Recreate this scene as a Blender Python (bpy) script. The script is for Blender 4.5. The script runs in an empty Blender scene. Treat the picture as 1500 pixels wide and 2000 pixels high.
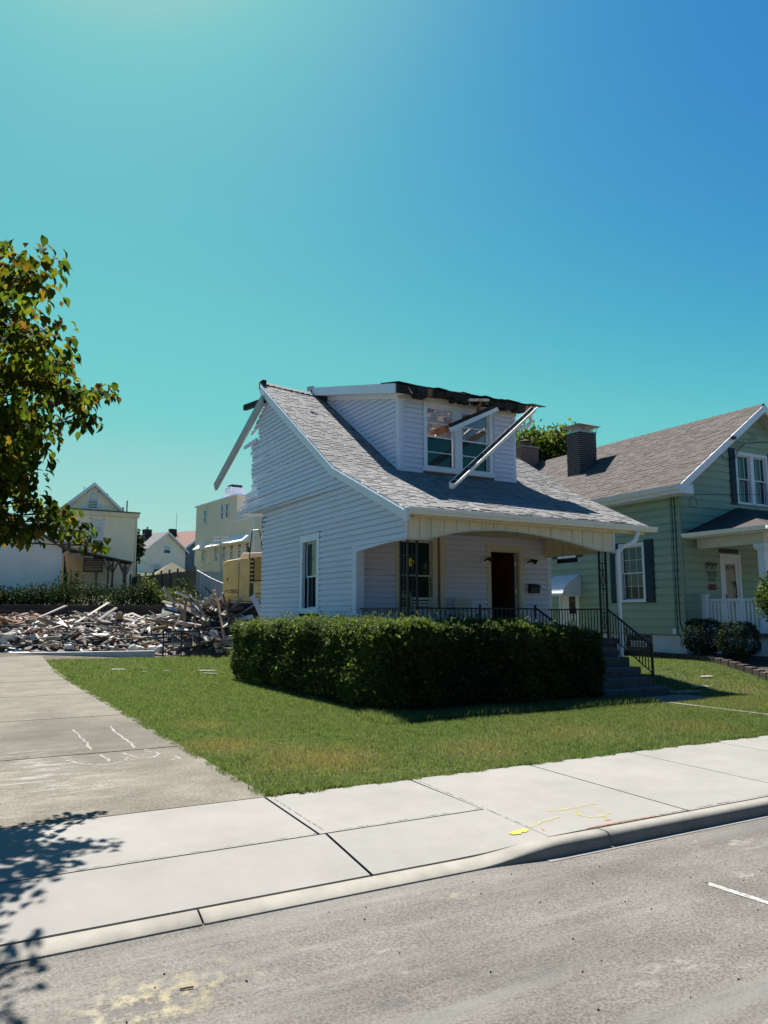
import bpy, math, random
import numpy as np
from mathutils import Vector, Matrix

random.seed(7)
RNG = np.random.default_rng(11)
R = math.radians
SC = bpy.context.scene
COL = SC.collection

# ------------------------------------------------------------------ camera, sky, sun, exposure
EYE = 1.6
PITCH = math.atan2(200, 1480)
YAW = R(29.2)
cam_d = bpy.data.cameras.new('camera')
cam_d.sensor_fit = 'VERTICAL'
cam_d.sensor_height = 36.0
cam_d.sensor_width = 27.0
cam_d.lens = 1480 / 2000 * 36.0
cam_d.clip_start = 0.05
cam_d.clip_end = 3000
cam = bpy.data.objects.new('camera', cam_d)
COL.objects.link(cam)
cam.location = (0, 0, EYE)
cam.rotation_euler = (math.pi / 2 + PITCH, 0, -YAW)
SC.camera = cam

SUN_TO = Vector((0.067, 0.65, 1.0)).normalized()
world = bpy.data.worlds.new('World')
SC.world = world
world.use_nodes = True
wn = world.node_tree
wn.nodes.clear()
w_out = wn.nodes.new('ShaderNodeOutputWorld')
w_bg = wn.nodes.new('ShaderNodeBackground')
w_sky = wn.nodes.new('ShaderNodeTexSky')
w_sky.sky_type = 'NISHITA'
w_sky.sun_disc = False
w_sky.sun_elevation = math.asin(SUN_TO.z)
w_sky.sun_rotation = math.atan2(SUN_TO.x, SUN_TO.y)
w_sky.altitude = 200
w_sky.air_density = 1.0
w_sky.dust_density = 0.6
w_sky.ozone_density = 1.6
w_sc = wn.nodes.new('ShaderNodeMix')          # scale the physical sky to display range, grade it, scale back
w_sc.data_type = 'RGBA'
w_sc.blend_type = 'MULTIPLY'
w_sc.clamp_result = False
w_sc.inputs[0].default_value = 1.0
w_sc.inputs[7].default_value = (0.0663, 0.0935, 0.0833, 1)
wn.links.new(w_sky.outputs[0], w_sc.inputs[6])
w_cv = wn.nodes.new('ShaderNodeRGBCurve')
GRADE = (((0, 0), (0.117, 0.047), (0.172, 0.110), (0.188, 0.140), (0.239, 0.20), (0.271, 0.285), (0.5, 0.46), (1, 0.6)),
         ((0, 0), (0.246, 0.254), (0.279, 0.314), (0.337, 0.44), (0.381, 0.53), (0.413, 0.58), (0.539, 0.65), (1, 0.75)),
         ((0, 0), (0.30, 0.50), (0.376, 0.575), (0.485, 0.60), (0.539, 0.605), (0.672, 0.635), (1, 0.72)))
w_cv.mapping.extend = 'HORIZONTAL'
for ci, pts_ in enumerate(GRADE):
    cu_ = w_cv.mapping.curves[ci]
    cu_.points[0].location = pts_[0]
    cu_.points[1].location = pts_[-1]
    for q_ in pts_[1:-1]:
        cu_.points.new(*q_)
w_cv.mapping.update()
wn.links.new(w_sc.outputs[2], w_cv.inputs['Color'])
w_up = wn.nodes.new('ShaderNodeVectorMath')
w_up.operation = 'SCALE'
w_up.inputs['Scale'].default_value = 7.7
wn.links.new(w_cv.outputs[0], w_up.inputs[0])
wn.links.new(w_up.outputs[0], w_bg.inputs[0])
w_bg.inputs[1].default_value = 0.05
wn.links.new(w_bg.outputs[0], w_out.inputs[0])

sun_d = bpy.data.lights.new('sun', 'SUN')
sun_d.energy = 5.0
sun_d.angle = R(0.55)
sun_d.color = (1.0, 0.94, 0.86)
sun = bpy.data.objects.new('sun', sun_d)
COL.objects.link(sun)
sun.location = (0, 40, 60)
sun.rotation_euler = SUN_TO.to_track_quat('Z', 'Y').to_euler()

SC.view_settings.view_transform = 'Standard'
SC.view_settings.look = 'None'
SC.view_settings.exposure = 1.377
SC.view_settings.gamma = 1.0
SC.view_settings.use_curve_mapping = False
SC.render.engine = 'CYCLES'
SC.cycles.max_bounces = 6
SC.cycles.transparent_max_bounces = 12

# ------------------------------------------------------------------ materials
MATS = {}
# reflectance of the sunlit surfaces, relative to the swatches below
KS = dict(road_asphalt=.40, walk_concrete=.40, curb_concrete=.40, curb_weathered=.38, drive_concrete=.40, lawn_soil=.42, grass_blade=.50, bare_dirt=.5,
          path_concrete=.3, lime_stone=.4, rub_grey=.68, rub_white=.75, rub_brown=.6, rub_tan=.6, rub_pale=.7, rub_green=.6, rubble_dust=.55, steel_cap=.6,
          weed_0=.55, weed_1=.55, weed_2=.6, leaf_0=.6, leaf_1=.6, leaf_2=.6, leaf_3=.6, leaf_4=.6, leaf_5=.6, yew_0=.62, yew_1=.62, yew_2=.68, yew_3=.6, ivy_leaf=.6,
          far_leaf_0=.5, far_leaf_1=.5, far_leaf_2=.5, cream_cloth=.45, far_grey_roof=.5, far_red_roof=.5, weathered_fence=.65, grey_vinyl_fence=.8, patio_brown=.8, mortar=.7, edging_block=.4, white_sheet=.6)
for _i in range(5):
    KS['grey_shingle_%d' % _i] = .50
    KS['brown_shingle_%d' % _i] = .30

def ramp(nt, src, stops):
    n = nt.nodes.new('ShaderNodeValToRGB')
    while len(n.color_ramp.elements) < len(stops):
        n.color_ramp.elements.new(0.5)
    for e, (p, c) in zip(n.color_ramp.elements, stops):
        e.position = p
        e.color = (c[0], c[1], c[2], 1) if hasattr(c, '__len__') else (c, c, c, 1)
    nt.links.new(src, n.inputs[0])
    return n.outputs[0]

def noise(nt, scale, detail=4, rough=0.55, vec=None, stretch=None):
    n = nt.nodes.new('ShaderNodeTexNoise')
    n.inputs['Scale'].default_value = scale
    n.inputs['Detail'].default_value = detail
    n.inputs['Roughness'].default_value = rough
    if vec is None:
        tc = nt.nodes.new('ShaderNodeTexCoord')
        vec = tc.outputs['Object']
    if stretch:
        mp = nt.nodes.new('ShaderNodeMapping')
        mp.inputs['Scale'].default_value = stretch
        nt.links.new(vec, mp.inputs[0])
        vec = mp.outputs[0]
    nt.links.new(vec, n.inputs['Vector'])
    return n.outputs[0]

def mixc(nt, fac, a, b, blend='MIX'):
    n = nt.nodes.new('ShaderNodeMix')
    n.data_type = 'RGBA'
    n.blend_type = blend
    for sock, v in ((n.inputs[0], fac), (n.inputs[6], a), (n.inputs[7], b)):
        if isinstance(v, (int, float)):
            sock.default_value = v
        elif isinstance(v, (tuple, list)):
            sock.default_value = (v[0], v[1], v[2], 1)
        else:
            nt.links.new(v, sock)
    return n.outputs[2]

def math_n(nt, op, a, b=None, clamp=False):
    n = nt.nodes.new('ShaderNodeMath')
    n.operation = op
    n.use_clamp = clamp
    for i, v in enumerate((a, b)):
        if v is None:
            continue
        if isinstance(v, (int, float)):
            n.inputs[i].default_value = v
        else:
            nt.links.new(v, n.inputs[i])
    return n.outputs[0]

def blob(nt, centre, radius, soft, wob=0.3, wscale=3.0, stretch=(1, 1, 1)):
    """0..1 mask around a point of the world, with a ragged edge (for stains and worn patches)"""
    tc = nt.nodes.new('ShaderNodeTexCoord')
    sub = nt.nodes.new('ShaderNodeVectorMath'); sub.operation = 'SUBTRACT'
    nt.links.new(tc.outputs['Object'], sub.inputs[0]); sub.inputs[1].default_value = centre
    mul = nt.nodes.new('ShaderNodeVectorMath'); mul.operation = 'MULTIPLY'
    nt.links.new(sub.outputs[0], mul.inputs[0]); mul.inputs[1].default_value = stretch
    ln = nt.nodes.new('ShaderNodeVectorMath'); ln.operation = 'LENGTH'
    nt.links.new(mul.outputs[0], ln.inputs[0])
    nz = noise(nt, wscale, 5, 0.65)
    d = math_n(nt, 'ADD', ln.outputs['Value'], math_n(nt, 'MULTIPLY', math_n(nt, 'SUBTRACT', nz, 0.5), wob * 2 * radius))
    mr = nt.nodes.new('ShaderNodeMapRange')
    nt.links.new(d, mr.inputs[0])
    mr.inputs[1].default_value = radius + soft
    mr.inputs[2].default_value = radius - soft
    mr.inputs[3].default_value = 0
    mr.inputs[4].default_value = 1
    return mr.outputs[0]

def mat(name, col, rough=0.7, var=0.12, scale=6.0, bump=0.0, bscale=60.0, spec=0.35, metal=0.0, extra=None, stretch=None, objvar=0.0, transl=0.0, dist=0.01):
    if name in MATS:
        return MATS[name]
    m = bpy.data.materials.new(name)
    m.use_nodes = True
    nt = m.node_tree
    b = nt.nodes['Principled BSDF']
    out = nt.nodes['Material Output']
    b.inputs['Roughness'].default_value = rough
    b.inputs['Specular IOR Level'].default_value = spec
    b.inputs['Metallic'].default_value = metal
    c = col
    lo = tuple(max(0, x * (1 - var)) for x in col)
    hi = tuple(min(1, x * (1 + var)) for x in col)
    src = ramp(nt, noise(nt, scale, 5, 0.6, stretch=stretch), [(0.3, lo), (0.7, hi)])
    if objvar:
        oi = nt.nodes.new('ShaderNodeObjectInfo')
        f = ramp(nt, oi.outputs['Random'], [(0, 1 - objvar), (1, 1 + objvar)])
        src = mixc(nt, 1.0, src, f, 'MULTIPLY')
    if extra:
        src = extra(nt, src)
    if name in KS:
        src = mixc(nt, 1.0, src, (KS[name],) * 3, 'MULTIPLY')
    nt.links.new(src, b.inputs['Base Color'])
    if bump:
        bp = nt.nodes.new('ShaderNodeBump')
        bp.inputs['Strength'].default_value = bump
        bp.inputs['Distance'].default_value = dist
        nt.links.new(noise(nt, bscale, 4, 0.6), bp.inputs['Height'])
        nt.links.new(bp.outputs[0], b.inputs['Normal'])
    if transl:
        t = nt.nodes.new('ShaderNodeBsdfTranslucent')
        brt = mixc(nt, 1.0, src, (1.5, 1.6, 0.7), 'MULTIPLY')
        nt.links.new(brt, t.inputs[0])
        mx = nt.nodes.new('ShaderNodeMixShader')
        mx.inputs[0].default_value = transl
        nt.links.new(b.outputs[0], mx.inputs[1])
        nt.links.new(t.outputs[0], mx.inputs[2])
        nt.links.new(mx.outputs[0], out.inputs[0])
    MATS[name] = m
    return m

def paint_mat(name, col, cover=0.5, scale=14, soft=0.12):
    """sprayed or chalked paint: worn through where the noise is low"""
    m = bpy.data.materials.new(name)
    m.use_nodes = True
    nt = m.node_tree
    b = nt.nodes['Principled BSDF']
    b.inputs['Base Color'].default_value = (col[0] * .42, col[1] * .42, col[2] * .42, 1)
    b.inputs['Roughness'].default_value = 0.8
    a = ramp(nt, noise(nt, scale, 6, 0.7), [(cover - soft, 0.0), (cover + soft, 1.0)])
    nt.links.new(a, b.inputs['Alpha'])
    MATS[name] = m
    return m

def glass_mat(name, tint=(0.7, 0.8, 0.8), refl=0.1):
    m = bpy.data.materials.new(name)
    m.use_nodes = True
    nt = m.node_tree
    nt.nodes.remove(nt.nodes['Principled BSDF'])
    out = nt.nodes['Material Output']
    tr = nt.nodes.new('ShaderNodeBsdfTransparent'); tr.inputs[0].default_value = (*tint, 1)
    gl = nt.nodes.new('ShaderNodeBsdfGlossy'); gl.inputs['Roughness'].default_value = 0.02
    fr = nt.nodes.new('ShaderNodeFresnel'); fr.inputs[0].default_value = 1.5
    f = math_n(nt, 'ADD', fr.outputs[0], refl, True)
    mx = nt.nodes.new('ShaderNodeMixShader')
    nt.links.new(f, mx.inputs[0]); nt.links.new(tr.outputs[0], mx.inputs[1]); nt.links.new(gl.outputs[0], mx.inputs[2])
    nt.links.new(mx.outputs[0], out.inputs[0])
    MATS[name] = m
    return m

# ------------------------------------------------------------------ mesh helpers
class MB:
    def __init__(s):
        s.v = []; s.f = []; s.m = []
    def add(s, vs, fs, mi=0):
        o = len(s.v)
        s.v += [tuple(p) for p in vs]
        s.f += [tuple(i + o for i in f) for f in fs]
        s.m += [mi] * len(fs)
        return s
    def box(s, x0, x1, y0, y1, z0, z1, mi=0):
        return s.hexa([(x0, y0, z0), (x1, y0, z0), (x1, y1, z0), (x0, y1, z0), (x0, y0, z1), (x1, y0, z1), (x1, y1, z1), (x0, y1, z1)], mi)
    def hexa(s, p, mi=0):
        return s.add(p, [(3, 2, 1, 0), (4, 5, 6, 7), (0, 1, 5, 4), (1, 2, 6, 5), (2, 3, 7, 6), (3, 0, 4, 7)], mi)
    def beam(s, a, b, w, t, up=(0, 0, 1), mi=0):
        a = Vector(a); b = Vector(b); d = (b - a).normalized()
        u = Vector(up)
        if abs(d.dot(u)) > 0.97:
            u = Vector((0, 1, 0))
        r = d.cross(u).normalized() * (w / 2); q = r.cross(d).normalized() * (t / 2)
        return s.hexa([a - r - q, a + r - q, b + r - q, b - r - q, a - r + q, a + r + q, b + r + q, b - r + q], mi)
    def prism(s, poly, f0, f1, mi=0):
        """poly: 2-D outline; f0/f1 map a 2-D point to the two end caps"""
        n = len(poly)
        vs = [f0(p) for p in poly] + [f1(p) for p in poly]
        fs = [tuple(range(n - 1, -1, -1)), tuple(range(n, 2 * n))]
        fs += [(i, (i + 1) % n, n + (i + 1) % n, n + i) for i in range(n)]
        return s.add(vs, fs, mi)
    def tube(s, pts, r, seg=6, mi=0, r2=None):
        pts = [Vector(p) for p in pts]
        n = len(pts); vs = []
        prev = None
        for i, p in enumerate(pts):
            d = (pts[min(i + 1, n - 1)] - pts[max(i - 1, 0)]).normalized()
            if prev is None:
                u = Vector((0, 0, 1)) if abs(d.z) < 0.9 else Vector((1, 0, 0))
            else:
                u = prev
            u = (u - d * u.dot(d)).normalized(); prev = u
            w = d.cross(u)
            rr = r if r2 is None else r + (r2 - r) * i / max(1, n - 1)
            for k in range(seg):
                a = 2 * math.pi * k / seg
                vs.append(p + u * (math.cos(a) * rr) + w * (math.sin(a) * rr))
        fs = []
        for i in range(n - 1):
            for k in range(seg):
                k2 = (k + 1) % seg
                fs.append((i * seg + k, i * seg + k2, (i + 1) * seg + k2, (i + 1) * seg + k))
        fs.append(tuple(range(seg - 1, -1, -1)))
        fs.append(tuple(range((n - 1) * seg, n * seg)))
        return s.add(vs, fs, mi)
    def build(s, name, mats, parent=None, smooth=False, bevel=0.0):
        me = bpy.data.meshes.new(name)
        me.from_pydata(s.v, [], s.f)
        if not isinstance(mats, (list, tuple)):
            mats = [mats]
        for m in mats:
            me.materials.append(m)
        if len(mats) > 1:
            me.polygons.foreach_set('material_index', s.m)
        if smooth:
            me.polygons.foreach_set('use_smooth', [True] * len(s.f))
        me.update()
        o = bpy.data.objects.new(name, me)
        COL.objects.link(o)
        if bevel:
            b = o.modifiers.new('edge', 'BEVEL'); b.width = bevel; b.segments = 2; b.limit_method = 'ANGLE'
        if parent is not None:
            par(o, parent)
        return o

def world_of(o):
    m = o.matrix_basis
    return m if o.parent is None else world_of(o.parent) @ o.matrix_parent_inverse @ m

def par(o, p):
    o.parent = p
    o.matrix_parent_inverse = world_of(p).inverted()

def thing(name, label, cat, loc=(0, 0, 0), group=None, kind=None, rz=0.0):
    e = bpy.data.objects.new(name, None)
    COL.objects.link(e)
    e.location = loc
    e.rotation_euler = (0, 0, rz)
    e.empty_display_size = 0.2
    tag(e, label, cat, group, kind)
    return e

def tag(o, label=None, cat=None, group=None, kind=None):
    if label: o['label'] = label
    if cat: o['category'] = cat
    if group: o['group'] = group
    if kind: o['kind'] = kind
    return o

def np_mesh(name, verts, faces, mats, midx=None, parent=None, smooth=False):
    """verts (n,3), faces (m,k) with constant k"""
    verts = np.asarray(verts, np.float32); faces = np.asarray(faces, np.int32)
    me = bpy.data.meshes.new(name)
    k = faces.shape[1]
    me.vertices.add(len(verts)); me.vertices.foreach_set('co', verts.ravel())
    me.loops.add(faces.size); me.loops.foreach_set('vertex_index', faces.ravel())
    me.polygons.add(len(faces))
    me.polygons.foreach_set('loop_start', np.arange(0, faces.size, k, dtype=np.int32))
    me.polygons.foreach_set('loop_total', np.full(len(faces), k, np.int32))
    if not isinstance(mats, (list, tuple)):
        mats = [mats]
    for m in mats:
        me.materials.append(m)
    if midx is not None:
        me.polygons.foreach_set('material_index', np.asarray(midx, np.int32))
    if smooth:
        me.polygons.foreach_set('use_smooth', np.ones(len(faces), bool))
    me.update(calc_edges=True)
    o = bpy.data.objects.new(name, me)
    COL.objects.link(o)
    if parent is not None:
        par(o, parent)
    return o

def smooth01(t):
    t = np.clip(t, 0, 1)
    return t * t * (3 - 2 * t)

def rot_mats(n, tilt=None):
    """n random rotations (full)"""
    a = RNG.uniform(0, 2 * np.pi, n); b = np.arccos(RNG.uniform(-1, 1, n)) if tilt is None else tilt; c = RNG.uniform(0, 2 * np.pi, n)
    return euler_np(a, b, c)

def euler_np(rz, rx, rs):
    """spin rs about own z, tilt rx about x, then heading rz about z"""
    cz, sz, cx, sx, cs, ss = np.cos(rz), np.sin(rz), np.cos(rx), np.sin(rx), np.cos(rs), np.sin(rs)
    o = np.zeros_like(cz); i = np.ones_like(cz)
    Z = np.stack([np.stack([cz, -sz, o], -1), np.stack([sz, cz, o], -1), np.stack([o, o, i], -1)], -2)
    X = np.stack([np.stack([i, o, o], -1), np.stack([o, cx, -sx], -1), np.stack([o, sx, cx], -1)], -2)
    S = np.stack([np.stack([cs, -ss, o], -1), np.stack([ss, cs, o], -1), np.stack([o, o, i], -1)], -2)
    return Z @ X @ S

def scatter(base_v, base_f, pos, rot, scl):
    """copies of one small mesh as arrays"""
    n = len(pos)
    v = np.einsum('nij,kj->nki', rot, base_v) * np.asarray(scl).reshape(n, 1, -1) + pos[:, None, :]
    f = base_f[None] + (np.arange(n) * len(base_v))[:, None, None]
    return v.reshape(-1, 3), f.reshape(-1, base_f.shape[1])
# ------------------------------------------------------------------ the palette
def road_extra(nt, src):
    sp = ramp(nt, noise(nt, 62, 4, 0.75), [(0.37, 0.45), (0.5, 1.0), (0.62, 1.55)])
    src = mixc(nt, 0.75, src, sp, 'MULTIPLY')
    st = ramp(nt, noise(nt, 1.7, 7, 0.7, stretch=(0.20, 2.8, 1)), [(0.48, 0.0), (0.66, 0.75)])
    src = mixc(nt, st, src, (0.42, 0.41, 0.38))
    dk = ramp(nt, noise(nt, 0.8, 5, 0.65, stretch=(0.35, 1.5, 1)), [(0.36, 0.72), (0.62, 1.08)])
    src = mixc(nt, 1.0, src, dk, 'MULTIPLY')
    wp = ramp(nt, noise(nt, 3.4, 8, 0.8, stretch=(0.6, 1.3, 1)), [(0.58, 0.0), (0.66, 0.85)])
    src = mixc(nt, wp, src, (0.50, 0.48, 0.43))
    spl = ramp(nt, noise(nt, 9, 6, 0.75), [(0.47, 0.0), (0.60, 1.0)])
    for c, r, colr, k in (((0.98, 3.68, 0), 0.16, (0.66, 0.56, 0.30), 1.0), ((0.78, 3.62, 0), 0.20, (0.74, 0.66, 0.44), 1.0), ((1.03, 3.9, 0), 0.05, (0.62, 0.48, 0.2), 1.2), ((1.25, 3.75, 0), 0.14, (0.6, 0.56, 0.42), 0.8),
                          ((0.55, 3.75, 0), 0.16, (0.6, 0.55, 0.4), 0.6), ((2.75, 4.03, 0), 0.12, (0.68, 0.60, 0.48), 0.6), ((1.65, 3.9, 0), 0.08, (0.6, 0.56, 0.4), 0.5)):
        src = mixc(nt, math_n(nt, 'MULTIPLY', math_n(nt, 'MULTIPLY', blob(nt, c, r, r * 0.9, 0.8, 7), spl), k, True), src, colr)
    for c, r in (((1.55, 2.95, 0), 0.06), ((1.78, 3.12, 0), 0.07)):
        src = mixc(nt, math_n(nt, 'MULTIPLY', blob(nt, c, r, r, 0.8, 9), 0.75), src, (0.08, 0.08, 0.08))
    return src

def walk_extra(nt, src):
    sp = ramp(nt, noise(nt, 240, 2, 0.6), [(0.35, 0.93), (0.65, 1.05)])
    src = mixc(nt, 1.0, src, sp, 'MULTIPLY')
    dots = ramp(nt, noise(nt, 16, 2, 0.5), [(0.78, 0.0), (0.82, 0.35)])
    src = mixc(nt, dots, src, (0.33, 0.28, 0.18))
    worn = ramp(nt, noise(nt, 0.9, 6, 0.7), [(0.32, 0.87), (0.65, 1.04)])
    sp2 = ramp(nt, noise(nt, 34, 2, 0.5), [(0.74, 0.0), (0.78, 0.6)])
    src = mixc(nt, sp2, src, (0.30, 0.27, 0.20))
    return mixc(nt, 1.0, src, worn, 'MULTIPLY')

def drive_extra(nt, src):
    sp = ramp(nt, noise(nt, 38, 4, 0.75), [(0.36, 0.6), (0.5, 1.0), (0.64, 1.4)])
    src = mixc(nt, 0.8, src, sp, 'MULTIPLY')
    src = mixc(nt, math_n(nt, 'MULTIPLY', blob(nt, (1.5, 11.0, 0), 1.3, 0.7, 0.5, 1.3, (1, .7, 1)), 0.7), src, (0.19, 0.175, 0.145))
    src = mixc(nt, 1.0, src, ramp(nt, noise(nt, 1.1, 7, 0.7), [(0.34, 0.74), (0.64, 1.14)]), 'MULTIPLY')
    st = ramp(nt, noise(nt, 3.6, 9, 0.8, stretch=(0.5, 1.9, 1)), [(0.50, 0.0), (0.64, 0.8)])
    m = math_n(nt, 'MULTIPLY', st, blob(nt, (0.85, 8.7, 0), 0.75, 0.5, 0.4, 2.0, (1, .55, 1)))
    return mixc(nt, m, src, (0.78, 0.77, 0.74))

def grass_extra(nt, src):
    big = noise(nt, 0.7, 4, 0.6)
    src = mixc(nt, ramp(nt, big, [(0.42, 0.0), (0.68, 0.75)]), src, (0.27, 0.285, 0.16))
    src = mixc(nt, ramp(nt, noise(nt, 5.5, 5, 0.65), [(0.46, 0.0), (0.62, 0.8)]), src, (0.09, 0.155, 0.04))
    src = mixc(nt, ramp(nt, noise(nt, 2.6, 4, 0.6), [(0.52, 0.0), (0.7, 0.6)]), src, (0.12, 0.205, 0.06))
    for c, r, k in (((3.7, 8.0, 0), 0.6, 1.0), ((3.0, 9.4, 0), 0.45, 0.9), ((3.3, 11.2, 0), 0.4, 0.6), ((5.6, 7.6, 0), 0.5, 0.6), ((9.3, 7.7, 0), 0.6, 0.5), ((12.6, 9.3, 0), 1.0, 0.45), ((7.4, 8.2, 0), 0.7, 0.4), ((14.6, 10.6, 0), 0.8, 0.45)):
        src = mixc(nt, math_n(nt, 'MULTIPLY', blob(nt, c, r, r * 0.8, 0.5, 2.2), k), src, (0.33, 0.27, 0.15))
    return mixc(nt, ramp(nt, noise(nt, 45, 2, 0.5), [(0.5, 0.0), (0.7, 0.6)]), src, (0.44, 0.46, 0.34))

def dirty_low(nt, src):
    d = ramp(nt, noise(nt, 1.7, 6, 0.65, stretch=(1, 1, 0.5)), [(0.5, 0.0), (0.75, 0.45)])
    return mixc(nt, d, src, (0.42, 0.40, 0.35))

def light_dirt(nt, src):
    d = ramp(nt, noise(nt, 1.3, 6, 0.65, stretch=(1, 1, 0.35)), [(0.5, 0.0), (0.75, 0.16)])
    return mixc(nt, d, src, (0.40, 0.39, 0.36))

def streak(nt, src):
    d = ramp(nt, noise(nt, 5, 6, 0.65, stretch=(1, 1, 0.12)), [(0.52, 0.0), (0.75, 0.5)])
    return mixc(nt, d, src, (0.36, 0.31, 0.22))

M_ROAD = mat('road_asphalt', (0.305, 0.288, 0.258), 0.9, 0.16, 2.0, 0.5, 120, 0.2, extra=road_extra, dist=0.006)
M_WALK = mat('walk_concrete', (0.535, 0.52, 0.485), 0.88, 0.04, 3.0, 0.25, 160, 0.2, extra=walk_extra, dist=0.003)
M_CURB = mat('curb_concrete', (0.48, 0.46, 0.41), 0.9, 0.14, 5.0, 0.4, 120, 0.2, dist=0.005)
M_CURB_FACE = mat('curb_weathered', (0.40, 0.385, 0.35), 0.9, 0.2, 7.0, 0.5, 110, 0.2, dist=0.005)
M_DRIVE = mat('drive_concrete', (0.33, 0.30, 0.245), 0.92, 0.15, 1.8, 0.5, 130, 0.2, extra=drive_extra, dist=0.006)
M_JOINT = mat('joint_dirt', (0.05, 0.045, 0.035), 0.95)
M_SOIL = mat('lawn_soil', (0.085, 0.085, 0.035), 0.95, 0.4, 5.0, 0.6, 40, 0.1, extra=grass_extra)
M_GRASS = mat('grass_blade', (0.185, 0.265, 0.115), 0.6, 0.3, 9.0, spec=0.2, extra=grass_extra, transl=0.45)
M_DIRT = mat('bare_dirt', (0.17, 0.145, 0.115), 0.95, 0.35, 3.0, 0.6, 30, 0.1)
M_SIDING = mat('white_vinyl', (0.61, 0.61, 0.74), 0.5, 0.03, 1.2, 0.03, 30, 0.4, extra=light_dirt, objvar=0.03)
M_TRIM = mat('white_trim', (0.72, 0.72, 0.78), 0.5, 0.04, 2.0, 0.05, 40, 0.4)
M_CREAM = mat('cream_panel', (0.78, 0.66, 0.46), 0.6, 0.05, 2.0, 0.05, 30, 0.3, extra=streak)
M_CREAM_TRIM = mat('cream_trim', (0.60, 0.55, 0.44), 0.6, 0.05, 3.0)
M_GUTTER = mat('gutter_white', (0.86, 0.83, 0.76), 0.45, 0.05, 3.0, spec=0.45)
M_BLACKIRON = mat('black_iron', (0.012, 0.012, 0.014), 0.45, 0.2, 20, spec=0.4)
M_CHAR = mat('dark_decking', (0.025, 0.022, 0.022), 0.9, 0.5, 6, 0.4, 40)
M_TAR = mat('tar_paper', (0.018, 0.019, 0.022), 0.85, 0.3, 8)
M_BROWNWOOD = mat('raw_brown_wood', (0.30, 0.13, 0.055), 0.8, 0.35, 4.0, 0.3, 30, stretch=(6, 1, 6))
M_PLY = mat('plywood', (0.62, 0.30, 0.13), 0.8, 0.4, 2.5, 0.2, 40)
M_INSUL = mat('insulation', (0.62, 0.56, 0.48), 0.95, 0.35, 5, 0.6, 25)
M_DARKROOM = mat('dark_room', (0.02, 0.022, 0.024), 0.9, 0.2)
M_DOORWOOD = mat('red_door_wood', (0.075, 0.022, 0.014), 0.45, 0.2, 4, stretch=(8, 8, 1))
M_GLASS = mat('dark_glass', (0.010, 0.028, 0.030), 0.04, 0.2, 2, spec=0.5)
M_GLASS_CLEAR = glass_mat('clear_glass', (0.92, 0.95, 0.96), 0.0)
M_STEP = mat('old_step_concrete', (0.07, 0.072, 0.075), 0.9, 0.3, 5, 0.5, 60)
M_SHING = [mat('grey_shingle_%d' % i, c, 0.92, 0.18, 40, 0.5, 200, 0.2, dist=0.003) for i, c in enumerate(((0.34, 0.335, 0.33), (0.37, 0.37, 0.365), (0.41, 0.405, 0.395), (0.31, 0.31, 0.315), (0.24, 0.245, 0.25)))]
M_GSHING = [mat('brown_shingle_%d' % i, c, 0.92, 0.18, 40, 0.5, 200, 0.2, dist=0.003) for i, c in enumerate(((0.24, 0.205, 0.19), (0.265, 0.23, 0.215), (0.215, 0.18, 0.165), (0.25, 0.215, 0.205), (0.185, 0.155, 0.145)))]
M_SAGE = mat('sage_siding', (0.28, 0.36, 0.28), 0.55, 0.05, 1.5, 0.04, 30, 0.35, objvar=0.04)
M_NAVY = mat('navy_shutter', (0.010, 0.013, 0.030), 0.5, 0.2, 6)
M_FOUND = mat('white_stucco', (0.62, 0.63, 0.64), 0.9, 0.1, 4, 0.9, 22, 0.2, dist=0.03)
M_BRICK_D = mat('dark_brick', (0.035, 0.022, 0.024), 0.85, 0.35, 12, 0.3, 60)
M_BRICK_R = mat('red_brick', (0.20, 0.062, 0.045), 0.85, 0.35, 12, 0.3, 60)
M_MORTAR = mat('mortar', (0.42, 0.39, 0.38), 0.95, 0.15)
M_STEEL = mat('steel_cap', (0.55, 0.56, 0.57), 0.35, 0.1, 8, metal=0.8)
M_EDGESTONE = mat('edging_block', (0.13, 0.105, 0.09), 0.95, 0.2, 9, 0.5, 50, objvar=0.2)
M_MULCH = mat('mulch', (0.030, 0.022, 0.018), 0.95, 0.5, 25, 0.8, 60)
M_YELLOWHOUSE = mat('pale_yellow_siding', (0.92, 0.78, 0.56), 0.6, 0.05, 1.5)
M_TAN = mat('tan_siding', (0.82, 0.64, 0.47), 0.6, 0.06, 1.5)
M_OFFWHITE = mat('off_white_siding', (0.88, 0.74, 0.66), 0.6, 0.06, 1.2)
M_SLATE = mat('slate_blue_siding', (0.12, 0.14, 0.17), 0.6, 0.06, 1.2)
M_GREYROOF = mat('far_grey_roof', (0.22, 0.22, 0.22), 0.9, 0.2, 4, 0.4, 30)
M_REDROOF = mat('far_red_roof', (0.30, 0.16, 0.13), 0.9, 0.2, 4, 0.4, 30)
M_WOODFENCE = mat('weathered_fence', (0.19, 0.145, 0.105), 0.9, 0.25, 3, 0.3, 40, objvar=0.2, stretch=(5, 5, 0.5))
M_GREYFENCE = mat('grey_vinyl_fence', (0.40, 0.42, 0.44), 0.6, 0.08, 2, objvar=0.05)
M_TIMBER = mat('sleeper_timber', (0.060, 0.045, 0.040), 0.9, 0.3, 3, 0.4, 30, objvar=0.2, stretch=(0.4, 3, 3))
M_EXC = mat('excavator_yellow', (0.86, 0.57, 0.20), 0.6, 0.12, 2.0, 0.05, 20, 0.4, extra=dirty_low)
M_RUST = mat('rusty_steel', (0.16, 0.085, 0.05), 0.9, 0.4, 6, 0.4, 40)
M_TRACK = mat('track_steel', (0.075, 0.065, 0.058), 0.8, 0.4, 6, 0.4, 40)
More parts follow.
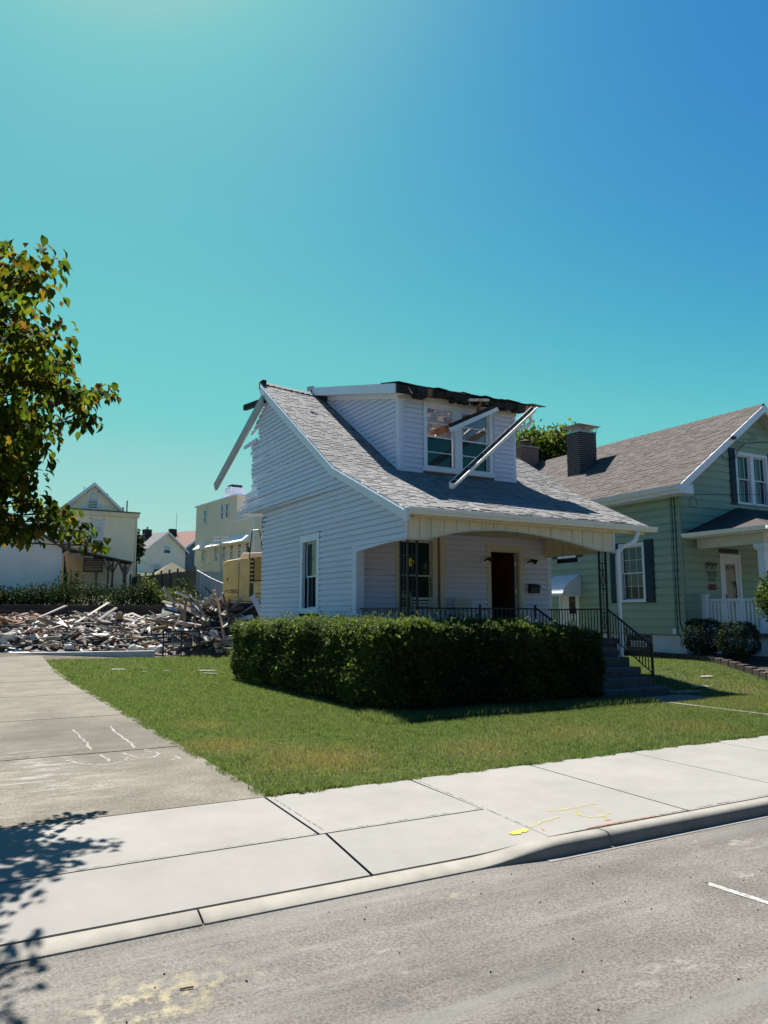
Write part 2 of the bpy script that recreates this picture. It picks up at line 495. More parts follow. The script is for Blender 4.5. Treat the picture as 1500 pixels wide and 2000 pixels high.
M_BARK = mat('bark', (0.085, 0.062, 0.045), 0.95, 0.35, 8, 0.8, 20, stretch=(3, 3, 0.6))
M_LEAF = [mat('leaf_%d' % i, c, 0.7, 0.25, 18, spec=0.04, transl=0.6) for i, c in enumerate(((0.045, 0.075, 0.018), (0.075, 0.115, 0.022), (0.13, 0.145, 0.024), (0.19, 0.13, 0.025), (0.15, 0.075, 0.03), (0.035, 0.058, 0.020)))]
M_TWIGB = mat('dead_twig', (0.16, 0.11, 0.06), 0.9)
M_YEW = [mat('yew_%d' % i, c, 0.6, 0.3, 14, spec=0.2, transl=0.5) for i, c in enumerate(((0.062, 0.098, 0.024), (0.09, 0.135, 0.032), (0.135, 0.19, 0.048), (0.042, 0.07, 0.02)))]
M_IVY = mat('ivy_leaf', (0.15, 0.22, 0.06), 0.55, 0.3, 15, spec=0.25, transl=0.5)
M_SHRUB_D = [mat('dark_shrub_%d' % i, c, 0.75, 0.3, 14, spec=0.1, transl=0.2) for i, c in enumerate(((0.018, 0.034, 0.014), (0.028, 0.046, 0.018), (0.020, 0.030, 0.012)))]
M_WEED = [mat('weed_%d' % i, c, 0.6, 0.3, 14, spec=0.3, transl=0.35) for i, c in enumerate(((0.11, 0.16, 0.035), (0.17, 0.20, 0.05), (0.07, 0.11, 0.03)))]
M_FARTREE = [mat('far_leaf_%d' % i, c, 0.7, 0.3, 6, spec=0.1, transl=0.5) for i, c in enumerate(((0.10, 0.14, 0.04), (0.16, 0.19, 0.05), (0.06, 0.095, 0.035)))]

# ------------------------------------------------------------------ ground
def L_low(y):
    return 1.0 * smooth01((y - 23) / 18.0)

def U_up(y):
    return np.interp(y, [41, 46, 52, 60, 87, 130, 900], [1.85, 2.75, 3.25, 4.7, 6.2, 7.0, 7.0])

def gz(x, y):
    x = np.asarray(x, float); y = np.asarray(y, float)
    low = L_low(y)
    wall = np.where(y < 41.45, low, U_up(y))
    t = smooth01((y - 33) / 12.0)
    slope = low * (1 - t) + U_up(np.maximum(y, 41)) * t
    k = smooth01((x - 10.4) / 0.9)
    z = wall * (1 - k) + slope * k
    z = z + 0.38 * smooth01((y - 9.6) / 4.0) * smooth01((x - 12.9) / 2.2) * (1 - smooth01((y - 23) / 8))
    return z

xs = np.unique(np.concatenate([np.linspace(-400, -20, 10), np.linspace(-20, -4, 17), np.linspace(-4, 26, 76), np.linspace(26, 60, 18), np.linspace(60, 700, 12)]))
ys = np.unique(np.concatenate([[6.62], np.linspace(7, 24, 44), np.linspace(24, 41.2, 36), [41.44, 41.46], np.linspace(41.6, 60, 40), np.linspace(60, 130, 20), np.linspace(130, 900, 8)]))
gx, gy = np.meshgrid(xs, ys)
gv = np.stack([gx.ravel(), gy.ravel(), gz(gx, gy).ravel()], -1)
nx, ny = len(xs), len(ys)
ii, jj = np.meshgrid(np.arange(nx - 1), np.arange(ny - 1))
a0 = (jj * nx + ii).ravel()
gf = np.stack([a0, a0 + 1, a0 + nx + 1, a0 + nx], -1)
cx = gx[:-1, :-1].ravel(); cy = gy[:-1, :-1].ravel()
dirt = ((cy > 24.5) & (cy < 41.3) & (cx < 14)).astype(int)
gv[:, 2] -= 0.012
ground = np_mesh('ground', gv, gf, [M_SOIL, M_DIRT], dirt, smooth=True)
tag(ground, 'soil of the front lawn and the lots behind', 'ground', kind='structure')

# road: one sheet on the street side and out to the horizon
mb = MB()
mb.add([(-400, -300, -0.10), (700, -300, -0.10), (700, 4.40, -0.10), (-400, 4.40, -0.10)], [(0, 1, 2, 3)])
road = mb.build('road', M_ROAD)
tag(road, 'speckled grey street paving with pale worn streaks', 'road', kind='structure')
base = MB().add([(-400, 4.25, -0.16), (700, 4.25, -0.16), (700, 6.7, -0.06), (-400, 6.7, -0.06)], [(0, 1, 2, 3)]).build('joint_bed', M_JOINT)
tag(base, 'dark grit in the joints under the paving', 'ground', kind='structure')
mb = MB()
for (x0, y0, x1, y1, w) in ((4.26, 3.42, 4.33, 2.6, 0.05),):
    mb.add([(x0, y0, -0.096), (x0 + w, y0 + 0.03, -0.096), (x1 + w, y1, -0.096), (x1, y1, -0.096)], [(3, 2, 1, 0)])
mb.build('painted_line', paint_mat('white_line', (0.75, 0.74, 0.70), 0.42, 20), road)

# sidewalk: each slab is a piece of its own with open joints
walk = thing('sidewalk', 'pale concrete sidewalk in slabs between lawn and kerb', 'sidewalk', (3, 5.5, 0), kind='structure')
Y_NEAR, Y_MID, Y_FAR = 4.455, 5.32, 6.61

def near_z(x):
    return -0.052 + 0.052 * float(smooth01((x - 3.2) / 0.95))

def near_y(x):
    return 4.455 + .045 * (1 - float(smooth01((x - 3.2) / 0.95)))

def slab(name, x0, x1, y0, y1, parent, m, drop=False, g=0.011, th=0.11, skew=0.0):
    n = max(1, int((x1 - x0) / 0.25)) if drop else 1
    mb = MB()
    for k in range(n):
        a = x0 + g + (x1 - x0 - 2 * g) * k / n; b = x0 + g + (x1 - x0 - 2 * g) * (k + 1) / n
        za, zb = (near_z(a), near_z(b)) if drop else (0.0, 0.0)
        s0 = -skew
        ya_, yb_ = (near_y(a), near_y(b)) if drop else (y0, y0)
        p = [(a + s0, ya_ + g, -th), (b + s0, yb_ + g, -th), (b, y1 - g, -th), (a, y1 - g, -th), (a + s0, ya_ + g, za), (b + s0, yb_ + g, zb), (b, y1 - g, 0), (a, y1 - g, 0)]
        mb.hexa(p)
    o = mb.build(name, m, parent)
    return o

seams_l = [-9.5, -7.5, -5.5, -3.5, -1.5, 0.3 - 0.8, 2.50]
seams_l = [-8.0, -5.0, -2.0, 2.48, 3.97]
for a, b in zip(seams_l, seams_l[1:]):
    slab('slab', a, b, Y_MID, Y_FAR, walk, M_WALK, skew=0.05)
    slab('slab', a, b, Y_NEAR, Y_MID, walk, M_WALK, drop=True, skew=0.05)
seams_r = [3.97, 5.47, 6.98, 8.5, 10.0, 11.5, 13.0, 14.5, 16.0, 17.5, 19.0, 20.5, 22, 24, 28]
for a, b in zip(seams_r, seams_r[1:]):
    slab('slab', a, b, Y_NEAR, Y_FAR, walk, M_WALK, drop=a < 4.2, g=0.011 if a < 4 else 0.006, skew=0.1)

# kerb, dropped at the drive
curb = thing('kerb', 'concrete kerb, dropped low at the driveway', 'kerb', (3, 4.35, 0), kind='structure')

def curb_run(x0, x1, n):
    mb = MB(); rings = []
    for k in range(n + 1):
        x = x0 + (x1 - x0) * k / n
        t = float(smooth01((x - 3.15) / 0.75))
        zt = -0.056 + t * 0.054
        fy = 4.365 - t * 0.05
        yb = near_y(x) - .010
        dr0 = .034 * (1 - t)
        prof = [(yb, -0.16), (yb, zt)]
        for q in range(6):
            a = math.pi / 2 * q / 5
            rr = 0.008 + 0.044 * t
            prof.append((fy + rr - math.sin(a) * rr, zt - dr0 - rr + math.cos(a) * rr))
        prof.append((fy - 0.020, -0.16))
        rings.append([(x, p[0], p[1]) for p in prof])
    m = len(rings[0])
    vs = [p for r in rings for p in r]; fs = []; mi = []
    for k in range(n):
        for q in range(m - 1):
            fs.append((k * m + q, k * m + q + 1, (k + 1) * m + q + 1, (k + 1) * m + q))
    fs.append(tuple(range(m))); fs.append(tuple(range((n + 1) * m - 1, n * m - 1, -1)))
    mb.add(vs, fs)
    o = mb.build('kerb_stone', M_CURB, curb)
    for p in o.data.polygons:
        p.use_smooth = len(p.vertices) == 4
    return o

for a, b, n in ((-12, -6, 4), (-6, -1.6, 4), (-1.6, 1.295, 4), (1.307, 4.33, 40), (4.342, 7.4, 8), (7.41, 10.4, 6), (10.41, 13.4, 6), (13.41, 17, 6), (17.01, 24, 6), (24.01, 34, 4)):
    curb_run(a, b, n)

# driveway slabs
drive = thing('driveway', 'speckled tan concrete driveway with chalk marks', 'driveway', (1, 12, 0), kind='structure')
ds = [6.615, 9.62, 13.03, 16.78, 20.5, 24.2, 28.3]
for a, b in zip(ds, ds[1:]):
    mb = MB()
    if a < 20:
        mb.box(-1.15, 2.53, a + 0.02, b - 0.02, -0.1, -0.004)
    else:
        mb.hexa([(-1.15, a + .012, -.1), (2.55, a + .012, -.1), (2.6, b - .012, -.1), (-1.15, b - .012, -.1), (-1.15, a + .012, gz(0, a) - .002), (2.55, a + .012, gz(0, a) - .002), (2.6, b - .012, gz(0, b) + .01), (-1.15, b - .012, gz(0, b) + .01)])
    mb.build('slab', M_DRIVE, drive)
MB().add([(-1.3, 6.6, -0.0105), (2.56, 6.6, -0.0105), (2.56, 21, -0.0105), (-1.3, 21, -0.0105)], [(0, 1, 2, 3)]).build('joint_filler', M_JOINT, drive)

def walk_z(x, y):
    far = Y_MID if x < 3.97 else Y_FAR
    return near_z(x) * max(0.0, min(1.0, (far - y) / (far - Y_NEAR)))

def ribbon(name, pts, w, z, m, parent, jit=0.006):
    mb = MB(); n = len(pts)
    fine = []
    for i in range(n - 1):
        for k in range(6):
            t = k / 6
            fine.append((pts[i][0] * (1 - t) + pts[i + 1][0] * t, pts[i][1] * (1 - t) + pts[i + 1][1] * t))
    fine.append(pts[-1])
    vs = []
    for i, p in enumerate(fine):
        q0 = fine[max(0, i - 1)]; q1 = fine[min(len(fine) - 1, i + 1)]
        d = Vector((q1[0] - q0[0], q1[1] - q0[1])); d = d.normalized() if d.length else Vector((1, 0))
        nrm = Vector((-d.y, d.x)); ww = w / 2 * random.uniform(0.6, 1.2)
        c = Vector(p) + nrm * random.uniform(-jit, jit)
        zz_ = z + (walk_z(c.x, c.y) if parent is walk else 0)
        vs += [(c.x + nrm.x * ww, c.y + nrm.y * ww, zz_), (c.x - nrm.x * ww, c.y - nrm.y * ww, zz_)]
    fs = [(2 * i, 2 * i + 1, 2 * i + 3, 2 * i + 2) for i in range(len(fine) - 1)]
    mb.add(vs, fs)
    return mb.build(name, m, parent)

P_CHALK = paint_mat('chalk_white', (0.72, 0.72, 0.70), 0.50, 22, 0.16)
P_LINE = paint_mat('tooled_groove', (0.10, 0.09, 0.07), 0.50, 12, 0.06)
P_YEL = paint_mat('yellow_spray', (0.78, 0.70, 0.18), 0.53, 20, 0.16)
P_YELS = paint_mat('yellow_dash', (0.80, 0.68, 0.06), 0.36, 26, 0.12)
P_RED = paint_mat('orange_spray', (0.80, 0.20, 0.05), 0.46, 22, 0.16)
for pts, w in (([(1.54, 11.66), (1.53, 10.7), (1.52, 9.83)], 0.03), ([(2.03, 11.75), (2.01, 10.7), (2.0, 9.75)], 0.035),
               ([(1.16, 9.3), (1.3, 8.95), (1.5, 8.8), (1.75, 8.95), (1.78, 9.15)], 0.03), ([(1.55, 9.45), (1.58, 9.0)], 0.04),
               ([(1.78, 9.45), (1.9, 9.1), (2.06, 9.0), (2.16, 9.25), (2.05, 9.45)], 0.035), ([(2.05, 9.5), (2.12, 9.55)], 0.04), ([(2.18, 8.75), (2.3, 8.8), (2.28, 8.95)], 0.03)):
    ribbon('chalk_mark', pts, w, 0.0005, P_CHALK, drive, 0.02)
ribbon('paint_mark', [(3.70, 4.68), (3.86, 4.70)], 0.075, 0.003, P_YELS, walk, 0.008)
for pts, w in (([(3.9, 4.72), (4.12, 4.79), (4.3, 4.82)], 0.03), ([(4.33, 5.0), (4.62, 4.98), (4.86, 5.0)], 0.04), ([(4.62, 4.98), (4.48, 4.82), (4.5, 4.7), (4.62, 4.66), (4.76, 4.74), (4.72, 4.84)], 0.035), ([(4.62, 4.66), (4.55, 4.58)], 0.03)):
    ribbon('paint_mark', pts, w, 0.003, P_YEL, walk, 0.008)
for pts, w in (([(4.25, 4.475), (4.6, 4.475), (5.0, 4.475)], 0.016), ([(4.53, 4.56), (4.6, 4.57)], 0.02), ([(3.93, 4.58), (3.97, 4.66)], 0.014)):
    ribbon('paint_mark', pts, w, 0.003, P_RED, walk, 0.002)

# tooled lines beside the open joints
for pts in ([(-1.5, Y_MID + .035), (0.4, Y_MID + .035), (1.4, Y_MID + .034), (2.42, Y_MID + .035)], [(2.55, Y_MID + .035), (3.2, Y_MID + .035), (3.9, Y_MID + .035)], [(2.53, 6.5), (2.50, 5.4)], [(4.02, 6.5), (3.95, 5.5), (3.90, 4.6)], [(4.3, Y_NEAR + .03), (5.5, Y_NEAR + .03), (7, Y_NEAR + .03)]):
    ribbon('tooled_line', pts, 0.008, 0.0025, P_LINE, walk, 0.002)

gp2 = MB().add([(3.7, 4.255, -.0965), (34, 4.27, -.0965), (34, 4.32, -.0965), (3.7, 4.32, -.0965)], [(0, 1, 2, 3)])
gp2.build('gutter_pan', mat('gutter_pan', (0.17, 0.163, 0.15), 0.9, 0.12, 6), curb)
# ------------------------------------------------------------------ building helpers
def scan(poly, z):
    xs_ = []
    n = len(poly)
    for i in range(n):
        (a, za), (b, zb) = poly[i], poly[(i + 1) % n]
        if (za <= z < zb) or (zb <= z < za):
            xs_.append(a + (b - a) * (z - za) / (zb - za))
    return sorted(xs_)

def claps(parent, f, poly, openings, e, z0, z1, m, name='siding_board', joined=False, jit=None, lip=0.034, skip=None):
    """horizontal lap siding, one piece per course and stretch, cut to an outline and round its openings"""
    n = int(math.ceil((z1 - z0) / e)); big = MB(); made = []
    for r in range(n):
        a = z0 + r * e; b = min(a + e, z1)
        lo = scan(poly, a + 0.004); hi = scan(poly, b - 0.004); mid = scan(poly, (a + b) / 2)
        if len(mid) < 2:
            continue
        if len(lo) != len(mid): lo = mid
        if len(hi) != len(mid): hi = mid
        for k in range(0, len(mid) - 1, 2):
            segs = [(lo[k], lo[k + 1], hi[k], hi[k + 1])]
            for (u0, u1, q0, q1) in openings:
                if q1 <= a + e * 0.3 or q0 >= b - e * 0.3:
                    continue
                new = []
                for s in segs:
                    if s[1] <= u0 or s[0] >= u1:
                        new.append(s); continue
                    if s[0] < u0: new.append((s[0], u0, s[2], u0))
                    if s[1] > u1: new.append((u1, s[1], u1, s[3]))
                segs = new
            for s in segs:
                if max(s[1] - s[0], s[3] - s[2]) < 0.03:
                    continue
                s = list(s)
                if jit:
                    d = jit(r, a, s)
                    s[0] += d; s[2] += d
                tgt = big if joined else MB()
                if joined:
                    tgt.hexa([f(s[0], 0, a), f(s[1], 0, a), f(s[1], lip, a), f(s[0], lip, a), f(s[2], 0, b), f(s[3], 0, b), f(s[3], 0.004, b), f(s[2], 0.004, b)])
                else:
                    prof = [(0, 0), (lip, 0), (lip, .73), (.004, .80), (.002, 1.0), (0, 1.0)]
                    tgt.prism(prof, lambda q: f(s[0] + (s[2] - s[0]) * q[1], q[0], a + (b - a) * q[1]), lambda q: f(s[1] + (s[3] - s[1]) * q[1], q[0], a + (b - a) * q[1]))
                    made.append(tgt.build(name, m, parent))
    if joined:
        o = big.build(name, m, parent)
        o['kind'] = 'stuff'
        return o
    return made

def wbox(mb, f, u0, u1, o0, o1, z0, z1, mi=0):
    return mb.hexa([f(u0, o0, z0), f(u1, o0, z0), f(u1, o1, z0), f(u0, o1, z0), f(u0, o0, z1), f(u1, o0, z1), f(u1, o1, z1), f(u0, o1, z1)], mi)

def window(parent, f, u0, u1, z0, z1, trim=0.1, m=None, glass=None, bars=(), split=0.5, rec=0.05, name='window', grid=(0, 0), sill=True, sash=0.035, glass2=None):
    """trim boards, two sashes, panes behind them and (bars) extra storm rails"""
    m = m or M_TRIM; glass = glass or M_GLASS
    w = MB()
    wbox(w, f, u0, u0 + trim, -0.05, 0.035, z0, z1); wbox(w, f, u1 - trim, u1, -0.05, 0.035, z0, z1)
    wbox(w, f, u0, u1, -0.05, 0.038, z1 - trim * 1.1, z1 + 0.0)
    wbox(w, f, u0 - (0.02 if sill else 0), u1 + (0.02 if sill else 0), -0.05, 0.06 if sill else 0.038, z0 - 0.005, z0 + trim * 0.75)
    win = w.build(name, m, parent, bevel=0.004)
    a, b = u0 + trim, u1 - trim; lo, hi = z0 + trim * 0.75, z1 - trim * 1.1
    zm = lo + (hi - lo) * split
    for (q0, q1, off) in ((lo, zm + 0.02, -rec - 0.02), (zm - 0.02, hi, -rec + 0.012)):
        sb = MB()
        wbox(sb, f, a, a + sash, off - 0.03, off, q0, q1); wbox(sb, f, b - sash, b, off - 0.03, off, q0, q1)
        wbox(sb, f, a + sash, b - sash, off - 0.03, off, q0, q0 + sash); wbox(sb, f, a + sash, b - sash, off - 0.03, off, q1 - sash, q1)
        gx_, gz_ = grid
        for i in range(1, gx_ + 1):
            uu = a + (b - a) * i / (gx_ + 1)
            wbox(sb, f, uu - 0.006, uu + 0.006, off - 0.02, off - 0.008, q0 + sash, q1 - sash)
        for i in range(1, gz_ + 1):
            zz = q0 + (q1 - q0) * i / (gz_ + 1)
            wbox(sb, f, a + sash, b - sash, off - 0.02, off - 0.009, zz - 0.006, zz + 0.006)
        for t in bars:
            zz = q0 + (q1 - q0) * t
            wbox(sb, f, a + sash, b - sash, off - 0.028, off - 0.004, zz - 0.012, zz + 0.012)
        sb.build('sash', m, win)
        pb = MB(); wbox(pb, f, a + sash - 0.005, b - sash + 0.005, off - 0.024, off - 0.02, q0 + sash - 0.005, q1 - sash + 0.005)
        pb.build('pane', glass2 if glass2 and q0 > lo else glass, win)
    return win

def shingles(parent, S, N, rows, exp, ufun, mats, singles, name='shingle', keep=None, wmin=0.10, wmax=0.26, seed=3):
    """tabs laid in courses: S(u, s) is a point of the roof, N its normal; the first ones single, the rest joined"""
    rnd = random.Random(seed)
    big = MB(); cnt = 0
    for r in range(rows):
        s0 = r * exp
        u0, u1 = ufun(s0 + exp / 2)
        u = u0 - rnd.uniform(0, 0.2)
        while u < u1:
            w = rnd.uniform(wmin, wmax)
            a, b = max(u, u0), min(u + w - 0.008, u1)
            u += w
            if b - a < 0.03 or (keep and not keep(r, (a + b) / 2, s0)):
                continue
            n = N(s0); lift = 0.008 + (0.009 if rnd.random() < 0.5 else 0.0)
            top = s0 + exp + 0.02
            s00 = s0 + rnd.uniform(-0.004, 0.004)
            p = [S(a, s00) + n * 0.001, S(b, s00) + n * 0.001, S(b, top) + n * 0.001, S(a, top) + n * 0.001,
                 S(a, s00) + n * lift, S(b, s00) + n * lift, S(b, top) + n * 0.006, S(a, top) + n * 0.006]
            mi = rnd.choices(range(len(mats)), (30, 30, 14, 18, 8))[0]
            if cnt < singles:
                MB().hexa(p).build(name, mats[mi], parent)
            else:
                big.hexa(p, mi)
            cnt += 1
    o = big.build('shingle_field', mats, parent)
    o['kind'] = 'stuff'
    return o

# ------------------------------------------------------------------ the white bungalow
XW, YB, YF = 7.49, 14.77, 12.5
side = lambda u, o, z: (XW - o, u, z)
front = lambda u, o, z: (u, YB - o, z)
dfront = lambda u, o, z: (u, 15.8 - o, z)
dcheek = lambda u, o, z: (9.25 - o, u, z)
FLOOR = 1.07

house = thing('bungalow', 'white sided bungalow with torn open rear, grey roof and arched porch', 'house', (10.2, 16.5, 0))

# side wall
sw = MB()
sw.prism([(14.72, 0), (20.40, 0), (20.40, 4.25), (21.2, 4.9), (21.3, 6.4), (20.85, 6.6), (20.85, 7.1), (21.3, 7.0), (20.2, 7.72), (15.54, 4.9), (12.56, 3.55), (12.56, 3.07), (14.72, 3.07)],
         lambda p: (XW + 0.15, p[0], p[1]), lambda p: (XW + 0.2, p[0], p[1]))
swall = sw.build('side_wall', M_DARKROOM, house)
side_poly = [(14.62, 0.4), (20.47, 0.4), (20.47, 4.28), (20.30, 4.42), (21.0, 4.55), (21.45, 5.0), (21.55, 6.52), (21.68, 6.66), (20.95, 6.7), (20.95, 7.08), (21.75, 6.98), (20.28, 7.8), (15.56, 4.91), (12.53, 3.56), (12.53, 3.06), (14.62, 3.06)]
rr = random.Random(5)

def sjit(r, a, s):
    if s[1] < 20 and a < 4:
        return 0
    if s[0] > 15.5 and a > 4.2:
        return 0
    return 0

boards = claps(swall, side, side_poly, [(16.50, 17.72, 1.62, 3.58)], 0.127, 0.40, 8.0, M_SIDING)
for o in boards:   # ragged torn ends at the rear, where the wall was pulled off
    for v in o.data.vertices:
        pass
    ends = max(v.co.y for v in o.data.vertices); zz = min(v.co.z for v in o.data.vertices)
    if ends > 20.9 and 4.4 < zz < 7.2:
        d = rr.uniform(-0.09, 0.05); bend = rr.uniform(0, 0.012) if zz > 5.2 else rr.uniform(0.05, 0.2)
        for v in o.data.vertices:
            if v.co.y > 20.6:
                v.co.y += d; v.co.x -= bend
                if zz < 5.1: v.co.z -= bend * 0.4
# loose torn strips of siding
tb = M_SIDING
for k, (ya, za, yb, zb, x) in enumerate(((20.35, 4.62, 22.2, 4.58, 7.33), (20.5, 4.80, 21.9, 4.70, 7.36), (20.7, 4.97, 21.8, 4.86, 7.40), (20.8, 5.13, 21.75, 5.06, 7.42), (21.0, 6.66, 21.95, 6.60, 7.42))):
    MB().hexa([(x, ya, za), (XW - 0.02, ya, za), (x - .05, yb, zb), (x - 0.07, yb, zb), (x - .02, ya, za + .12), (XW - 0.025, ya, za + .12), (x - .06, yb, zb + .10), (x - 0.08, yb, zb + .10)]).build('torn_strip', M_TRIM if k % 2 else tb, swall)
MB().prism([(20.18, 4.36), (20.42, 4.36), (20.52, 4.28), (20.50, 4.02), (20.42, 3.9), (20.36, 4.1), (20.24, 4.08)], lambda p: (XW - 0.022, p[0], p[1]), lambda p: (XW - 0.03, p[0], p[1])).build('torn_hole', M_CHAR, swall)
MB().beam((XW - 0.04, 20.46, 3.8), (XW - 0.06, 20.62, 3.62), 0.02, 0.03).build('splinter', M_TRIM, swall)
MB().hexa([(XW + .05, 20.95, 6.66), (XW + .09, 20.95, 6.66), (XW + .09, 20.62, 6.68), (XW + .05, 20.62, 6.68), (XW + .05, 20.95, 7.06), (XW + .09, 20.95, 7.06), (XW + .09, 20.62, 7.08), (XW + .05, 20.62, 7.08)]).build('gable_opening', M_DARKROOM, swall)
tr = MB()
wbox(tr, side, 14.60, 14.772, -0.02, 0.03, 0.4, 3.09); tr.build('corner_board', M_TRIM, swall, bevel=0.006)
MB().box(7.462, 7.66, 14.585, 14.74, 0.9, 3.06).build('corner_post', M_TRIM, house, bevel=.004)
tr = MB(); wbox(tr, side, 12.49, 12.56, -0.02, 0.022, 3.04, 3.52); tr.build('corner_board', M_TRIM, swall, bevel=0.006)
tr = MB(); wbox(tr, side, 12.49, 14.70, -0.15, 0.02, 3.035, 3.06); tr.build('bottom_trim', M_TRIM, swall)
tr = MB(); wbox(tr, side, 20.46, 20.49, -0.1, 0.012, 0.4, 4.0); tr.build('cut_edge', M_CHAR, swall)
window(house, side, 16.52, 17.70, 1.62, 3.56, trim=0.17, split=0.48, rec=0.09)
MB().box(XW + .25, XW + .3, 16.2, 18.0, 1.4, 3.8).build('curtain', mat('grey_curtain', (0.10, 0.12, 0.12), 0.9, 0.3, 5), house)
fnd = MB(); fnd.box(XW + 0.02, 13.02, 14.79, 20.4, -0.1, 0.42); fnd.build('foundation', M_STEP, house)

# front wall, with openings for the window and the door
fw_ = MB()
for (a, b, z0, z1) in ((7.62, 8.62, FLOOR, 3.9), (8.62, 9.80, FLOOR, 1.70), (8.62, 9.80, 3.34, 3.9), (9.80, 11.17, FLOOR, 3.9), (11.17, 12.10, 3.17, 3.9), (12.10, 13.04, FLOOR, 3.9)):
    wbox(fw_, front, a, b, -0.12, -0.002, z0, z1)
fwall = fw_.build('front_wall', M_DARKROOM, house)
claps(fwall, front, [(7.5, FLOOR + .02), (13.0, FLOOR + .02), (13.0, 3.5), (7.5, 3.5)], [(8.52, 9.88, 1.62, 3.40), (11.07, 12.20, 1.0, 3.26)], 0.127, FLOOR + 0.02, 3.49, M_SIDING)
tr = MB(); wbox(tr, front, 12.98, 13.10, -0.1, 0.03, 0.4, 3.5); tr.build('corner_board', M_TRIM, fwall, bevel=0.005)
MB().prism([(YB + .03, .4), (17.2, .4), (17.2, 5.7), (15.6, 4.7), (YB + .03, 4.3)], lambda p: (13.0, p[0], p[1]), lambda p: (13.06, p[0], p[1])).build('far_side_wall', M_SIDING, house)
MB().box(7.62, 13.0, 17.1, 17.2, 0.5, 4.9).build('inner_partition', M_DARKROOM, house)  # added so daylight from the open rear stays out of the hall
MB().box(7.62, 13.0, 14.9, 17.1, 3.9, 3.98).build('light_stop_ceiling', M_DARKROOM, house)  # lid added over the hall to shut out light from above
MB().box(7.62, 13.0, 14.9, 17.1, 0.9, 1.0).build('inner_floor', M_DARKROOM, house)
window(house, front, 8.52, 9.66, 1.62, 3.42, trim=0.13, m=M_CREAM_TRIM, split=0.49, rec=0.06)
tr = MB(); wbox(tr, front, 9.66, 9.735, -0.08, 0.0, 1.66, 3.42); tr.build('brown_jamb', M_BROWNWOOD, house)
tr = MB(); wbox(tr, front, 9.735, 9.88, -0.05, 0.04, 1.62, 3.46); tr.build('window_casing', M_CREAM_TRIM, house, bevel=0.004)
st = MB(); st.prism([(8.97 + 0.085 * math.cos(k * math.pi / 4 + .39), 2.78 + 0.10 * math.sin(k * math.pi / 4 + .39)) for k in range(8)], lambda p: (p[0], YB + 0.028, p[1]), lambda p: (p[0], YB + 0.026, p[1]))
st.build('notice_sticker', mat('sticker_yellow', (0.78, 0.78, 0.02), 0.5, 0.05), house)

# door, standing open into the dark hall
dr = MB()
wbox(dr, front, 11.07, 11.19, -0.1, 0.04, FLOOR, 3.28); wbox(dr, front, 12.08, 12.20, -0.1, 0.04, FLOOR, 3.28); wbox(dr, front, 11.07, 12.20, -0.1, 0.045, 3.14, 3.28)
wbox(dr, front, 11.19, 11.215, -0.1, 0.02, FLOOR, 3.14); wbox(dr, front, 12.055, 12.08, -0.1, 0.02, FLOOR, 3.14); wbox(dr, front, 11.19, 12.08, -0.1, 0.02, 3.11, 3.14)
dframe = dr.build('door_frame', M_CREAM_TRIM, house, bevel=0.005)
dl = MB(); dl.beam((12.04, 14.86, FLOOR + 1.03), (11.72, 15.66, FLOOR + 1.03), 0.045, 2.04)
door = dl.build('door', M_DOORWOOD, house)
dk = MB()
for (z0, z1) in ((1.25, 1.75), (1.9, 2.3), (2.42, 2.95)):
    dk.beam((11.965, 14.965, (z0 + z1) / 2), (11.76, 15.48, (z0 + z1) / 2), 0.062, z1 - z0)
dk.build('door_panel', M_DOORWOOD, door)
MB().box(11.985, 12.03, 14.80, 14.86, FLOOR + .02, 3.08).build('storm_door_edge', mat('grey_aluminium', (0.36, 0.36, 0.35), 0.4, 0.1, metal=0.4), house)
for z in (1.35, 2.1, 2.78):
    MB().box(11.97, 12.015, 14.785, 14.80, z, z + 0.11).build('hinge', M_TRIM, door)
hl = MB(); hl.beam((11.25, 15.3, 1.07), (11.7, 16.4, 1.65), 0.04, 0.16); hl.build('stair_string', M_BROWNWOOD, house)

# wall lamps and letter box
for x in (11.0, 12.33):
    lb = MB(); cz = 2.88
    lb.prism([(x + .085 * math.cos(k * math.pi / 6), cz + .085 * math.sin(k * math.pi / 6)) for k in range(12)], lambda p: (p[0], YB - .02, p[1]), lambda p: (p[0], YB - .045, p[1]))
    lamp = lb.build('wall_lamp', M_TRIM, house)
    lb = MB(); lb.tube([(x, YB - .04, cz), (x + .01, YB - .13, cz + .03), (x + .06, YB - .17, cz + .02)], 0.022, 8); lb.build('lamp_arm', M_BLACKIRON, lamp)
    lb = MB(); lb.tube([(x + .02, YB - .14, cz + .06), (x + .10, YB - .20, cz + .015), (x + .13, YB - .225, cz - .01)], 0.03, 10, r2=0.075); lb.build('lamp_shade', M_BLACKIRON, lamp)
mbx = MB()
mbx.prism([(0.02, 2.12), (0.14, 2.12), (0.155, 2.26), (0.10, 2.31), (0.02, 2.33)], lambda p: (12.33, YB - p[0], p[1]), lambda p: (12.62, YB - p[0], p[1]))
mbx.build('letter_box', M_BLACKIRON, house, bevel=0.006)
mbx = MB(); mbx.prism([(0.02, 2.335), (0.105, 2.315), (0.17, 2.25), (0.175, 2.265), (0.11, 2.335), (0.02, 2.35)], lambda p: (12.32, YB - p[0], p[1]), lambda p: (12.63, YB - p[0], p[1])); mbx.build('letter_box_lid', M_BLACKIRON, house)

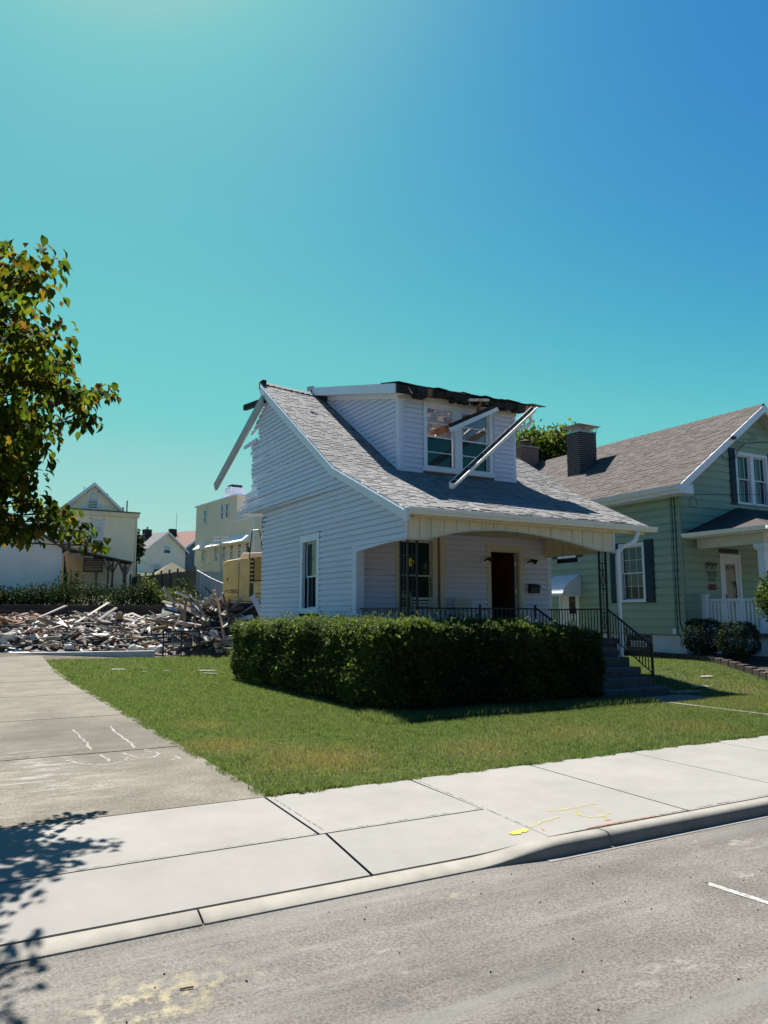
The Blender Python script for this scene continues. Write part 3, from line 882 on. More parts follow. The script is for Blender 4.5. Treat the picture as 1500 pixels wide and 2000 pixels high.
# porch: floor, skirt, ceiling, arched front, side valance
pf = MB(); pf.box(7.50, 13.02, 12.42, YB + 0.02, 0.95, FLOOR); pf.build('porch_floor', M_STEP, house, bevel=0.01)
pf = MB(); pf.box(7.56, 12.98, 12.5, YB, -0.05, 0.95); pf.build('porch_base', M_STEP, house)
pf = MB(); pf.box(7.62, 12.9, 12.62, YB - 0.0, 3.47, 3.50); pf.build('porch_ceiling', M_CREAM, house)
AX = [(7.5, 3.04), (7.90, 3.04), (8.08, 3.09), (8.29, 3.145), (8.63, 3.22), (9.01, 3.275), (9.4, 3.31), (9.75, 3.325), (10.06, 3.325), (10.62, 3.29), (11.1, 3.245), (11.61, 3.18), (12.0, 3.115), (12.38, 3.04), (12.61, 3.01), (12.98, 3.01)]

def arch(x):
    return float(np.interp(x, [a for a, _ in AX], [b for _, b in AX]))

bk = MB(); pts = [(x, arch(x) + 0.004) for x in np.linspace(7.5, 12.98, 45)]
bk.prism(pts + [(12.98, 3.50), (7.5, 3.50)], lambda p: (p[0], YF + 0.015, p[1]), lambda p: (p[0], YF + 0.16, p[1]))
valance = bk.build('porch_arch', M_CREAM_TRIM, house)
edges = [7.515, 7.78] + list(np.linspace(8.05, 12.96, 17))
for a, b in zip(edges, edges[1:]):
    xs2 = np.linspace(a + 0.006, b - 0.006, 5)
    MB().prism([(x, arch(x) + 0.03) for x in xs2] + [(b - .006, 3.49), (a + .006, 3.49)], lambda p: (p[0], YF - 0.006, p[1]), lambda p: (p[0], YF + 0.012, p[1])).build('arch_panel', M_CREAM, valance)
tp = MB()
tpts = np.linspace(7.5, 12.98, 40)
for a, b in zip(tpts, tpts[1:]):
    tp.hexa([(a, YF - .016, arch(a) - .004), (b, YF - .016, arch(b) - .004), (b, YF + .165, arch(b) - .004), (a, YF + .165, arch(a) - .004), (a, YF - .016, arch(a) + .03), (b, YF - .016, arch(b) + .03), (b, YF + .165, arch(b) + .03), (a, YF + .165, arch(a) + .03)])
tp.build('arch_trim', M_CREAM_TRIM, valance)
sv = MB(); sv.box(12.90, 12.97, 12.68, YB - .03, 3.02, 3.47); val2 = sv.build('side_valance', M_CREAM_TRIM, house)
for k in range(6):
    y = 12.70 + k * 0.34
    MB().box(12.885, 12.898, y + .008, y + .332, 3.04, 3.46).build('valance_panel', M_CREAM, val2)
tr = MB(); tr.box(12.96, 13.03, 12.49, 12.56, 2.98, 3.5); tr.build('corner_board', M_TRIM, valance)
sf = MB(); sf.box(7.42, 14.05, 12.30, 12.5, 3.50, 3.525); sf.build('soffit', M_CREAM, house)
sf = MB(); sf.box(13.1, 14.2, 12.4, 17.4, 3.505, 3.53)

# roof
EX, EK, ER = (12.36, 3.62), (15.6, 4.99), (20.8, 8.42)
RL = Vector((0, EK[0] - EX[0], EK[1] - EX[1])); RU = Vector((0, ER[0] - EK[0], ER[1] - EK[1]))
l1, l2 = RL.length, RU.length
d1, d2 = RL / l1, RU / l2
n1 = Vector((0, -d1.z, d1.y)); n2 = Vector((0, -d2.z, d2.y))
blend = 0.35

def RS(u, s):
    if s <= l1:
        return Vector((u, EX[0], EX[1])) + d1 * s
    return Vector((u, EK[0], EK[1])) + d2 * (s - l1)

def RN(s):
    return n1 if s < l1 - 0.05 else n2

def right_edge(y):
    return float(np.interp(y, [12.36, 15.6, 17.4, 20.8], [14.07, 14.62, 14.40, 14.1]))

def top_y(x):
    return float(np.interp(x, [7.4, 9.3, 13, 14.5], [20.8, 20.35, 17.8, 17.35]))

deck = MB()
def deck_piece(x0, x1, y0, y1):
    def z(y): return float(np.interp(y, [EX[0], EK[0], ER[0]], [EX[1], EK[1], ER[1]]))
    cuts = [y0] + [c for c in (EK[0],) if y0 < c < y1] + [y1]
    for a, b in zip(cuts, cuts[1:]):
        xa = min(x1, right_edge(a)) if x1 > 13.9 else x1; xb = min(x1, right_edge(b)) if x1 > 13.9 else x1
        deck.hexa([(x0, a, z(a) - .10), (xa, a, z(a) - .10), (xb, b, z(b) - .10), (x0, b, z(b) - .10), (x0, a, z(a) - .001), (xa, a, z(a) - .001), (xb, b, z(b) - .001), (x0, b, z(b) - .001)])
deck_piece(7.40, 9.25, 12.36, 20.4)
deck_piece(9.25, 12.88, 12.36, 15.8)
deck_piece(12.88, 14.6, 12.36, 17.5)
roof = deck.build('roof', M_TAR, house)
rk = random.Random(9)

def keep(r, u, s):
    y = RS(0, s).y
    if y > top_y(u) - 0.1: return False
    if 9.2 < u < 12.93 and y > 15.72: return False
    if u > 12.9 and y > 17.3: return False
    if r == 0 and 8.15 < u < 13.55: return False
    if r == 1 and 8.15 < u < 13.6: return rk.random() < 0.42
    if r == 2 and 8.3 < u < 11.6: return rk.random() < 0.86
    return True

shingles(roof, RS, RN, int((l1 + l2) / 0.127), 0.127, lambda s: (7.375, right_edge(RS(0, s).y)), M_SHING, 290, keep=keep)
# lifted strip of felt along the eave
for k in range(16):
    x = 8.2 + k * 0.335
    s = rk.uniform(0.05, 0.12)
    c = RS(x, s) + n1 * rk.uniform(0.012, 0.03); d = RS(x + 0.34, s + rk.uniform(-0.02, 0.02)) + n1 * rk.uniform(0.012, 0.03)
    MB().beam(c, d, 0.07, 0.012, up=n1).build('felt_strip', M_TAR, roof)
for k in range(14):
    x = rk.uniform(8.4, 12.9); s = rk.uniform(0.1, 0.34)
    c = RS(x, s) + n1 * 0.02
    MB().beam(c, c + Vector((rk.uniform(.05, .25), rk.uniform(-.03, .03), rk.uniform(0, .03))), 0.05, 0.006, up=n1).build('loose_tab', M_SHING[rk.choice((2, 4, 1))], roof)
MB().box(7.40, 7.52, 20.55, 20.86, 8.22, 8.44).build('ridge_stub', M_CHAR, roof)
for k in range(9):   # broken ridge edge
    x = 7.45 + k * 0.17; y = top_y(x)
    zt = 4.99 + (y - 15.6) * 0.66
    MB().beam((x, y - .10, zt - .05), (x + .18, y - .14 - rk.uniform(0, .03), zt - .06 + rk.uniform(0, .02)), 0.22, 0.02, up=n2).build('ridge_tab', M_SHING[rk.choice((3, 4, 0))], roof)
# rake boards
rb = MB(); W = 0.20
def rake(a, b, x0, x1, w, drop=0.0):
    rb.hexa([(x0, a[0], a[1] - w), (x1, a[0], a[1] - w), (x1, b[0], b[1] - w), (x0, b[0], b[1] - w), (x0, a[0], a[1] - drop), (x1, a[0], a[1] - drop), (x1, b[0], b[1] - drop), (x0, b[0], b[1] - drop)])
rake((12.36, 3.625), (15.6, 4.995), 7.375, 7.42, 0.235); rake((15.6, 4.995), (20.72, 8.365), 7.375, 7.42, 0.29)
rake((12.36, 3.60), (15.6, 4.97), 7.36, 7.374, 0.12, 0.02); rake((15.6, 4.97), (20.65, 8.30), 7.36, 7.374, 0.14, 0.02)
rb.build('rake_board', M_TRIM, roof)
rb = MB(); rake((12.45, 3.44), (15.6, 4.78), 7.41, 7.50, 0.02); rake((15.6, 4.78), (20.4, 7.95), 7.41, 7.50, 0.02); rb.build('rake_soffit', M_TRIM, roof)
MB().box(7.355, 7.43, 12.28, 12.38, 3.36, 3.63).build('rake_end', M_TRIM, roof, bevel=0.005)
# torn rear rake board hanging down and a charred rafter end
hb = MB(); hb.hexa([(7.30, 20.22, 7.62), (7.34, 20.22, 7.62), (7.30, 24.56, 5.70), (7.26, 24.56, 5.70), (7.30, 20.35, 7.92), (7.34, 20.35, 7.92), (7.30, 24.74, 5.95), (7.26, 24.74, 5.95)])
hang = hb.build('hanging_rake_board', mat('grey_board_back', (0.40, 0.39, 0.37), 0.8, 0.1, 3), house)
MB().beam((7.37, 20.3, 7.63), (7.31, 24.5, 5.71), 0.012, 0.05).build('board_lip', M_TRIM, hang)
MB().beam((7.5, 20.2, 7.78), (7.36, 22.0, 7.93), 0.1, 0.17).build('rafter_end', M_CHAR, house)
MB().hexa([(7.4, 22.1, 7.0), (7.44, 22.1, 7.0), (7.44, 22.75, 6.72), (7.4, 22.75, 6.72), (7.4, 22.0, 7.25), (7.44, 22.0, 7.25), (7.44, 22.8, 6.98), (7.4, 22.8, 6.98)]).build('torn_strip', M_SIDING, house)

# eave gutter and downspout
def gutter_mesh(a, b, w=0.125, h=0.12, up=(0, 0, 1), out=(0, -1, 0), t=0.006):
    """open K-style trough from a to b"""
    a = Vector(a); b = Vector(b); u = Vector(up).normalized(); o = Vector(out).normalized()
    prof = [(0, h), (0, 0), (w * 0.62, 0), (w * 0.72, h * 0.25), (w * 0.95, h * 0.62), (w, h), (w - .02, h), (w - .02, h - t), (w - t, h - t), (w * 0.95 - t, h * 0.62), (w * 0.70 - t, h * 0.25), (w * 0.6, t), (t, t), (t, h)]
    return MB().prism(prof, lambda p: a + o * p[0] + u * p[1], lambda p: b + o * p[0] + u * p[1])
g = gutter_mesh((7.41, 12.36, 3.525), (14.16, 12.36, 3.50))
g.box(7.405, 7.415, 12.235, 12.36, 3.525, 3.645); g.box(14.155, 14.165, 12.235, 12.36, 3.50, 3.62)
gut = g.build('gutter', M_GUTTER, house)
MB().beam((7.6, 12.42, 3.50), (9.0, 12.42, 3.497), 0.05, 0.045).build('fascia_strip', M_CREAM, house)
MB().beam((9.02, 12.425, 3.495), (13.9, 12.425, 3.47), 0.05, 0.055).build('fascia_strip', M_CREAM, house)
ds_ = MB()
pth = [(13.55, 12.30, 3.52), (13.55, 12.30, 3.42), (13.5, 12.31, 3.30), (13.36, 12.34, 3.20), (13.15, 12.40, 3.12), (13.05, 12.43, 3.02), (13.03, 12.44, 2.85), (13.03, 12.44, 1.5), (13.03, 12.44, 0.25), (13.03, 12.36, 0.14), (13.03, 12.2, 0.1)]
ds_.tube(pth, 0.052, 8)
ds_.build('downspout', M_GUTTER, house, smooth=True)

# iron columns, railings
def scroll(mb, f, u, z, h, w=0.05):
    """lyre ornament: a diamond with curls at both ends"""
    for s in (-1, 1):
        mb.tube([f(u, 0, z + h * 0.15), f(u + s * w, 0, z + h * 0.36), f(u + s * w * 0.9, 0, z + h * 0.55), f(u + s * w * 0.2, 0, z + h * 0.80), f(u, 0, z + h * 0.85)], 0.009, 4)
        for c in (z + h * 0.90, z + h * 0.10):
            mb.tube([f(u + s * w * 0.45 + 0.02 * math.cos(k * 1.05), 0, c + 0.02 * math.sin(k * 1.05)) for k in range(7)], 0.008, 4)

def iron_column(corner, du, dv, name='iron_column'):
    x, y = corner; mb = MB()
    cs = [(x, y), (x + du, y), (x, y + dv)]
    for (a, b) in cs:
        mb.box(a - .019, a + .019, b - .019, b + .019, FLOOR, 3.04)
    for (ca, cb) in ((cs[0], cs[1]), (cs[0], cs[2])):
        f = lambda u, o, z, ca=ca, cb=cb: (ca[0] + (cb[0] - ca[0]) * u, ca[1] + (cb[1] - ca[1]) * u, z)
        for z in (1.2, 1.72, 2.05, 2.75):
            mb.beam(f(0, 0, z), f(1, 0, z), 0.014, 0.014)
        mb.beam(f(.5, 0, 1.2), f(.5, 0, 2.75), 0.016, 0.016)
        L = math.hypot(cb[0] - ca[0], cb[1] - ca[1])
        for (z, h) in ((1.25, 0.42), (2.12, 0.52)):
            scroll(mb, lambda u, o, zz: f(.5 + u / L, 0, zz), 0, z, h, 0.055)
        mb.beam(f(.5, 0, 2.75), f(.5, 0, 3.0), 0.012, 0.012)
    return mb.build(name, M_BLACKIRON, house)

iron_column((7.58, 12.62), 0.21, 0.28)
iron_column((12.80, 12.58), -0.20, 0.20)

def railing(a, b, z0, z1, orn=0.5, step=0.105, drop0=0.58):
    """top and bottom rail with separate balusters; slopes when z0 and z1 differ"""
    a = Vector((a[0], a[1], z0)); b = Vector((b[0], b[1], z1)); mb = MB()
    mb.beam(a, b, 0.036, 0.03); low = Vector((0, 0, drop0)); mb.beam(a - low, b - low, 0.022, 0.016)
    o = mb.build('railing', M_BLACKIRON, house)
    n = max(1, int((b - a).length / step))
    for k in range(1, n):
        p = a.lerp(b, k / n)
        MB().box(p.x - .008, p.x + .008, p.y - .008, p.y + .008, p.z - drop0, p.z).build('baluster', M_BLACKIRON, o)
    d = (b - a).normalized()
    sc = MB(); c = a.lerp(b, orn)
    scroll(sc, lambda u, o_, z: (c.x + d.x * u, c.y + d.y * u, z + (d.z * u)), 0, c.z - drop0 + .06, 0.42, 0.06)
    sc.build('rail_scroll', M_BLACKIRON, o)
    return o

railing((7.58, 14.58), (7.58, 12.90), 1.72, 1.72, 0.55)
railing((7.80, 12.60), (9.28, 12.60), 1.72, 1.72, 0.5)
railing((9.28, 12.60), (10.72, 12.60), 1.72, 1.72, 0.62)
railing((12.95, 14.70), (12.80, 12.80), 1.72, 1.72, 0.5)
railing((12.74, 12.52), (12.50, 11.12), 1.72, 0.98, 0.45, drop0=0.56)
railing((10.72, 12.55), (10.72, 11.1), 1.72, 0.98, 0.45, drop0=0.56)
for (x, y, z0, z1) in ((9.28, 12.6, FLOOR, 1.80), (10.72, 12.6, FLOOR, 1.80), (12.50, 11.1, 0.16, 1.0), (10.72, 11.1, 0.16, 1.0)):
    MB().box(x - .02, x + .02, y - .02, y + .02, z0, z1).build('rail_post', M_BLACKIRON, house)

# front steps
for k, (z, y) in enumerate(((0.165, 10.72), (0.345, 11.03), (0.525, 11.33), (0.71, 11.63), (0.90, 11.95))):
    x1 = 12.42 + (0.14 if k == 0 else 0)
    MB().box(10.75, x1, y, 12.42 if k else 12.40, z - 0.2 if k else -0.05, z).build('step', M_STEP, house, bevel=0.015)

# ------------------------------------------------------------------ dormer
dm = MB()
dm.prism([(15.8, 5.0), (20.3, 8.0), (20.3, 8.18), (15.8, 7.06)], lambda p: (9.252, p[0], p[1]), lambda p: (9.34, p[0], p[1]))
dm.prism([(15.8, 5.0), (18.3, 6.7), (18.3, 7.7), (15.8, 7.06)], lambda p: (12.80, p[0], p[1]), lambda p: (12.878, p[0], p[1]))
for (a, b, z0, z1) in ((9.26, 10.08, 5.05, 7.05), (12.02, 12.87, 5.05, 7.05), (10.08, 12.02, 5.05, 5.33), (10.08, 12.02, 6.88, 7.05), (10.93, 11.10, 5.3, 6.9)):
    wbox(dm, dfront, a, b, -0.1, -0.002, z0, z1)
dorm = dm.build('dormer', mat('old_sheathing', (0.25, 0.15, 0.085), 0.9, 0.3, 5), house)
claps(dorm, dfront, [(9.27, 5.09), (12.87, 5.09), (12.87, 6.95), (9.27, 6.95)], [(9.93, 12.15, 4.9, 7.2)], 0.127, 5.09, 6.95, M_SIDING)
claps(dorm, dcheek, [(15.85, 5.12), (20.1, 7.93), (20.1, 8.03), (15.85, 6.95)], [], 0.127, 5.10, 8.05, M_SIDING)
tr = MB()
wbox(tr, dfront, 9.235, 9.36, -0.05, 0.03, 5.06, 6.98); tr.build('corner_board', M_TRIM, dorm, bevel=0.004)
tr = MB(); wbox(tr, dfront, 12.79, 12.90, -0.05, 0.03, 5.08, 6.98); tr.build('corner_board', M_TRIM, dorm, bevel=0.004)
tr = MB(); wbox(tr, dcheek, 15.78, 15.90, -0.02, 0.03, 5.1, 6.98); tr.build('corner_board', M_TRIM, dorm, bevel=0.004)
tr = MB(); wbox(tr, dfront, 9.22, 12.92, -0.02, 0.05, 6.93, 7.08); tr.build('frieze_board', mat('stained_trim', (0.62, 0.56, 0.46), 0.6, 0.12, 3, extra=streak), dorm)
tr = MB(); tr.hexa([(9.19, 15.78, 6.90), (9.26, 15.78, 6.90), (9.26, 20.3, 8.00), (9.19, 20.3, 8.00), (9.19, 15.78, 7.05), (9.26, 15.78, 7.05), (9.26, 20.3, 8.14), (9.19, 20.3, 8.14)]); tr.build('frieze_board', M_TRIM, dorm)
fl = MB(); p0, p1 = RS(9.22, l1 + 0.2), RS(9.22, l1 + l2 - 0.45)
fl.beam(p0 + n2 * .02, p1 + n2 * .02, 0.05, 0.04, up=n2); fl.build('flashing', M_TRIM, dorm)
DW = [(9.95, 11.02), (11.02, 12.13)]
for (a, b) in DW:
    window(house, dfront, a, b, 5.22, 6.98, trim=0.115, glass=M_GLASS, glass2=M_GLASS_CLEAR, bars=(0.48,), split=0.5, rec=0.05, sill=False, name='dormer_window')
tr = MB(); wbox(tr, dfront, 9.93, 12.15, 0.0, 0.055, 5.16, 5.27); tr.build('window_sill', M_TRIM, dorm, bevel=0.005)
# wrecked attic seen through the panes: boards, rafters, torn insulation
at_ = MB(); at_.hexa([(9.36, 17.6, 5.0), (12.78, 17.5, 5.0), (12.78, 17.6, 5.0), (9.36, 17.7, 5.0), (9.36, 18.5, 7.9), (12.78, 18.2, 7.7), (12.78, 18.3, 7.7), (9.36, 18.6, 7.9)]); at_.build('attic_boarding', M_PLY, dorm)
for k in range(7):
    x = 9.6 + k * 0.5
    MB().beam((x, 15.9, 7.02), (x + 0.05, 18.6, 7.62), 0.05, 0.13).build('attic_rafter', M_BROWNWOOD, dorm)
for (a, b) in (((9.7, 16.6, 5.4), (11.0, 17.4, 7.3)), ((10.4, 16.9, 5.3), (10.9, 17.3, 7.2)), ((11.3, 16.7, 6.0), (12.6, 17.3, 6.9)), ((11.9, 17.0, 5.2), (11.5, 17.2, 7.3)), ((9.9, 17.0, 6.4), (12.5, 17.4, 5.9))):
    MB().beam(a, b, 0.05, 0.10).build('broken_stud', M_BROWNWOOD, dorm)
ins = MB(); rj = random.Random(4)
for k in range(26):
    c = Vector((rj.uniform(9.9, 11.5), rj.uniform(16.9, 17.3), rj.uniform(6.3, 7.3)))
    r_ = rj.uniform(.08, .2)
    ins.hexa([c + Vector((sx * r_ * rj.uniform(.5, 1.2), sy * .05, sz * r_ * rj.uniform(.4, 1))) for (sx, sy, sz) in ((-1, -1, -1), (1, -1, -1), (1, 1, -1), (-1, 1, -1), (-1, -1, 1), (1, -1, 1), (1, 1, 1), (-1, 1, 1))])
ins.build('torn_insulation', M_INSUL, dorm)
MB().box(9.36, 12.78, 15.95, 17.9, 4.95, 5.0).build('attic_floor', M_PLY, dorm)
# dormer roof: flat shed, front edge broken to the dark boards
dr_ = MB()
sl = (8.44 - 7.17) / (20.6 - 15.40)
def dz(y): return 7.17 + (y - 15.40) * sl
for (x0, x1, y0, y1) in ((8.97, 9.7, 15.42, 20.6), (9.7, 12.5, 15.42, 16.5), (12.5, 13.2, 15.42, 18.4)):  # middle left open, unseen from below, to let daylight into the attic
    dr_.hexa([(x0, y0, dz(y0) - .1), (x1, y0, dz(y0) - .1), (x1, y1, dz(y1) - .1), (x0, y1, dz(y1) - .1), (x0, y0, dz(y0)), (x1, y0, dz(y0)), (x1, y1, dz(y1)), (x0, y1, dz(y1))])
drf = dr_.build('dormer_roof', M_CHAR, dorm)
db = MB()
db.hexa([(8.93, 15.44, dz(15.44) - .25), (8.968, 15.44, dz(15.44) - .25), (8.968, 20.5, dz(20.5) - .25), (8.93, 20.5, dz(20.5) - .25), (8.93, 15.44, dz(15.44) - .01), (8.968, 15.44, dz(15.44) - .01), (8.968, 20.5, dz(20.5) - .01), (8.93, 20.5, dz(20.5) - .01)])
db.build('rake_board', M_TRIM, drf)
db = MB(); db.hexa([(8.96, 15.5, dz(15.5) - .25), (9.24, 15.5, dz(15.5) - .25), (9.24, 20.4, dz(20.4) - .25), (8.96, 20.4, dz(20.4) - .25), (8.96, 15.5, dz(15.5) - .235), (9.24, 15.5, dz(15.5) - .235), (9.24, 20.4, dz(20.4) - .235), (8.96, 20.4, dz(20.4) - .235)]); db.build('soffit', M_TRIM, drf)
rd = random.Random(21)
x = 8.98
while x < 13.15:      # broken decking ends along the front eave
    w = rd.uniform(0.07, 0.30)
    y0 = 15.40 - rd.uniform(0, 0.07); t = rd.choice((0.02, 0.1, 0.2, 0.3)) * rd.uniform(.6, 1.2); sag = 0.03 * math.sin((x - 8.9) * 1.3) + rd.uniform(-.012, .012)
    MB().box(x, min(x + w, 13.2), y0, 15.62, dz(15.4) - 0.11 - t * .5, dz(15.4) - 0.02 + sag * .3).build('broken_decking', M_BROWNWOOD if rd.random() < 0.22 else M_CHAR, drf)
    x += w
x = 8.95
while x < 13.15:
    w = rd.uniform(0.15, 0.45); y0 = 15.36 - rd.uniform(-.04, .10); up = rd.uniform(0, .05)
    MB().hexa([(x, y0, dz(y0) + .002 + up), (x + w, y0, dz(y0) + .002 + up * .4), (x + w, 16.2, dz(16.2) + .002), (x, 16.2, dz(16.2) + .002), (x, y0, dz(y0) + .022 + up), (x + w, y0, dz(y0) + .022 + up * .4), (x + w, 16.2, dz(16.2) + .02), (x, 16.2, dz(16.2) + .02)]).build('roof_felt', M_SHING[3] if rd.random() < .5 else M_TAR, drf)
    x += w
for k in range(26):   # splinters and shreds of felt hanging from the broken eave
    x = rd.uniform(9.0, 13.1); L = rd.uniform(.06, .24); y0 = 15.36 + rd.uniform(-.03, .1)
    MB().beam((x, y0, 7.10), (x + rd.uniform(-.1, .14), y0 - rd.uniform(-.04, .07), 7.08 - L * .7), rd.uniform(.012, .06), .008).build('splinter', rd.choice((M_CHAR, M_BROWNWOOD, M_TAR, M_INSUL)), drf)
for k in range(9):
    x = 9.3 + k * 0.45
    MB().box(x, x + 0.05, 15.45, 15.84, 7.07, 7.165).build('rafter_tail', M_CHAR, drf)
cb = MB(); cb.hexa([(8.9, 20.45, 8.30), (9.0, 20.45, 8.30), (9.02, 20.75, 8.36), (8.9, 20.75, 8.36), (8.9, 20.45, 8.44), (9.0, 20.45, 8.46), (9.02, 20.75, 8.52), (8.9, 20.75, 8.5)]); cb.build('broken_end', M_INSUL, drf)
MB().beam((8.95, 20.45, 8.32), (9.15, 19.9, 7.9), 0.06, 0.14).build('broken_end', M_CHAR, drf)

# things hanging off the dormer
gt = gutter_mesh((13.08, 15.30, 6.98), (9.36, 13.78, 4.37), 0.17, 0.15, up=(-.386, -.448, .807), out=(.5, -.836, -.226))
hgut = thing('fallen_gutter', 'white roof gutter hanging diagonally across the dormer windows', 'gutter', (9.36, 13.78, 4.37))
gt.build('trough', M_GUTTER, hgut)
a_, b_ = Vector((13.08, 15.30, 6.98)), Vector((9.36, 13.78, 4.37)); gu = Vector((-.386, -.448, .807)).normalized(); go = Vector((.5, -.836, -.226)).normalized()
ib = MB()
ib.prism([(0.008, 0.16), (0.008, 0.008), (0.095, 0.008), (0.135, 0.10)], lambda p: a_.lerp(b_, .005) + go * p[0] + gu * p[1] * 0.8, lambda p: a_.lerp(b_, .985) + go * p[0] + gu * p[1] * 0.8)
ib.build('dark_silt', mat('gutter_silt', (0.03, 0.035, 0.035), 0.9, 0.3), hgut)  # near-black filling along the inside of the trough
for t in (0.16, 0.34, 0.5, 0.66, 0.82, 0.96):
    c = a_.lerp(b_, t)
    MB().beam(c + gu * .148, c + gu * .148 + go * .165, 0.02, 0.008).build('hanger', M_STEEL, hgut)
c = b_
MB().add([c, c + go * .105, c + go * .17 + gu * .15, c + gu * .15], [(0, 1, 2, 3)]).build('end_cap', M_GUTTER, hgut)
eb = MB(); eb.tube([(13.02, 15.32, 6.90), (13.12, 15.38, 6.74), (13.08, 15.45, 6.62), (12.9, 15.5, 6.55), (12.75, 15.52, 6.52)], 0.05, 8); eb.build('downspout_elbow', M_GUTTER, hgut, smooth=True)
lbz = thing('broken_fascia', 'short blackened fascia board hanging loose across the dormer windows', 'board', (11.2, 15.4, 6.4))
bb = MB(); bb.beam((10.50, 15.40, 6.19), (11.92, 15.28, 6.90), 0.035, 0.12); bb.build('board', M_TRIM, lbz)
bb = MB(); bb.beam((10.49, 15.40, 6.29), (11.93, 15.28, 7.0), 0.06, 0.09); bb.build('burnt_edge', M_CHAR, lbz)
bb = MB(); bb.beam((11.42, 15.45, 6.72), (11.44, 15.42, 7.06), 0.05, 0.12); bb.build('hanging_block', M_BROWNWOOD, lbz)
wb_ = MB(); wb_.beam((11.05, 15.33, 7.02), (11.66, 15.32, 7.10), 0.07, 0.06); wb_.build('ragged_fibre', M_INSUL, lbz)
chip = MB(); c = RS(8.22, l1 + 4.0) + n2 * 0.03
chip.beam(c, c + Vector((.16, -.12, -.07)), .05, .02); tag(chip.build('siding_scrap', M_TRIM), 'small white scrap lying on the grey roof slope', 'scrap')

# porch chairs
def chair(loc, rz, label):
    t = thing('porch_chair', label, 'chair', loc, 'chairs on the porch', rz=rz)
    m = mat('chair_cream', (0.50, 0.47, 0.40), 0.6, 0.1); T = Matrix.Translation(loc) @ Matrix.Rotation(rz, 4, 'Z')
    def pc(mb, name, m_=m):
        mb.v = [tuple(T @ Vector(v)) for v in mb.v]
        return mb.build(name, m_, t)
    pc(MB().box(-.24, .24, -.24, .22, .40, .43), 'seat')
    for sx in (-1, 1):
        pc(MB().beam((sx * .24, -.24, 0), (sx * .24, -.22, .62), .035, .035), 'leg')
        pc(MB().beam((sx * .24, .20, 0), (sx * .25, .34, .88), .035, .035), 'leg')
        pc(MB().beam((sx * .25, -.25, .62), (sx * .25, .30, .62), .045, .03), 'arm')
    bk_ = pc(MB().beam((-.26, .34, .88), (.26, .34, .88), .04, .06), 'backrest')
    for k in range(6):
        z = .47 + k * .066
        p = MB().beam((-.24, .235 + (z - .43) * .22, z), (.24, .235 + (z - .43) * .22, z), .012, .045)
        p.v = [tuple(T @ Vector(v)) for v in p.v]; p.build('slat', m, bk_)
    return t
chair((10.30, 14.25, FLOOR), R(10), 'cream slatted porch chair beside the open front door')
chair((9.05, 14.2, FLOOR), R(-8), 'cream slatted porch chair under the window with the yellow sticker')
# ------------------------------------------------------------------ the sage green house
GX, GY = 18.04, 14.77
gside = lambda u, o, z: (GX - o, u, z)
gfront = lambda u, o, z: (u, GY - o, z)
green = thing('green_house', 'sage green house with brown shingled roof and dark brick chimney', 'house', (21.6, 20, 0.4))
GS0, GE = 1.02, 5.06
body = MB(); body.box(GX + .13, 25.07, GY + .13, 26.9, GS0 - .02, GE)
body.prism([(GX + .13, GE), (25.07, GE), (25.07, 5.2), (21.62, 7.7), (GX + .13, 5.2)], lambda p: (p[0], GY + .13, p[1]), lambda p: (p[0], 27.0, p[1]))
gw = body.build('wall', M_DARKROOM, green)
fd = MB(); fd.box(GX + .03, 25.17, GY + .03, 26.97, 0.0, GS0 - .02); fd.build('foundation', M_FOUND, green)
claps(gw, gside, [(GY, GS0), (27, GS0), (27, GE), (GY, GE)], [(16.05, 17.2, 1.93, 3.80), (18.93, 19.95, 0.4, 2.9), (18.96, 19.97, 3.45, 4.9)], 0.232, GS0, GE, M_SAGE, lip=0.026)
claps(gw, gfront, [(GX, GS0), (25.2, GS0), (25.2, 5.30), (21.63, 7.87), (GX, 5.30)], [(19.62, 20.63, 1.0, 3.40), (20.62, 22.25, 4.93, 6.62)], 0.232, GS0, 7.9, M_SAGE, lip=0.026)
cbm = mat('sage_corner', (0.235, 0.27, 0.20), 0.55, 0.05)
MB().box(GX - .035, GX + .07, GY - .035, GY + .07, GS0 - .01, GE - .02).build('corner_board', cbm, green)
# side window and shutters, stair window, side door under its awning
window(green, gside, 16.12, 17.14, 1.97, 3.78, trim=0.09, split=0.5, grid=(2, 1))
def shutter(f, u0, u1, z0, z1):
    s = MB(); wbox(s, f, u0, u1, 0.02, 0.05, z0, z1); o = s.build('shutter', M_NAVY, green, bevel=0.004)
    n = int((z1 - z0) / 0.075)
    lv = MB()
    for k in range(n):
        z = z0 + .05 + (z1 - z0 - .1) * k / n
        lv.hexa([f(u0 + .04, .05, z), f(u1 - .04, .05, z), f(u1 - .04, .062, z), f(u0 + .04, .062, z), f(u0 + .04, .05, z + .055), f(u1 - .04, .05, z + .055), f(u1 - .04, .052, z + .055), f(u0 + .04, .052, z + .055)])
    lv.build('louvre', M_NAVY, o)
shutter(gside, 15.76, 16.10, 1.95, 3.84); shutter(gside, 17.16, 17.50, 1.95, 3.80)
window(green, gside, 19.04, 19.88, 3.50, 4.85, trim=0.08, split=0.5)
shutter(gside, 18.74, 19.02, 3.50, 4.85); shutter(gside, 19.90, 20.18, 3.50, 4.85)
sd = MB(); wbox(sd, gside, 18.95, 19.05, -.04, .03, .45, 2.6); wbox(sd, gside, 19.83, 19.93, -.04, .03, .45, 2.6); wbox(sd, gside, 18.95, 19.93, -.04, .03, 2.5, 2.6); sd.build('door_frame', M_TRIM, green)
sd = MB(); wbox(sd, gside, 19.05, 19.83, -.03, .005, .45, 2.5); sdo = sd.build('side_door', M_TRIM, green)
sd = MB(); wbox(sd, gside, 19.15, 19.45, .005, .012, 1.62, 2.2); sd.build('pane', M_GLASS, sdo)
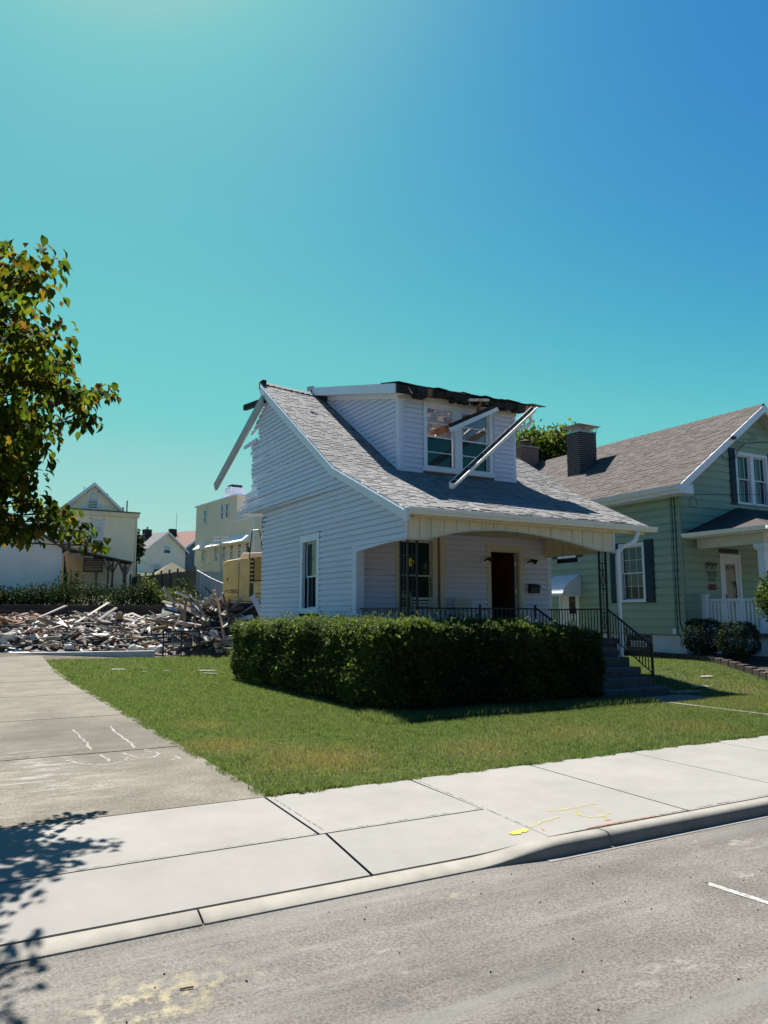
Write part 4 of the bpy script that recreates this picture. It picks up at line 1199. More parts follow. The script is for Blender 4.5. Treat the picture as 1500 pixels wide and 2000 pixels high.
sd = MB(); wbox(sd, gside, 19.22, 19.66, .005, .014, .95, 1.25); sd.build('door_panel', mat('door_panel_grey', (0.5, 0.52, 0.52), 0.5), sdo)
aw = MB(); prof = [(0, 2.92), (.42, 2.70), (.62, 2.58), (.76, 2.42), (.82, 2.28)]
for k in range(4):
    (o0, z0), (o1, z1) = prof[k], prof[k + 1]
    for q in range(9):
        y0 = 18.86 + q * .14
        aw.hexa([gside(y0, o0, z0), gside(y0 + .135, o0, z0), gside(y0 + .135, o1, z1), gside(y0, o1, z1), gside(y0, o0, z0 + .012), gside(y0 + .135, o0, z0 + .012), gside(y0 + .135, o1, z1 + .012), gside(y0, o1, z1 + .012)])
awn = aw.build('awning', M_TRIM, green)
for y in (18.855, 20.125):
    a2 = MB(); a2.prism([(0, 2.9)] + prof[1:] + [(0, 2.28)], lambda p: gside(y, p[0], p[1]), lambda p: gside(y + .01, p[0], p[1])); a2.build('awning_cheek', M_TRIM, awn)
sc = MB()
for q in range(12):
    y0 = 18.86 + q * .105
    sc.prism([(y0, 2.29), (y0 + .1, 2.29), (y0 + .1, 2.23), (y0 + .05, 2.19), (y0, 2.23)], lambda p: gside(p[0], .825, p[1]), lambda p: gside(p[0], .835, p[1]))
for q in range(7):
    o0 = .04 + q * .11
    sc.prism([(o0, 2.29), (o0 + .1, 2.29), (o0 + .1, 2.23), (o0 + .05, 2.19), (o0, 2.23)], lambda p: gside(18.85, p[0], p[1]), lambda p: gside(18.845, p[0], p[1]))
sc.build('scalloped_edge', M_TRIM, awn)
# glass-block window in the foundation
bwf = MB(); wbox(bwf, gside, 16.0, 17.02, -.06, -.022, .44, 1.0); bw = bwf.build('cellar_window', M_MORTAR, green)
for i in range(5):
    for j in range(3):
        if j == 1 and 1 <= i <= 3: continue
        y = 16.02 + i * .198; z = .455 + j * .18
        b_ = MB(); wbox(b_, gside, y, y + .185, -.03, -.008, z, z + .168); b_.build('glass_block', M_GLASS, bw, bevel=0.01)
b_ = MB(); wbox(b_, gside, 16.22, 16.80, -.03, -.005, .635, .80); b_.build('vent_panel', M_TRIM, bw)
for k in range(4):
    b_ = MB(); wbox(b_, gside, 16.25, 16.77, -.01, 0.0, .655 + k * .035, .675 + k * .035); b_.build('vent_slat', M_GLASS, bw)
# conduits and cable on the corner
for (y, r_, m_) in ((15.10, 0.022, M_SAGE), (14.93, 0.014, M_BLACKIRON)):
    t = MB(); zz = [5.0, 4.2, 3.4, 2.6, 1.9, 1.35]
    t.tube([gside(y + random.uniform(-.015, .015), .035, z) for z in zz] + [gside(y - .12 if r_ < .02 else y, .04, 1.05)], r_, 6); t.build('conduit', m_, green)
t = MB(); t.tube([gside(15.02, .03, z) for z in (5.0, 3.8, 2.9, 2.0, 1.5, 1.1)] + [gside(14.9, .04, .9), gside(14.93, .05, .75), gside(14.88, .04, .68), gside(14.84, .05, .78), gside(14.9, .05, .86)], 0.012, 5); t.build('black_cable', M_BLACKIRON, green)
t = MB(); wbox(t, gside, 15.05, 15.17, .01, .07, 1.05, 1.2); t.build('junction_box', M_TRIM, green)
# front: twin window, shutter, vent, door, house number
window(green, gfront, 20.65, 21.44, 4.95, 6.60, trim=0.085, split=0.5, grid=(2, 0)); window(green, gfront, 21.44, 22.23, 4.95, 6.60, trim=0.085, split=0.5, grid=(2, 0))
shutter(gfront, 20.34, 20.62, 4.93, 6.68); shutter(gfront, 22.26, 22.54, 4.93, 6.68)
v_ = MB(); wbox(v_, gfront, 21.42, 21.82, .01, .03, 7.0, 7.32); vent = v_.build('gable_vent', M_SAGE, green)
for i in range(3):
    for j in range(2):
        q = MB(); wbox(q, gfront, 21.45 + i * .12, 21.54 + i * .12, .03, .036, 7.03 + j * .15, 7.15 + j * .15); q.build('vent_hole', cbm, vent)
fdr = MB(); wbox(fdr, gfront, 19.64, 19.76, -.05, .03, 1.12, 3.38); wbox(fdr, gfront, 20.49, 20.61, -.05, .03, 1.12, 3.38); wbox(fdr, gfront, 19.64, 20.61, -.05, .035, 3.26, 3.38); fdr.build('door_frame', M_TRIM, green, bevel=.004)
fdr = MB(); wbox(fdr, gfront, 19.76, 19.89, -.02, .01, 1.12, 3.26); wbox(fdr, gfront, 20.36, 20.49, -.02, .01, 1.12, 3.26); wbox(fdr, gfront, 19.89, 20.36, -.02, .01, 3.1, 3.26); wbox(fdr, gfront, 19.89, 20.36, -.02, .01, 1.12, 1.32)
fdoor = fdr.build('front_door', M_TRIM, green)
q = MB(); wbox(q, gfront, 19.89, 20.36, -.018, -.01, 1.32, 3.1); q.build('pane', mat('door_blind', (0.40, 0.27, 0.20), 0.25, 0.15, 3), fdoor)
for k in range(26):
    z = 1.5 + k * .058
    q = MB(); wbox(q, gfront, 19.90, 20.35, -.012, -.004, z, z + .012); q.build('blind_slat', mat('blind_line', (0.22, 0.15, 0.12), 0.5), fdoor)
q = MB()
for (pts) in ([(19.92, 3.05), (20.05, 3.0), (20.12, 3.06), (20.22, 2.99), (20.33, 3.05)], [(19.95, 2.9), (19.97, 3.02), (20.08, 2.93)], [(20.3, 2.9), (20.27, 3.03), (20.17, 2.94)]):
    q.tube([gfront(a, .004, b) for a, b in pts], .008, 4)
q.build('leaded_tracery', M_BLACKIRON, fdoor)
q = MB(); q.tube([gfront(19.83, .05, 2.02), gfront(19.83, .05, 2.2)], .012, 6); q.tube([gfront(19.83, .05, 2.14), gfront(19.93, .06, 2.13)], .01, 6); q.build('handle', M_BLACKIRON, fdoor)
# wreath of dried leaves on the door
n = 70; th = RNG.uniform(-2.2, 2.2, n); pw = np.stack([20.22 + .13 * np.cos(th * 0.7) * RNG.uniform(.5, 1.2, n), np.full(n, GY - .03), 2.15 + .36 * np.sin(th)], -1)
lv = np.array([(-.012, 0, 0), (.012, 0, 0), (.0, 0, .11)]); v_, f_ = scatter(lv, np.array([[0, 1, 2]]), pw, rot_mats(n, RNG.uniform(-.9, .9, n)), np.ones(n))
np_mesh('door_wreath', v_, f_, M_NAVY, parent=fdoor)
def text_mesh(txt, size, f, name, m, parent, u, z, depth=0.006, out=0.025, wide=1.0):
    cu = bpy.data.curves.new('t', 'FONT'); cu.body = txt; cu.size = size; cu.align_x = 'CENTER'; cu.align_y = 'CENTER'; cu.extrude = depth; cu.resolution_u = 2
    to = bpy.data.objects.new('t', cu); COL.objects.link(to)
    bpy.context.view_layer.update()
    me = bpy.data.meshes.new_from_object(to.evaluated_get(bpy.context.evaluated_depsgraph_get()))
    bpy.data.objects.remove(to); me.name = name
    for v in me.vertices:
        v.co = Vector(f(u + v.co.x * wide, out + v.co.z, z + v.co.y))
    me.materials.clear(); me.materials.append(m)
    o = bpy.data.objects.new(name, me); COL.objects.link(o); par(o, parent)
    return o
for k, ch in enumerate('315'):
    text_mesh(ch, 0.21, gfront, 'house_number', M_BLACKIRON, green, 19.14 + k * 0.115, 2.585)
q = MB(); wbox(q, gfront, 19.08, 19.42, .02, .035, 2.30, 2.475); pl = q.build('red_plaque', mat('plaque_red', (0.11, 0.030, 0.022), 0.6, 0.3, 30), green, bevel=.01)
q = MB(); wbox(q, gfront, 19.06, 19.46, .02, .035, 2.685, 2.86); q.build('grey_plaque', mat('plaque_grey', (0.13, 0.15, 0.115), 0.6, 0.35, 40), green)
q = MB(); wbox(q, gfront, 19.62, 20.50, .02, .04, 3.41, 3.54); q.build('door_sign', mat('sign_dark', (0.035, 0.036, 0.032), 0.6, 0.4, 25), green)
q = MB()
for k in range(9):
    u = 19.0 + k * .055
    q.tube([gfront(u, .03, 2.9 + .03 * (k % 2)), gfront(u + random.uniform(-.05, .08), .035, 3.0 + .05 * math.sin(k * 1.7)), gfront(u + random.uniform(-.04, .08), .03, 3.12 + .04 * math.sin(k * 2.3))], .007, 4)
    q.tube([gfront(u + .03 + .022 * math.cos(i), .035, 3.06 + .03 * math.sin(k * 1.9) + .022 * math.sin(i)) for i in range(7)], .007, 4)
q.build('wire_flowers', M_BLACKIRON, green)

# roof
ZE, ZR, XE, XR = 5.25, 8.12, 17.58, 21.65
gl = Vector((XR - XE, 0, ZR - ZE)); gL = gl.length; gd = gl / gL; gn = Vector((-gd.z, 0, gd.x))
gdk = MB()
gdk.hexa([(XE, 14.36, ZE - .14), (XE, 27.4, ZE - .14), (XR, 27.4, ZR - .14), (XR, 14.36, ZR - .14), (XE, 14.36, ZE), (XE, 27.4, ZE), (XR, 27.4, ZR), (XR, 14.36, ZR)])
gdk.hexa([(25.72, 14.36, ZE - .14), (25.72, 27.4, ZE - .14), (XR, 27.4, ZR - .14), (XR, 14.36, ZR - .14), (25.72, 14.36, ZE), (25.72, 27.4, ZE), (XR, 27.4, ZR), (XR, 14.36, ZR)])
groof = gdk.build('roof', M_GSHING[2], green)
GSf = lambda u, s: Vector((XE, u, ZE)) + gd * s
shingles(groof, GSf, lambda s: gn, int(gL / 0.14) + 1, 0.14, lambda s: (14.34, 27.4), M_GSHING, 260, wmin=0.14, wmax=0.36, seed=8)
rc = MB()
for k in range(44):
    y = 14.34 + k * .3
    rc.hexa([(XR - .16, y, ZR - .1), (XR + .16, y, ZR - .1), (XR + .16, y + .31, ZR - .1), (XR - .16, y + .31, ZR - .1), (XR - .03, y, ZR + .03), (XR + .03, y, ZR + .03), (XR + .03, y + .31, ZR + .02), (XR - .03, y + .31, ZR + .02)])
o = rc.build('ridge_caps', M_GSHING[0], groof); o['kind'] = 'stuff'
rb2 = MB()
rb2.hexa([(XE, 14.31, ZE - .25), (XR, 14.31, ZR - .25), (XR, 14.358, ZR - .25), (XE, 14.358, ZE - .25), (XE, 14.31, ZE - .005), (XR, 14.31, ZR - .005), (XR, 14.358, ZR - .005), (XE, 14.358, ZE - .005)]); rb2.build('rake_board', M_TRIM, groof)
rb2 = MB(); rb2.hexa([(25.72, 14.31, ZE - .25), (XR + .002, 14.31, ZR - .25), (XR + .002, 14.358, ZR - .25), (25.72, 14.358, ZE - .25), (25.72, 14.31, ZE - .005), (XR + .002, 14.31, ZR - .005), (XR + .002, 14.358, ZR - .005), (25.72, 14.358, ZE - .005)]); rb2.build('rake_board', M_TRIM, groof)
sfm = mat('sage_soffit', (0.42, 0.44, 0.36), 0.6, 0.05)
for (xa, xb) in ((XE + .05, XR), (25.67, XR)):
    s2 = MB(); s2.hexa([(xa, 14.36, ZE - .20), (xb, 14.36, ZR - .235), (xb, GY, ZR - .235), (xa, GY, ZE - .20), (xa, 14.36, ZE - .185), (xb, 14.36, ZR - .215), (xb, GY, ZR - .215), (xa, GY, ZE - .185)]); s2.build('soffit', sfm, groof)
s2 = MB(); s2.box(XE + .02, GX + .05, GY, 27.3, 5.0, 5.02); s2.build('soffit', M_TRIM, groof)
s2 = MB(); s2.box(XE + .0, XE + .022, 14.36, 27.35, 5.0, 5.24); s2.build('fascia', M_TRIM, groof)
s2 = MB(); s2.prism([(XE - .005, 5.0), (GX + .06, 5.0), (GX + .06, 5.30), (XE + .2, 5.18)], lambda p: (p[0], 14.30, p[1]), lambda p: (p[0], 14.74, p[1])); s2.build('eave_return', M_TRIM, groof)
g2 = gutter_mesh((XE, 14.34, 5.10), (XE, 27.4, 5.10), .13, .13, out=(-1, 0, 0)); g2.box(XE - .13, XE, 14.33, 14.345, 5.10, 5.23); g2.build('gutter', M_TRIM, groof)
q = MB(); q.box(19.92, 20.04, 14.22, 14.31, 6.80, 6.88); q.build('floodlight', M_BLACKIRON, groof)
# chimneys laid brick by brick
def chimney(x0, x1, y0, y1, zb, zt, m, label):
    c = MB().box(x0 + .006, x1 - .006, y0 + .006, y1 - .006, zb - .6, zt - .004).build('chimney', M_MORTAR, groof)
    n = int((zt - zb + .35) / .075); rest = MB()
    for r in range(n):
        z = zt - (r + 1) * .075
        for face in range(4):
            L0, L1 = ((x0, x1), (y0, y1), (x0, x1), (y0, y1))[face]
            w = .215; u = L0 - (w / 2 if (r + face) % 2 else 0)
            while u < L1 - .02:
                a, b = max(u, L0), min(u + w - .022, L1)
                u += w
                if b - a < .03: continue
                d = random.uniform(0, .004)
                box = ((a, b, y0 - d, y0 + .02), (x0 - d, x0 + .02, a, b), (a, b, y1 - .02, y1 + d), (x1 - .02, x1 + d, a, b))[face]
                tgt = rest if face > 1 else MB()
                tgt.box(box[0], box[1], box[2], box[3], z + .010, z + .064)
                if face < 2: tgt.build('brick', m, c)
    o = rest.build('brick_backs', m, c); o['kind'] = 'stuff'
    return c
ch1 = chimney(19.62, 20.46, 20.34, 21.02, 6.85, 8.30, M_BRICK_D, '')
q = MB(); q.box(19.60, 20.48, 20.32, 21.04, 8.30, 8.36); q.build('chimney_collar', M_STEEL, ch1)
q = MB()
for (sx, sy) in ((0, 0), (1, 0), (0, 1), (1, 1)):
    q.beam((19.63 + sx * .82, 20.36 + sy * .64, 8.36), (19.55 + sx * .98, 20.28 + sy * .80, 8.56), .015, .015)
for k in range(12):
    t = k / 11
    q.beam((19.63 + t * .82, 20.35, 8.36), (19.60 + t * .88, 20.30, 8.55), .008, .008); q.beam((19.62, 20.36 + t * .64, 8.36), (19.57, 20.30 + t * .76, 8.55), .008, .008)
q.build('spark_mesh', M_STEEL, ch1)
q = MB(); q.add([(19.46, 20.20, 8.56), (20.62, 20.20, 8.56), (20.62, 21.16, 8.56), (19.46, 21.16, 8.56), (19.95, 20.55, 8.72), (20.15, 20.55, 8.72), (20.15, 20.8, 8.72), (19.95, 20.8, 8.72)], [(3, 2, 1, 0), (4, 5, 6, 7), (0, 1, 5, 4), (1, 2, 6, 5), (2, 3, 7, 6), (3, 0, 4, 7)]); q.build('chimney_cap', M_STEEL, ch1)
ch2 = chimney(20.70, 21.62, 24.9, 25.5, 7.95, 8.74, M_BRICK_R, '')
q = MB(); q.box(20.66, 21.66, 24.86, 25.54, 8.74, 8.80); q.build('chimney_cap', M_MORTAR, ch2)
q = MB(); q.tube([(21.15, 25.2, 8.8), (21.15, 25.2, 9.05)], .22, 10); q.build('flue', M_RUST, ch2)
q = MB(); q.tube([(21.15, 25.2, 9.03), (21.15, 25.2, 9.12)], .42, 10, r2=.12); q.build('flue_cowl', M_BLACKIRON, ch2)
# porch
M_DKROOF = M_GSHING
q = MB()
ex, ey, ez = 18.08, 12.1, 3.90
q.add([(ex, ey, ez), (ex, GY - .02, ez), (20.6, GY - .02, 4.83), (24.4, GY - .02, 4.83), (26.0, ey, ez), (26.0, GY - .02, ez)], [(0, 2, 1), (0, 4, 3, 2), (4, 5, 3)])
q.add([(ex, ey, ez - .06), (26.0, ey, ez - .06), (26.0, GY - .02, ez - .06), (ex, GY - .02, ez - .06)], [(0, 1, 2, 3)])
q.build('porch_roof', M_GSHING[4], green)
g3 = gutter_mesh((ex + .02, ey, ez - .12), (ex + .02, GY - .03, ez - .12), .11, .11, out=(-1, 0, 0)); g3.build('porch_gutter', M_GUTTER, green)
g3 = gutter_mesh((ex - .09, ey + .02, ez - .12), (26.0, ey + .02, ez - .12), .11, .11, out=(0, -1, 0)); g3.build('porch_gutter', M_GUTTER, green)
q = MB(); q.box(ex + .03, 25.9, ey + .03, GY - .02, ez - .15, ez - .125); q.build('porch_ceiling', M_TRIM, green)
q = MB(); q.box(18.50, 18.72, 12.52, 14.60, 3.47, 3.745); q.build('porch_beam', mat('warm_white_beam', (0.62, 0.60, 0.52), 0.6, 0.05), green)
q = MB(); q.box(18.72, 25.7, 12.52, 12.74, 3.47, 3.745); q.build('porch_beam', MATS['warm_white_beam'], green)
q = MB(); q.box(18.52, 18.72, 12.54, 12.74, 1.1, 3.30); q.box(18.48, 18.76, 12.50, 12.78, 3.30, 3.36); q.box(18.45, 18.79, 12.47, 12.81, 3.36, 3.47); q.box(18.48, 18.76, 12.5, 12.78, 1.1, 1.3); q.build('porch_column', M_TRIM, green, bevel=.006)
q = MB(); q.box(18.55, 25.7, 12.5, GY - .01, .98, 1.1); q.build('porch_floor', mat('porch_grey', (0.13, 0.15, 0.14), 0.7), green)
q = MB(); q.box(18.62, 25.6, 12.58, GY - .02, 0.1, .98); q.build('porch_base', M_FOUND, green)
q = MB(); q.box(18.55, 18.69, 14.46, 14.60, 1.1, 2.12); q.box(18.52, 18.72, 14.43, 14.63, 2.12, 2.17); q.build('newel_post', M_TRIM, green, bevel=.005)
q = MB(); q.box(18.59, 18.66, 12.74, 14.46, 1.96, 2.03); q.box(18.60, 18.65, 12.74, 14.46, 1.2, 1.25); prl = q.build('porch_railing', M_TRIM, green)
for k in range(14):
    y = 12.82 + k * .116
    MB().box(18.605, 18.645, y, y + .04, 1.25, 1.96).build('baluster', M_TRIM, prl)
q = MB(); q.tube([(19.9, 13.7, 3.74), (19.9, 13.7, 3.66)], .05, 8, r2=.16); q.tube([(19.9, 13.7, 3.66), (19.9, 13.7, 3.58)], .1, 8, r2=.03); q.build('ceiling_lamp', M_BLACKIRON, green)
# service drop
sdp = thing('service_cable', 'thin black service cables looping to the gable of the green house', 'cable', (21.2, 14.6, 6.8))
q = MB(); q.tube([(26, 10.0, 7.2), (23, 13.2, 6.95), (21.0, 14.62, 6.86), (20.55, 14.7, 6.88)], .012, 5); q.build('span_cable', M_BLACKIRON, sdp)
for k in (0, .06):
    q = MB(); q.tube([(21.0 - k, 14.62, 6.86), (20.7 - k, 14.66, 6.6), (20.6 - k, 14.68, 6.35), (20.3, 14.68, 6.22), (20.0, 14.68, 6.3), (19.9, 14.7, 6.45)], .009, 5); q.build('drip_loop', M_BLACKIRON, sdp)
q = MB(); q.tube([(26, 9.5, 5.3), (22, 13.0, 5.12), (18.3, 14.5, 5.02)], .007, 4); q.build('phone_line', M_BLACKIRON, sdp)
q = MB(); q.tube([(18.42 + .16 * math.cos(k * .55), 14.6, 4.82 + .17 * math.sin(k * .55)) for k in range(13)], .007, 4); q.build('cable_coil', M_BLACKIRON, sdp)

# ------------------------------------------------------------------ edging, path, stones
edge = thing('bed_edging', 'low dark block edging round the planting bed of the green house', 'edging', (17, 13, .3))
ep = [(18.6, 20.0), (18.15, 17.4), (17.85, 15.9), (17.55, 14.6), (17.1, 13.1), (16.5, 11.6), (16.1, 10.8)]
tot = []
for a, b in zip(ep, ep[1:]):
    L = math.dist(a, b); n = max(1, round(L / .32))
    for k in range(n):
        p = (a[0] + (b[0] - a[0]) * k / n, a[1] + (b[1] - a[1]) * k / n); q_ = (a[0] + (b[0] - a[0]) * (k + 1) / n, a[1] + (b[1] - a[1]) * (k + 1) / n)
        z = float(gz(*p)); d = Vector((q_[0] - p[0], q_[1] - p[1], 0)) * .02
        MB().beam(Vector((*p, z + .05)) + d, Vector((*q_, z + .05)) - d, .16, .17).build('edging_block', M_EDGESTONE, edge, bevel=.015)
mul = MB(); mul.add([(x, y, float(gz(x, y)) + .07) for x, y in ep] + [(18.75, 10.9, .5), (18.75, 12.5, .52), (18.75, 14.7, .52), (18.1, 14.8, .5), (18.1, 20, .48)], [(0, 1, 2, 3, 4, 5, 6, 7, 8, 9, 10, 11)])
tag(mul.build('planting_bed', M_MULCH), 'dark mulch bed along the green house', 'ground', kind='structure')
path = MB(); path.box(11.35, 12.95, 9.95, 10.74, -.05, .006); path.box(11.46, 11.58, 6.62, 9.94, -.05, .004)
tag(path.build('path', mat('path_concrete', (0.46, 0.43, 0.36), 0.9, 0.12, 5, 0.4, 90)), 'short concrete path from the porch steps', 'path', kind='structure')
rs = random.Random(2)
def stone(c, r, name, label, group, m):
    mb = MB(); n = 7; vs = []
    for j, (k, zz) in enumerate(((.8, 0), (1, .35), (.75, .8), (.35, 1))):
        for i in range(n):
            a = 2 * math.pi * i / n; q = k * rs.uniform(.8, 1.15)
            vs.append((c[0] + r[0] * q * math.cos(a), c[1] + r[1] * q * math.sin(a), c[2] + r[2] * zz * rs.uniform(.85, 1.1)))
    fs = [(j * n + i, j * n + (i + 1) % n, (j + 1) * n + (i + 1) % n, (j + 1) * n + i) for j in range(3) for i in range(n)] + [tuple(range(3 * n, 4 * n))]
    mb.add(vs, fs); return tag(mb.build(name, m, smooth=False), label, 'stone', group)
M_LIME = mat('lime_stone', (0.50, 0.47, 0.40), 0.9, 0.2, 8, 0.6, 30)
for k in range(8):
    t = k / 7
    stone((12.62 + t * .62, 11.05 - t * .42, -.01), (.12, .08, rs.uniform(.07, .12)), 'border_stone', 'rough pale stone in the short row beside the porch steps', 'stones beside the steps', M_LIME)
stone((14.0, 11.15, float(gz(14.0, 11.15))), (.34, .13, .025), 'flagstone', 'long pale flagstone flush in the right lawn, nearer the street', None, M_LIME)
stone((14.9, 11.7, float(gz(14.9, 11.7))), (.26, .1, .03), 'flagstone', 'small flagstone in the right lawn, nearer the green house', None, M_LIME)

# ------------------------------------------------------------------ grass
def tri_blades(n, x0, x1, y0, y1, hmin, hmax, w, mask):
    x = RNG.uniform(x0, x1, n); y = RNG.uniform(y0, y1, n)
    k = mask(x, y); x, y = x[k], y[k]; n = len(x)
    z = gz(x, y) - .012
    patch = 0.75 + 0.5 * (np.sin(x * 2.1 + 1.3 * np.sin(y * 1.7)) * np.sin(y * 2.7 + 1.1 * np.sin(x * 1.3)) * .5 + .5)
    h = RNG.uniform(hmin, hmax, n) * patch; a = RNG.uniform(0, 2 * np.pi, n); le = RNG.uniform(.1, .9, n) * h; b = RNG.uniform(0, 2 * np.pi, n)
    ww = w * RNG.uniform(.6, 1.3, n)
    dx, dy = np.cos(a) * ww, np.sin(a) * ww
    lx, ly = np.cos(b) * le, np.sin(b) * le
    P = np.stack([np.stack([x - dx, y - dy, z], -1), np.stack([x + dx, y + dy, z], -1), np.stack([x + lx, y + ly, z + h], -1)], 1)
    return P.reshape(-1, 3)
def lawn_mask(x, y):
    m = np.ones_like(x, bool)
    m &= ~((x > 7.4) & (x < 13.1) & (y > 12.3) & (y < 22))
    m &= ~((x > 10.9) & (x < 12.6) & (y > 10.7) & (y < 12.6))
    m &= ~((x > 11.38) & (x < 12.9) & (y > 10.0) & (y < 10.72))
    m &= ~((x > 11.44) & (x < 11.60) & (y < 9.9))
    bx = np.interp(y, [10.8, 11.6, 13.1, 14.6, 15.9, 17.4, 20.0], [16.1, 16.5, 17.1, 17.55, 17.85, 18.15, 18.6])
    m &= ~((x > bx - .1) & (y > 10.8))
    m &= ~((x > 6.4) & (x < 10.6) & (y > 11.0) & (y < 12.3))
    return m
parts = [tri_blades(360000, 2.52, 13.5, 6.62, 12.0, .018, .058, .0035, lawn_mask), tri_blades(120000, 2.56, 7.5, 12.0, 20.0, .025, .065, .005, lawn_mask), tri_blades(40000, 2.6, 8.5, 20.0, 27.0, .04, .10, .009, lawn_mask),
         tri_blades(150000, 12.5, 18.4, 6.62, 16.0, .02, .06, .005, lawn_mask), tri_blades(26000, 2.50, 16.0, 6.56, 6.70, .03, .07, .004, lambda x, y: (np.sin(x * 7) + np.sin(x * 17 + 2) + (y - 6.6) * 12) > -.2),
         tri_blades(9000, 2.44, 2.6, 6.7, 24.0, .03, .07, .004, lambda x, y: np.sin(y * 5) + np.sin(y * 13) > -.4), tri_blades(26000, 5.6, 11.3, 9.9, 10.9, .05, .14, .0045, lawn_mask)]
gvv = np.concatenate(parts); grass = np_mesh('grass', gvv, np.arange(len(gvv)).reshape(-1, 3), M_GRASS)
tag(grass, 'mown green grass of the front lawn with dry patches', 'grass', kind='stuff')

# ------------------------------------------------------------------ clipped hedge
def hedge_shape(p):
    """push points of an L-shaped block to a rounded, slightly lumpy surface"""
    return p
def shell_points(n):
    """points and outward directions on the faces of the two hedge blocks, corners rounded"""
    blocks = [((6.05, 7.30), (10.75, 18.7), 1.42), ((6.05, 10.80), (10.75, 12.20), 1.40)]
    P = []; Nn = []
    for bi, ((x0, x1), (y0, y1), zt) in enumerate(blocks):
        faces = [('x', x0, -1), ('x', x1, 1), ('y', y0, -1), ('y', y1, 1), ('z', zt, 1)]
        areas = [(y1 - y0) * zt, (y1 - y0) * zt * .5, (x1 - x0) * zt, (x1 - x0) * zt * .3, (x1 - x0) * (y1 - y0) * 1.3]
        tot_ = sum(areas)
        for (ax, val, sg), ar in zip(faces, areas):
            k = int(n * ar / tot_ * (.55 if bi == 0 else .45))
            x = RNG.uniform(x0, x1, k); y = RNG.uniform(y0, y1, k); z = RNG.uniform(0.02, zt, k)
            if ax == 'x': x = np.full(k, val)
            if ax == 'y': y = np.full(k, val)
            if ax == 'z': z = np.full(k, zt)
            r = .19
            c = np.stack([np.clip(x, x0 + r, x1 - r), np.clip(y, y0 + r, y1 - r), np.minimum(z, zt - r)], -1)
            p = np.stack([x, y, z], -1); d = p - c; L = np.maximum(np.linalg.norm(d, axis=1, keepdims=True), 1e-4); d = d / L
            lump = .018 * np.sin(p[:, :1] * 3.1 + 1.2 * np.sin(p[:, 1:2] * 2.3)) + .018 * np.sin(p[:, 1:2] * 4.1 + p[:, 2:3] * 5) + .03 * np.sin(p[:, :1] * 9 + p[:, 2:3] * 7)
            under = -.12 * smooth01((.35 - p[:, 2:3]) / .35)
            q = c + d * (r + lump + under + np.abs(RNG.normal(0, .03, (k, 1))) * np.where(RNG.random((k, 1)) < .06, 3, 1) - .05)
            q[:, 2] = np.maximum(q[:, 2], .01)
            # the right-hand end is clipped a little lower
            q[:, 2] *= 1 - .12 * smooth01((q[:, 0] - 8.6) / 2.2) - .05 * smooth01((q[:, 1] - 15) / 3) * (q[:, 0] < 7.4)
            ins_ = np.zeros(k, bool)
            if bi == 1: ins_ |= (q[:, 0] > 6.25) & (q[:, 0] < 7.1) & (q[:, 1] > 11) & (q[:, 2] < 1.25)
            if bi == 0: ins_ |= (q[:, 1] > 11) & (q[:, 1] < 12.0) & (q[:, 0] > 7.0) & (q[:, 2] < 1.3)
            P.append(q[~ins_]); Nn.append(d[~ins_])
    return np.concatenate(P), np.concatenate(Nn)
hedge = thing('hedge', 'clipped dark green hedge wrapping the porch corner of the white bungalow', 'hedge', (7, 11.5, 0))
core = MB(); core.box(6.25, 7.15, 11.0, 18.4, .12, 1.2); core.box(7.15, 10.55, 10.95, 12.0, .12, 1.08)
core.build('branches', mat('hedge_shade', (0.010, 0.012, 0.006), 0.95), hedge)  # shade inside the hedge, put in as a near-black solid block
HP, HN = shell_points(70000)
nd = []
for k in range(7):
    a = k * 2.4; t = .15 + .85 * k / 6
    s_, c_ = math.sin(a), math.cos(a)
    base_ = np.array([0, 0, .055 * t]); tip = base_ + np.array([c_ * .024, s_ * .024, .020])
    w_ = np.array([-s_ * .0075, c_ * .0075, 0])
    nd += [base_ - w_, base_ + w_, tip]
nd = np.array(nd); nf = np.arange(21).reshape(-1, 3)
def dir_rot(N, wob):
    d = N + RNG.normal(0, wob, N.shape) + np.array([0, 0, .25]); d /= np.linalg.norm(d, axis=1, keepdims=True)
    rx = np.arccos(np.clip(d[:, 2], -1, 1)); rz = np.arctan2(d[:, 1], d[:, 0]) + np.pi / 2
    return euler_np(rz, rx, RNG.uniform(0, 6.28, len(N)))
hv, hf = scatter(nd, nf, HP, dir_rot(HN, .55), RNG.uniform(.75, 1.6, len(HP)))
tone = (np.sin(HP[:, 0] * 2.3 + HP[:, 1] * 1.1) + np.sin(HP[:, 1] * 3.7 + HP[:, 2] * 4) + RNG.normal(0, 1.0, len(HP)))
hm = np.where(tone > 1.5, 2, np.where(tone > .2, 1, np.where(tone > -1.3, 0, 3)))
hm = np.where(RNG.random(len(hm)) < .02, 4, hm)
ho = np_mesh('foliage', hv, hf, M_YEW + [M_TWIGB], np.repeat(hm, 7), hedge)
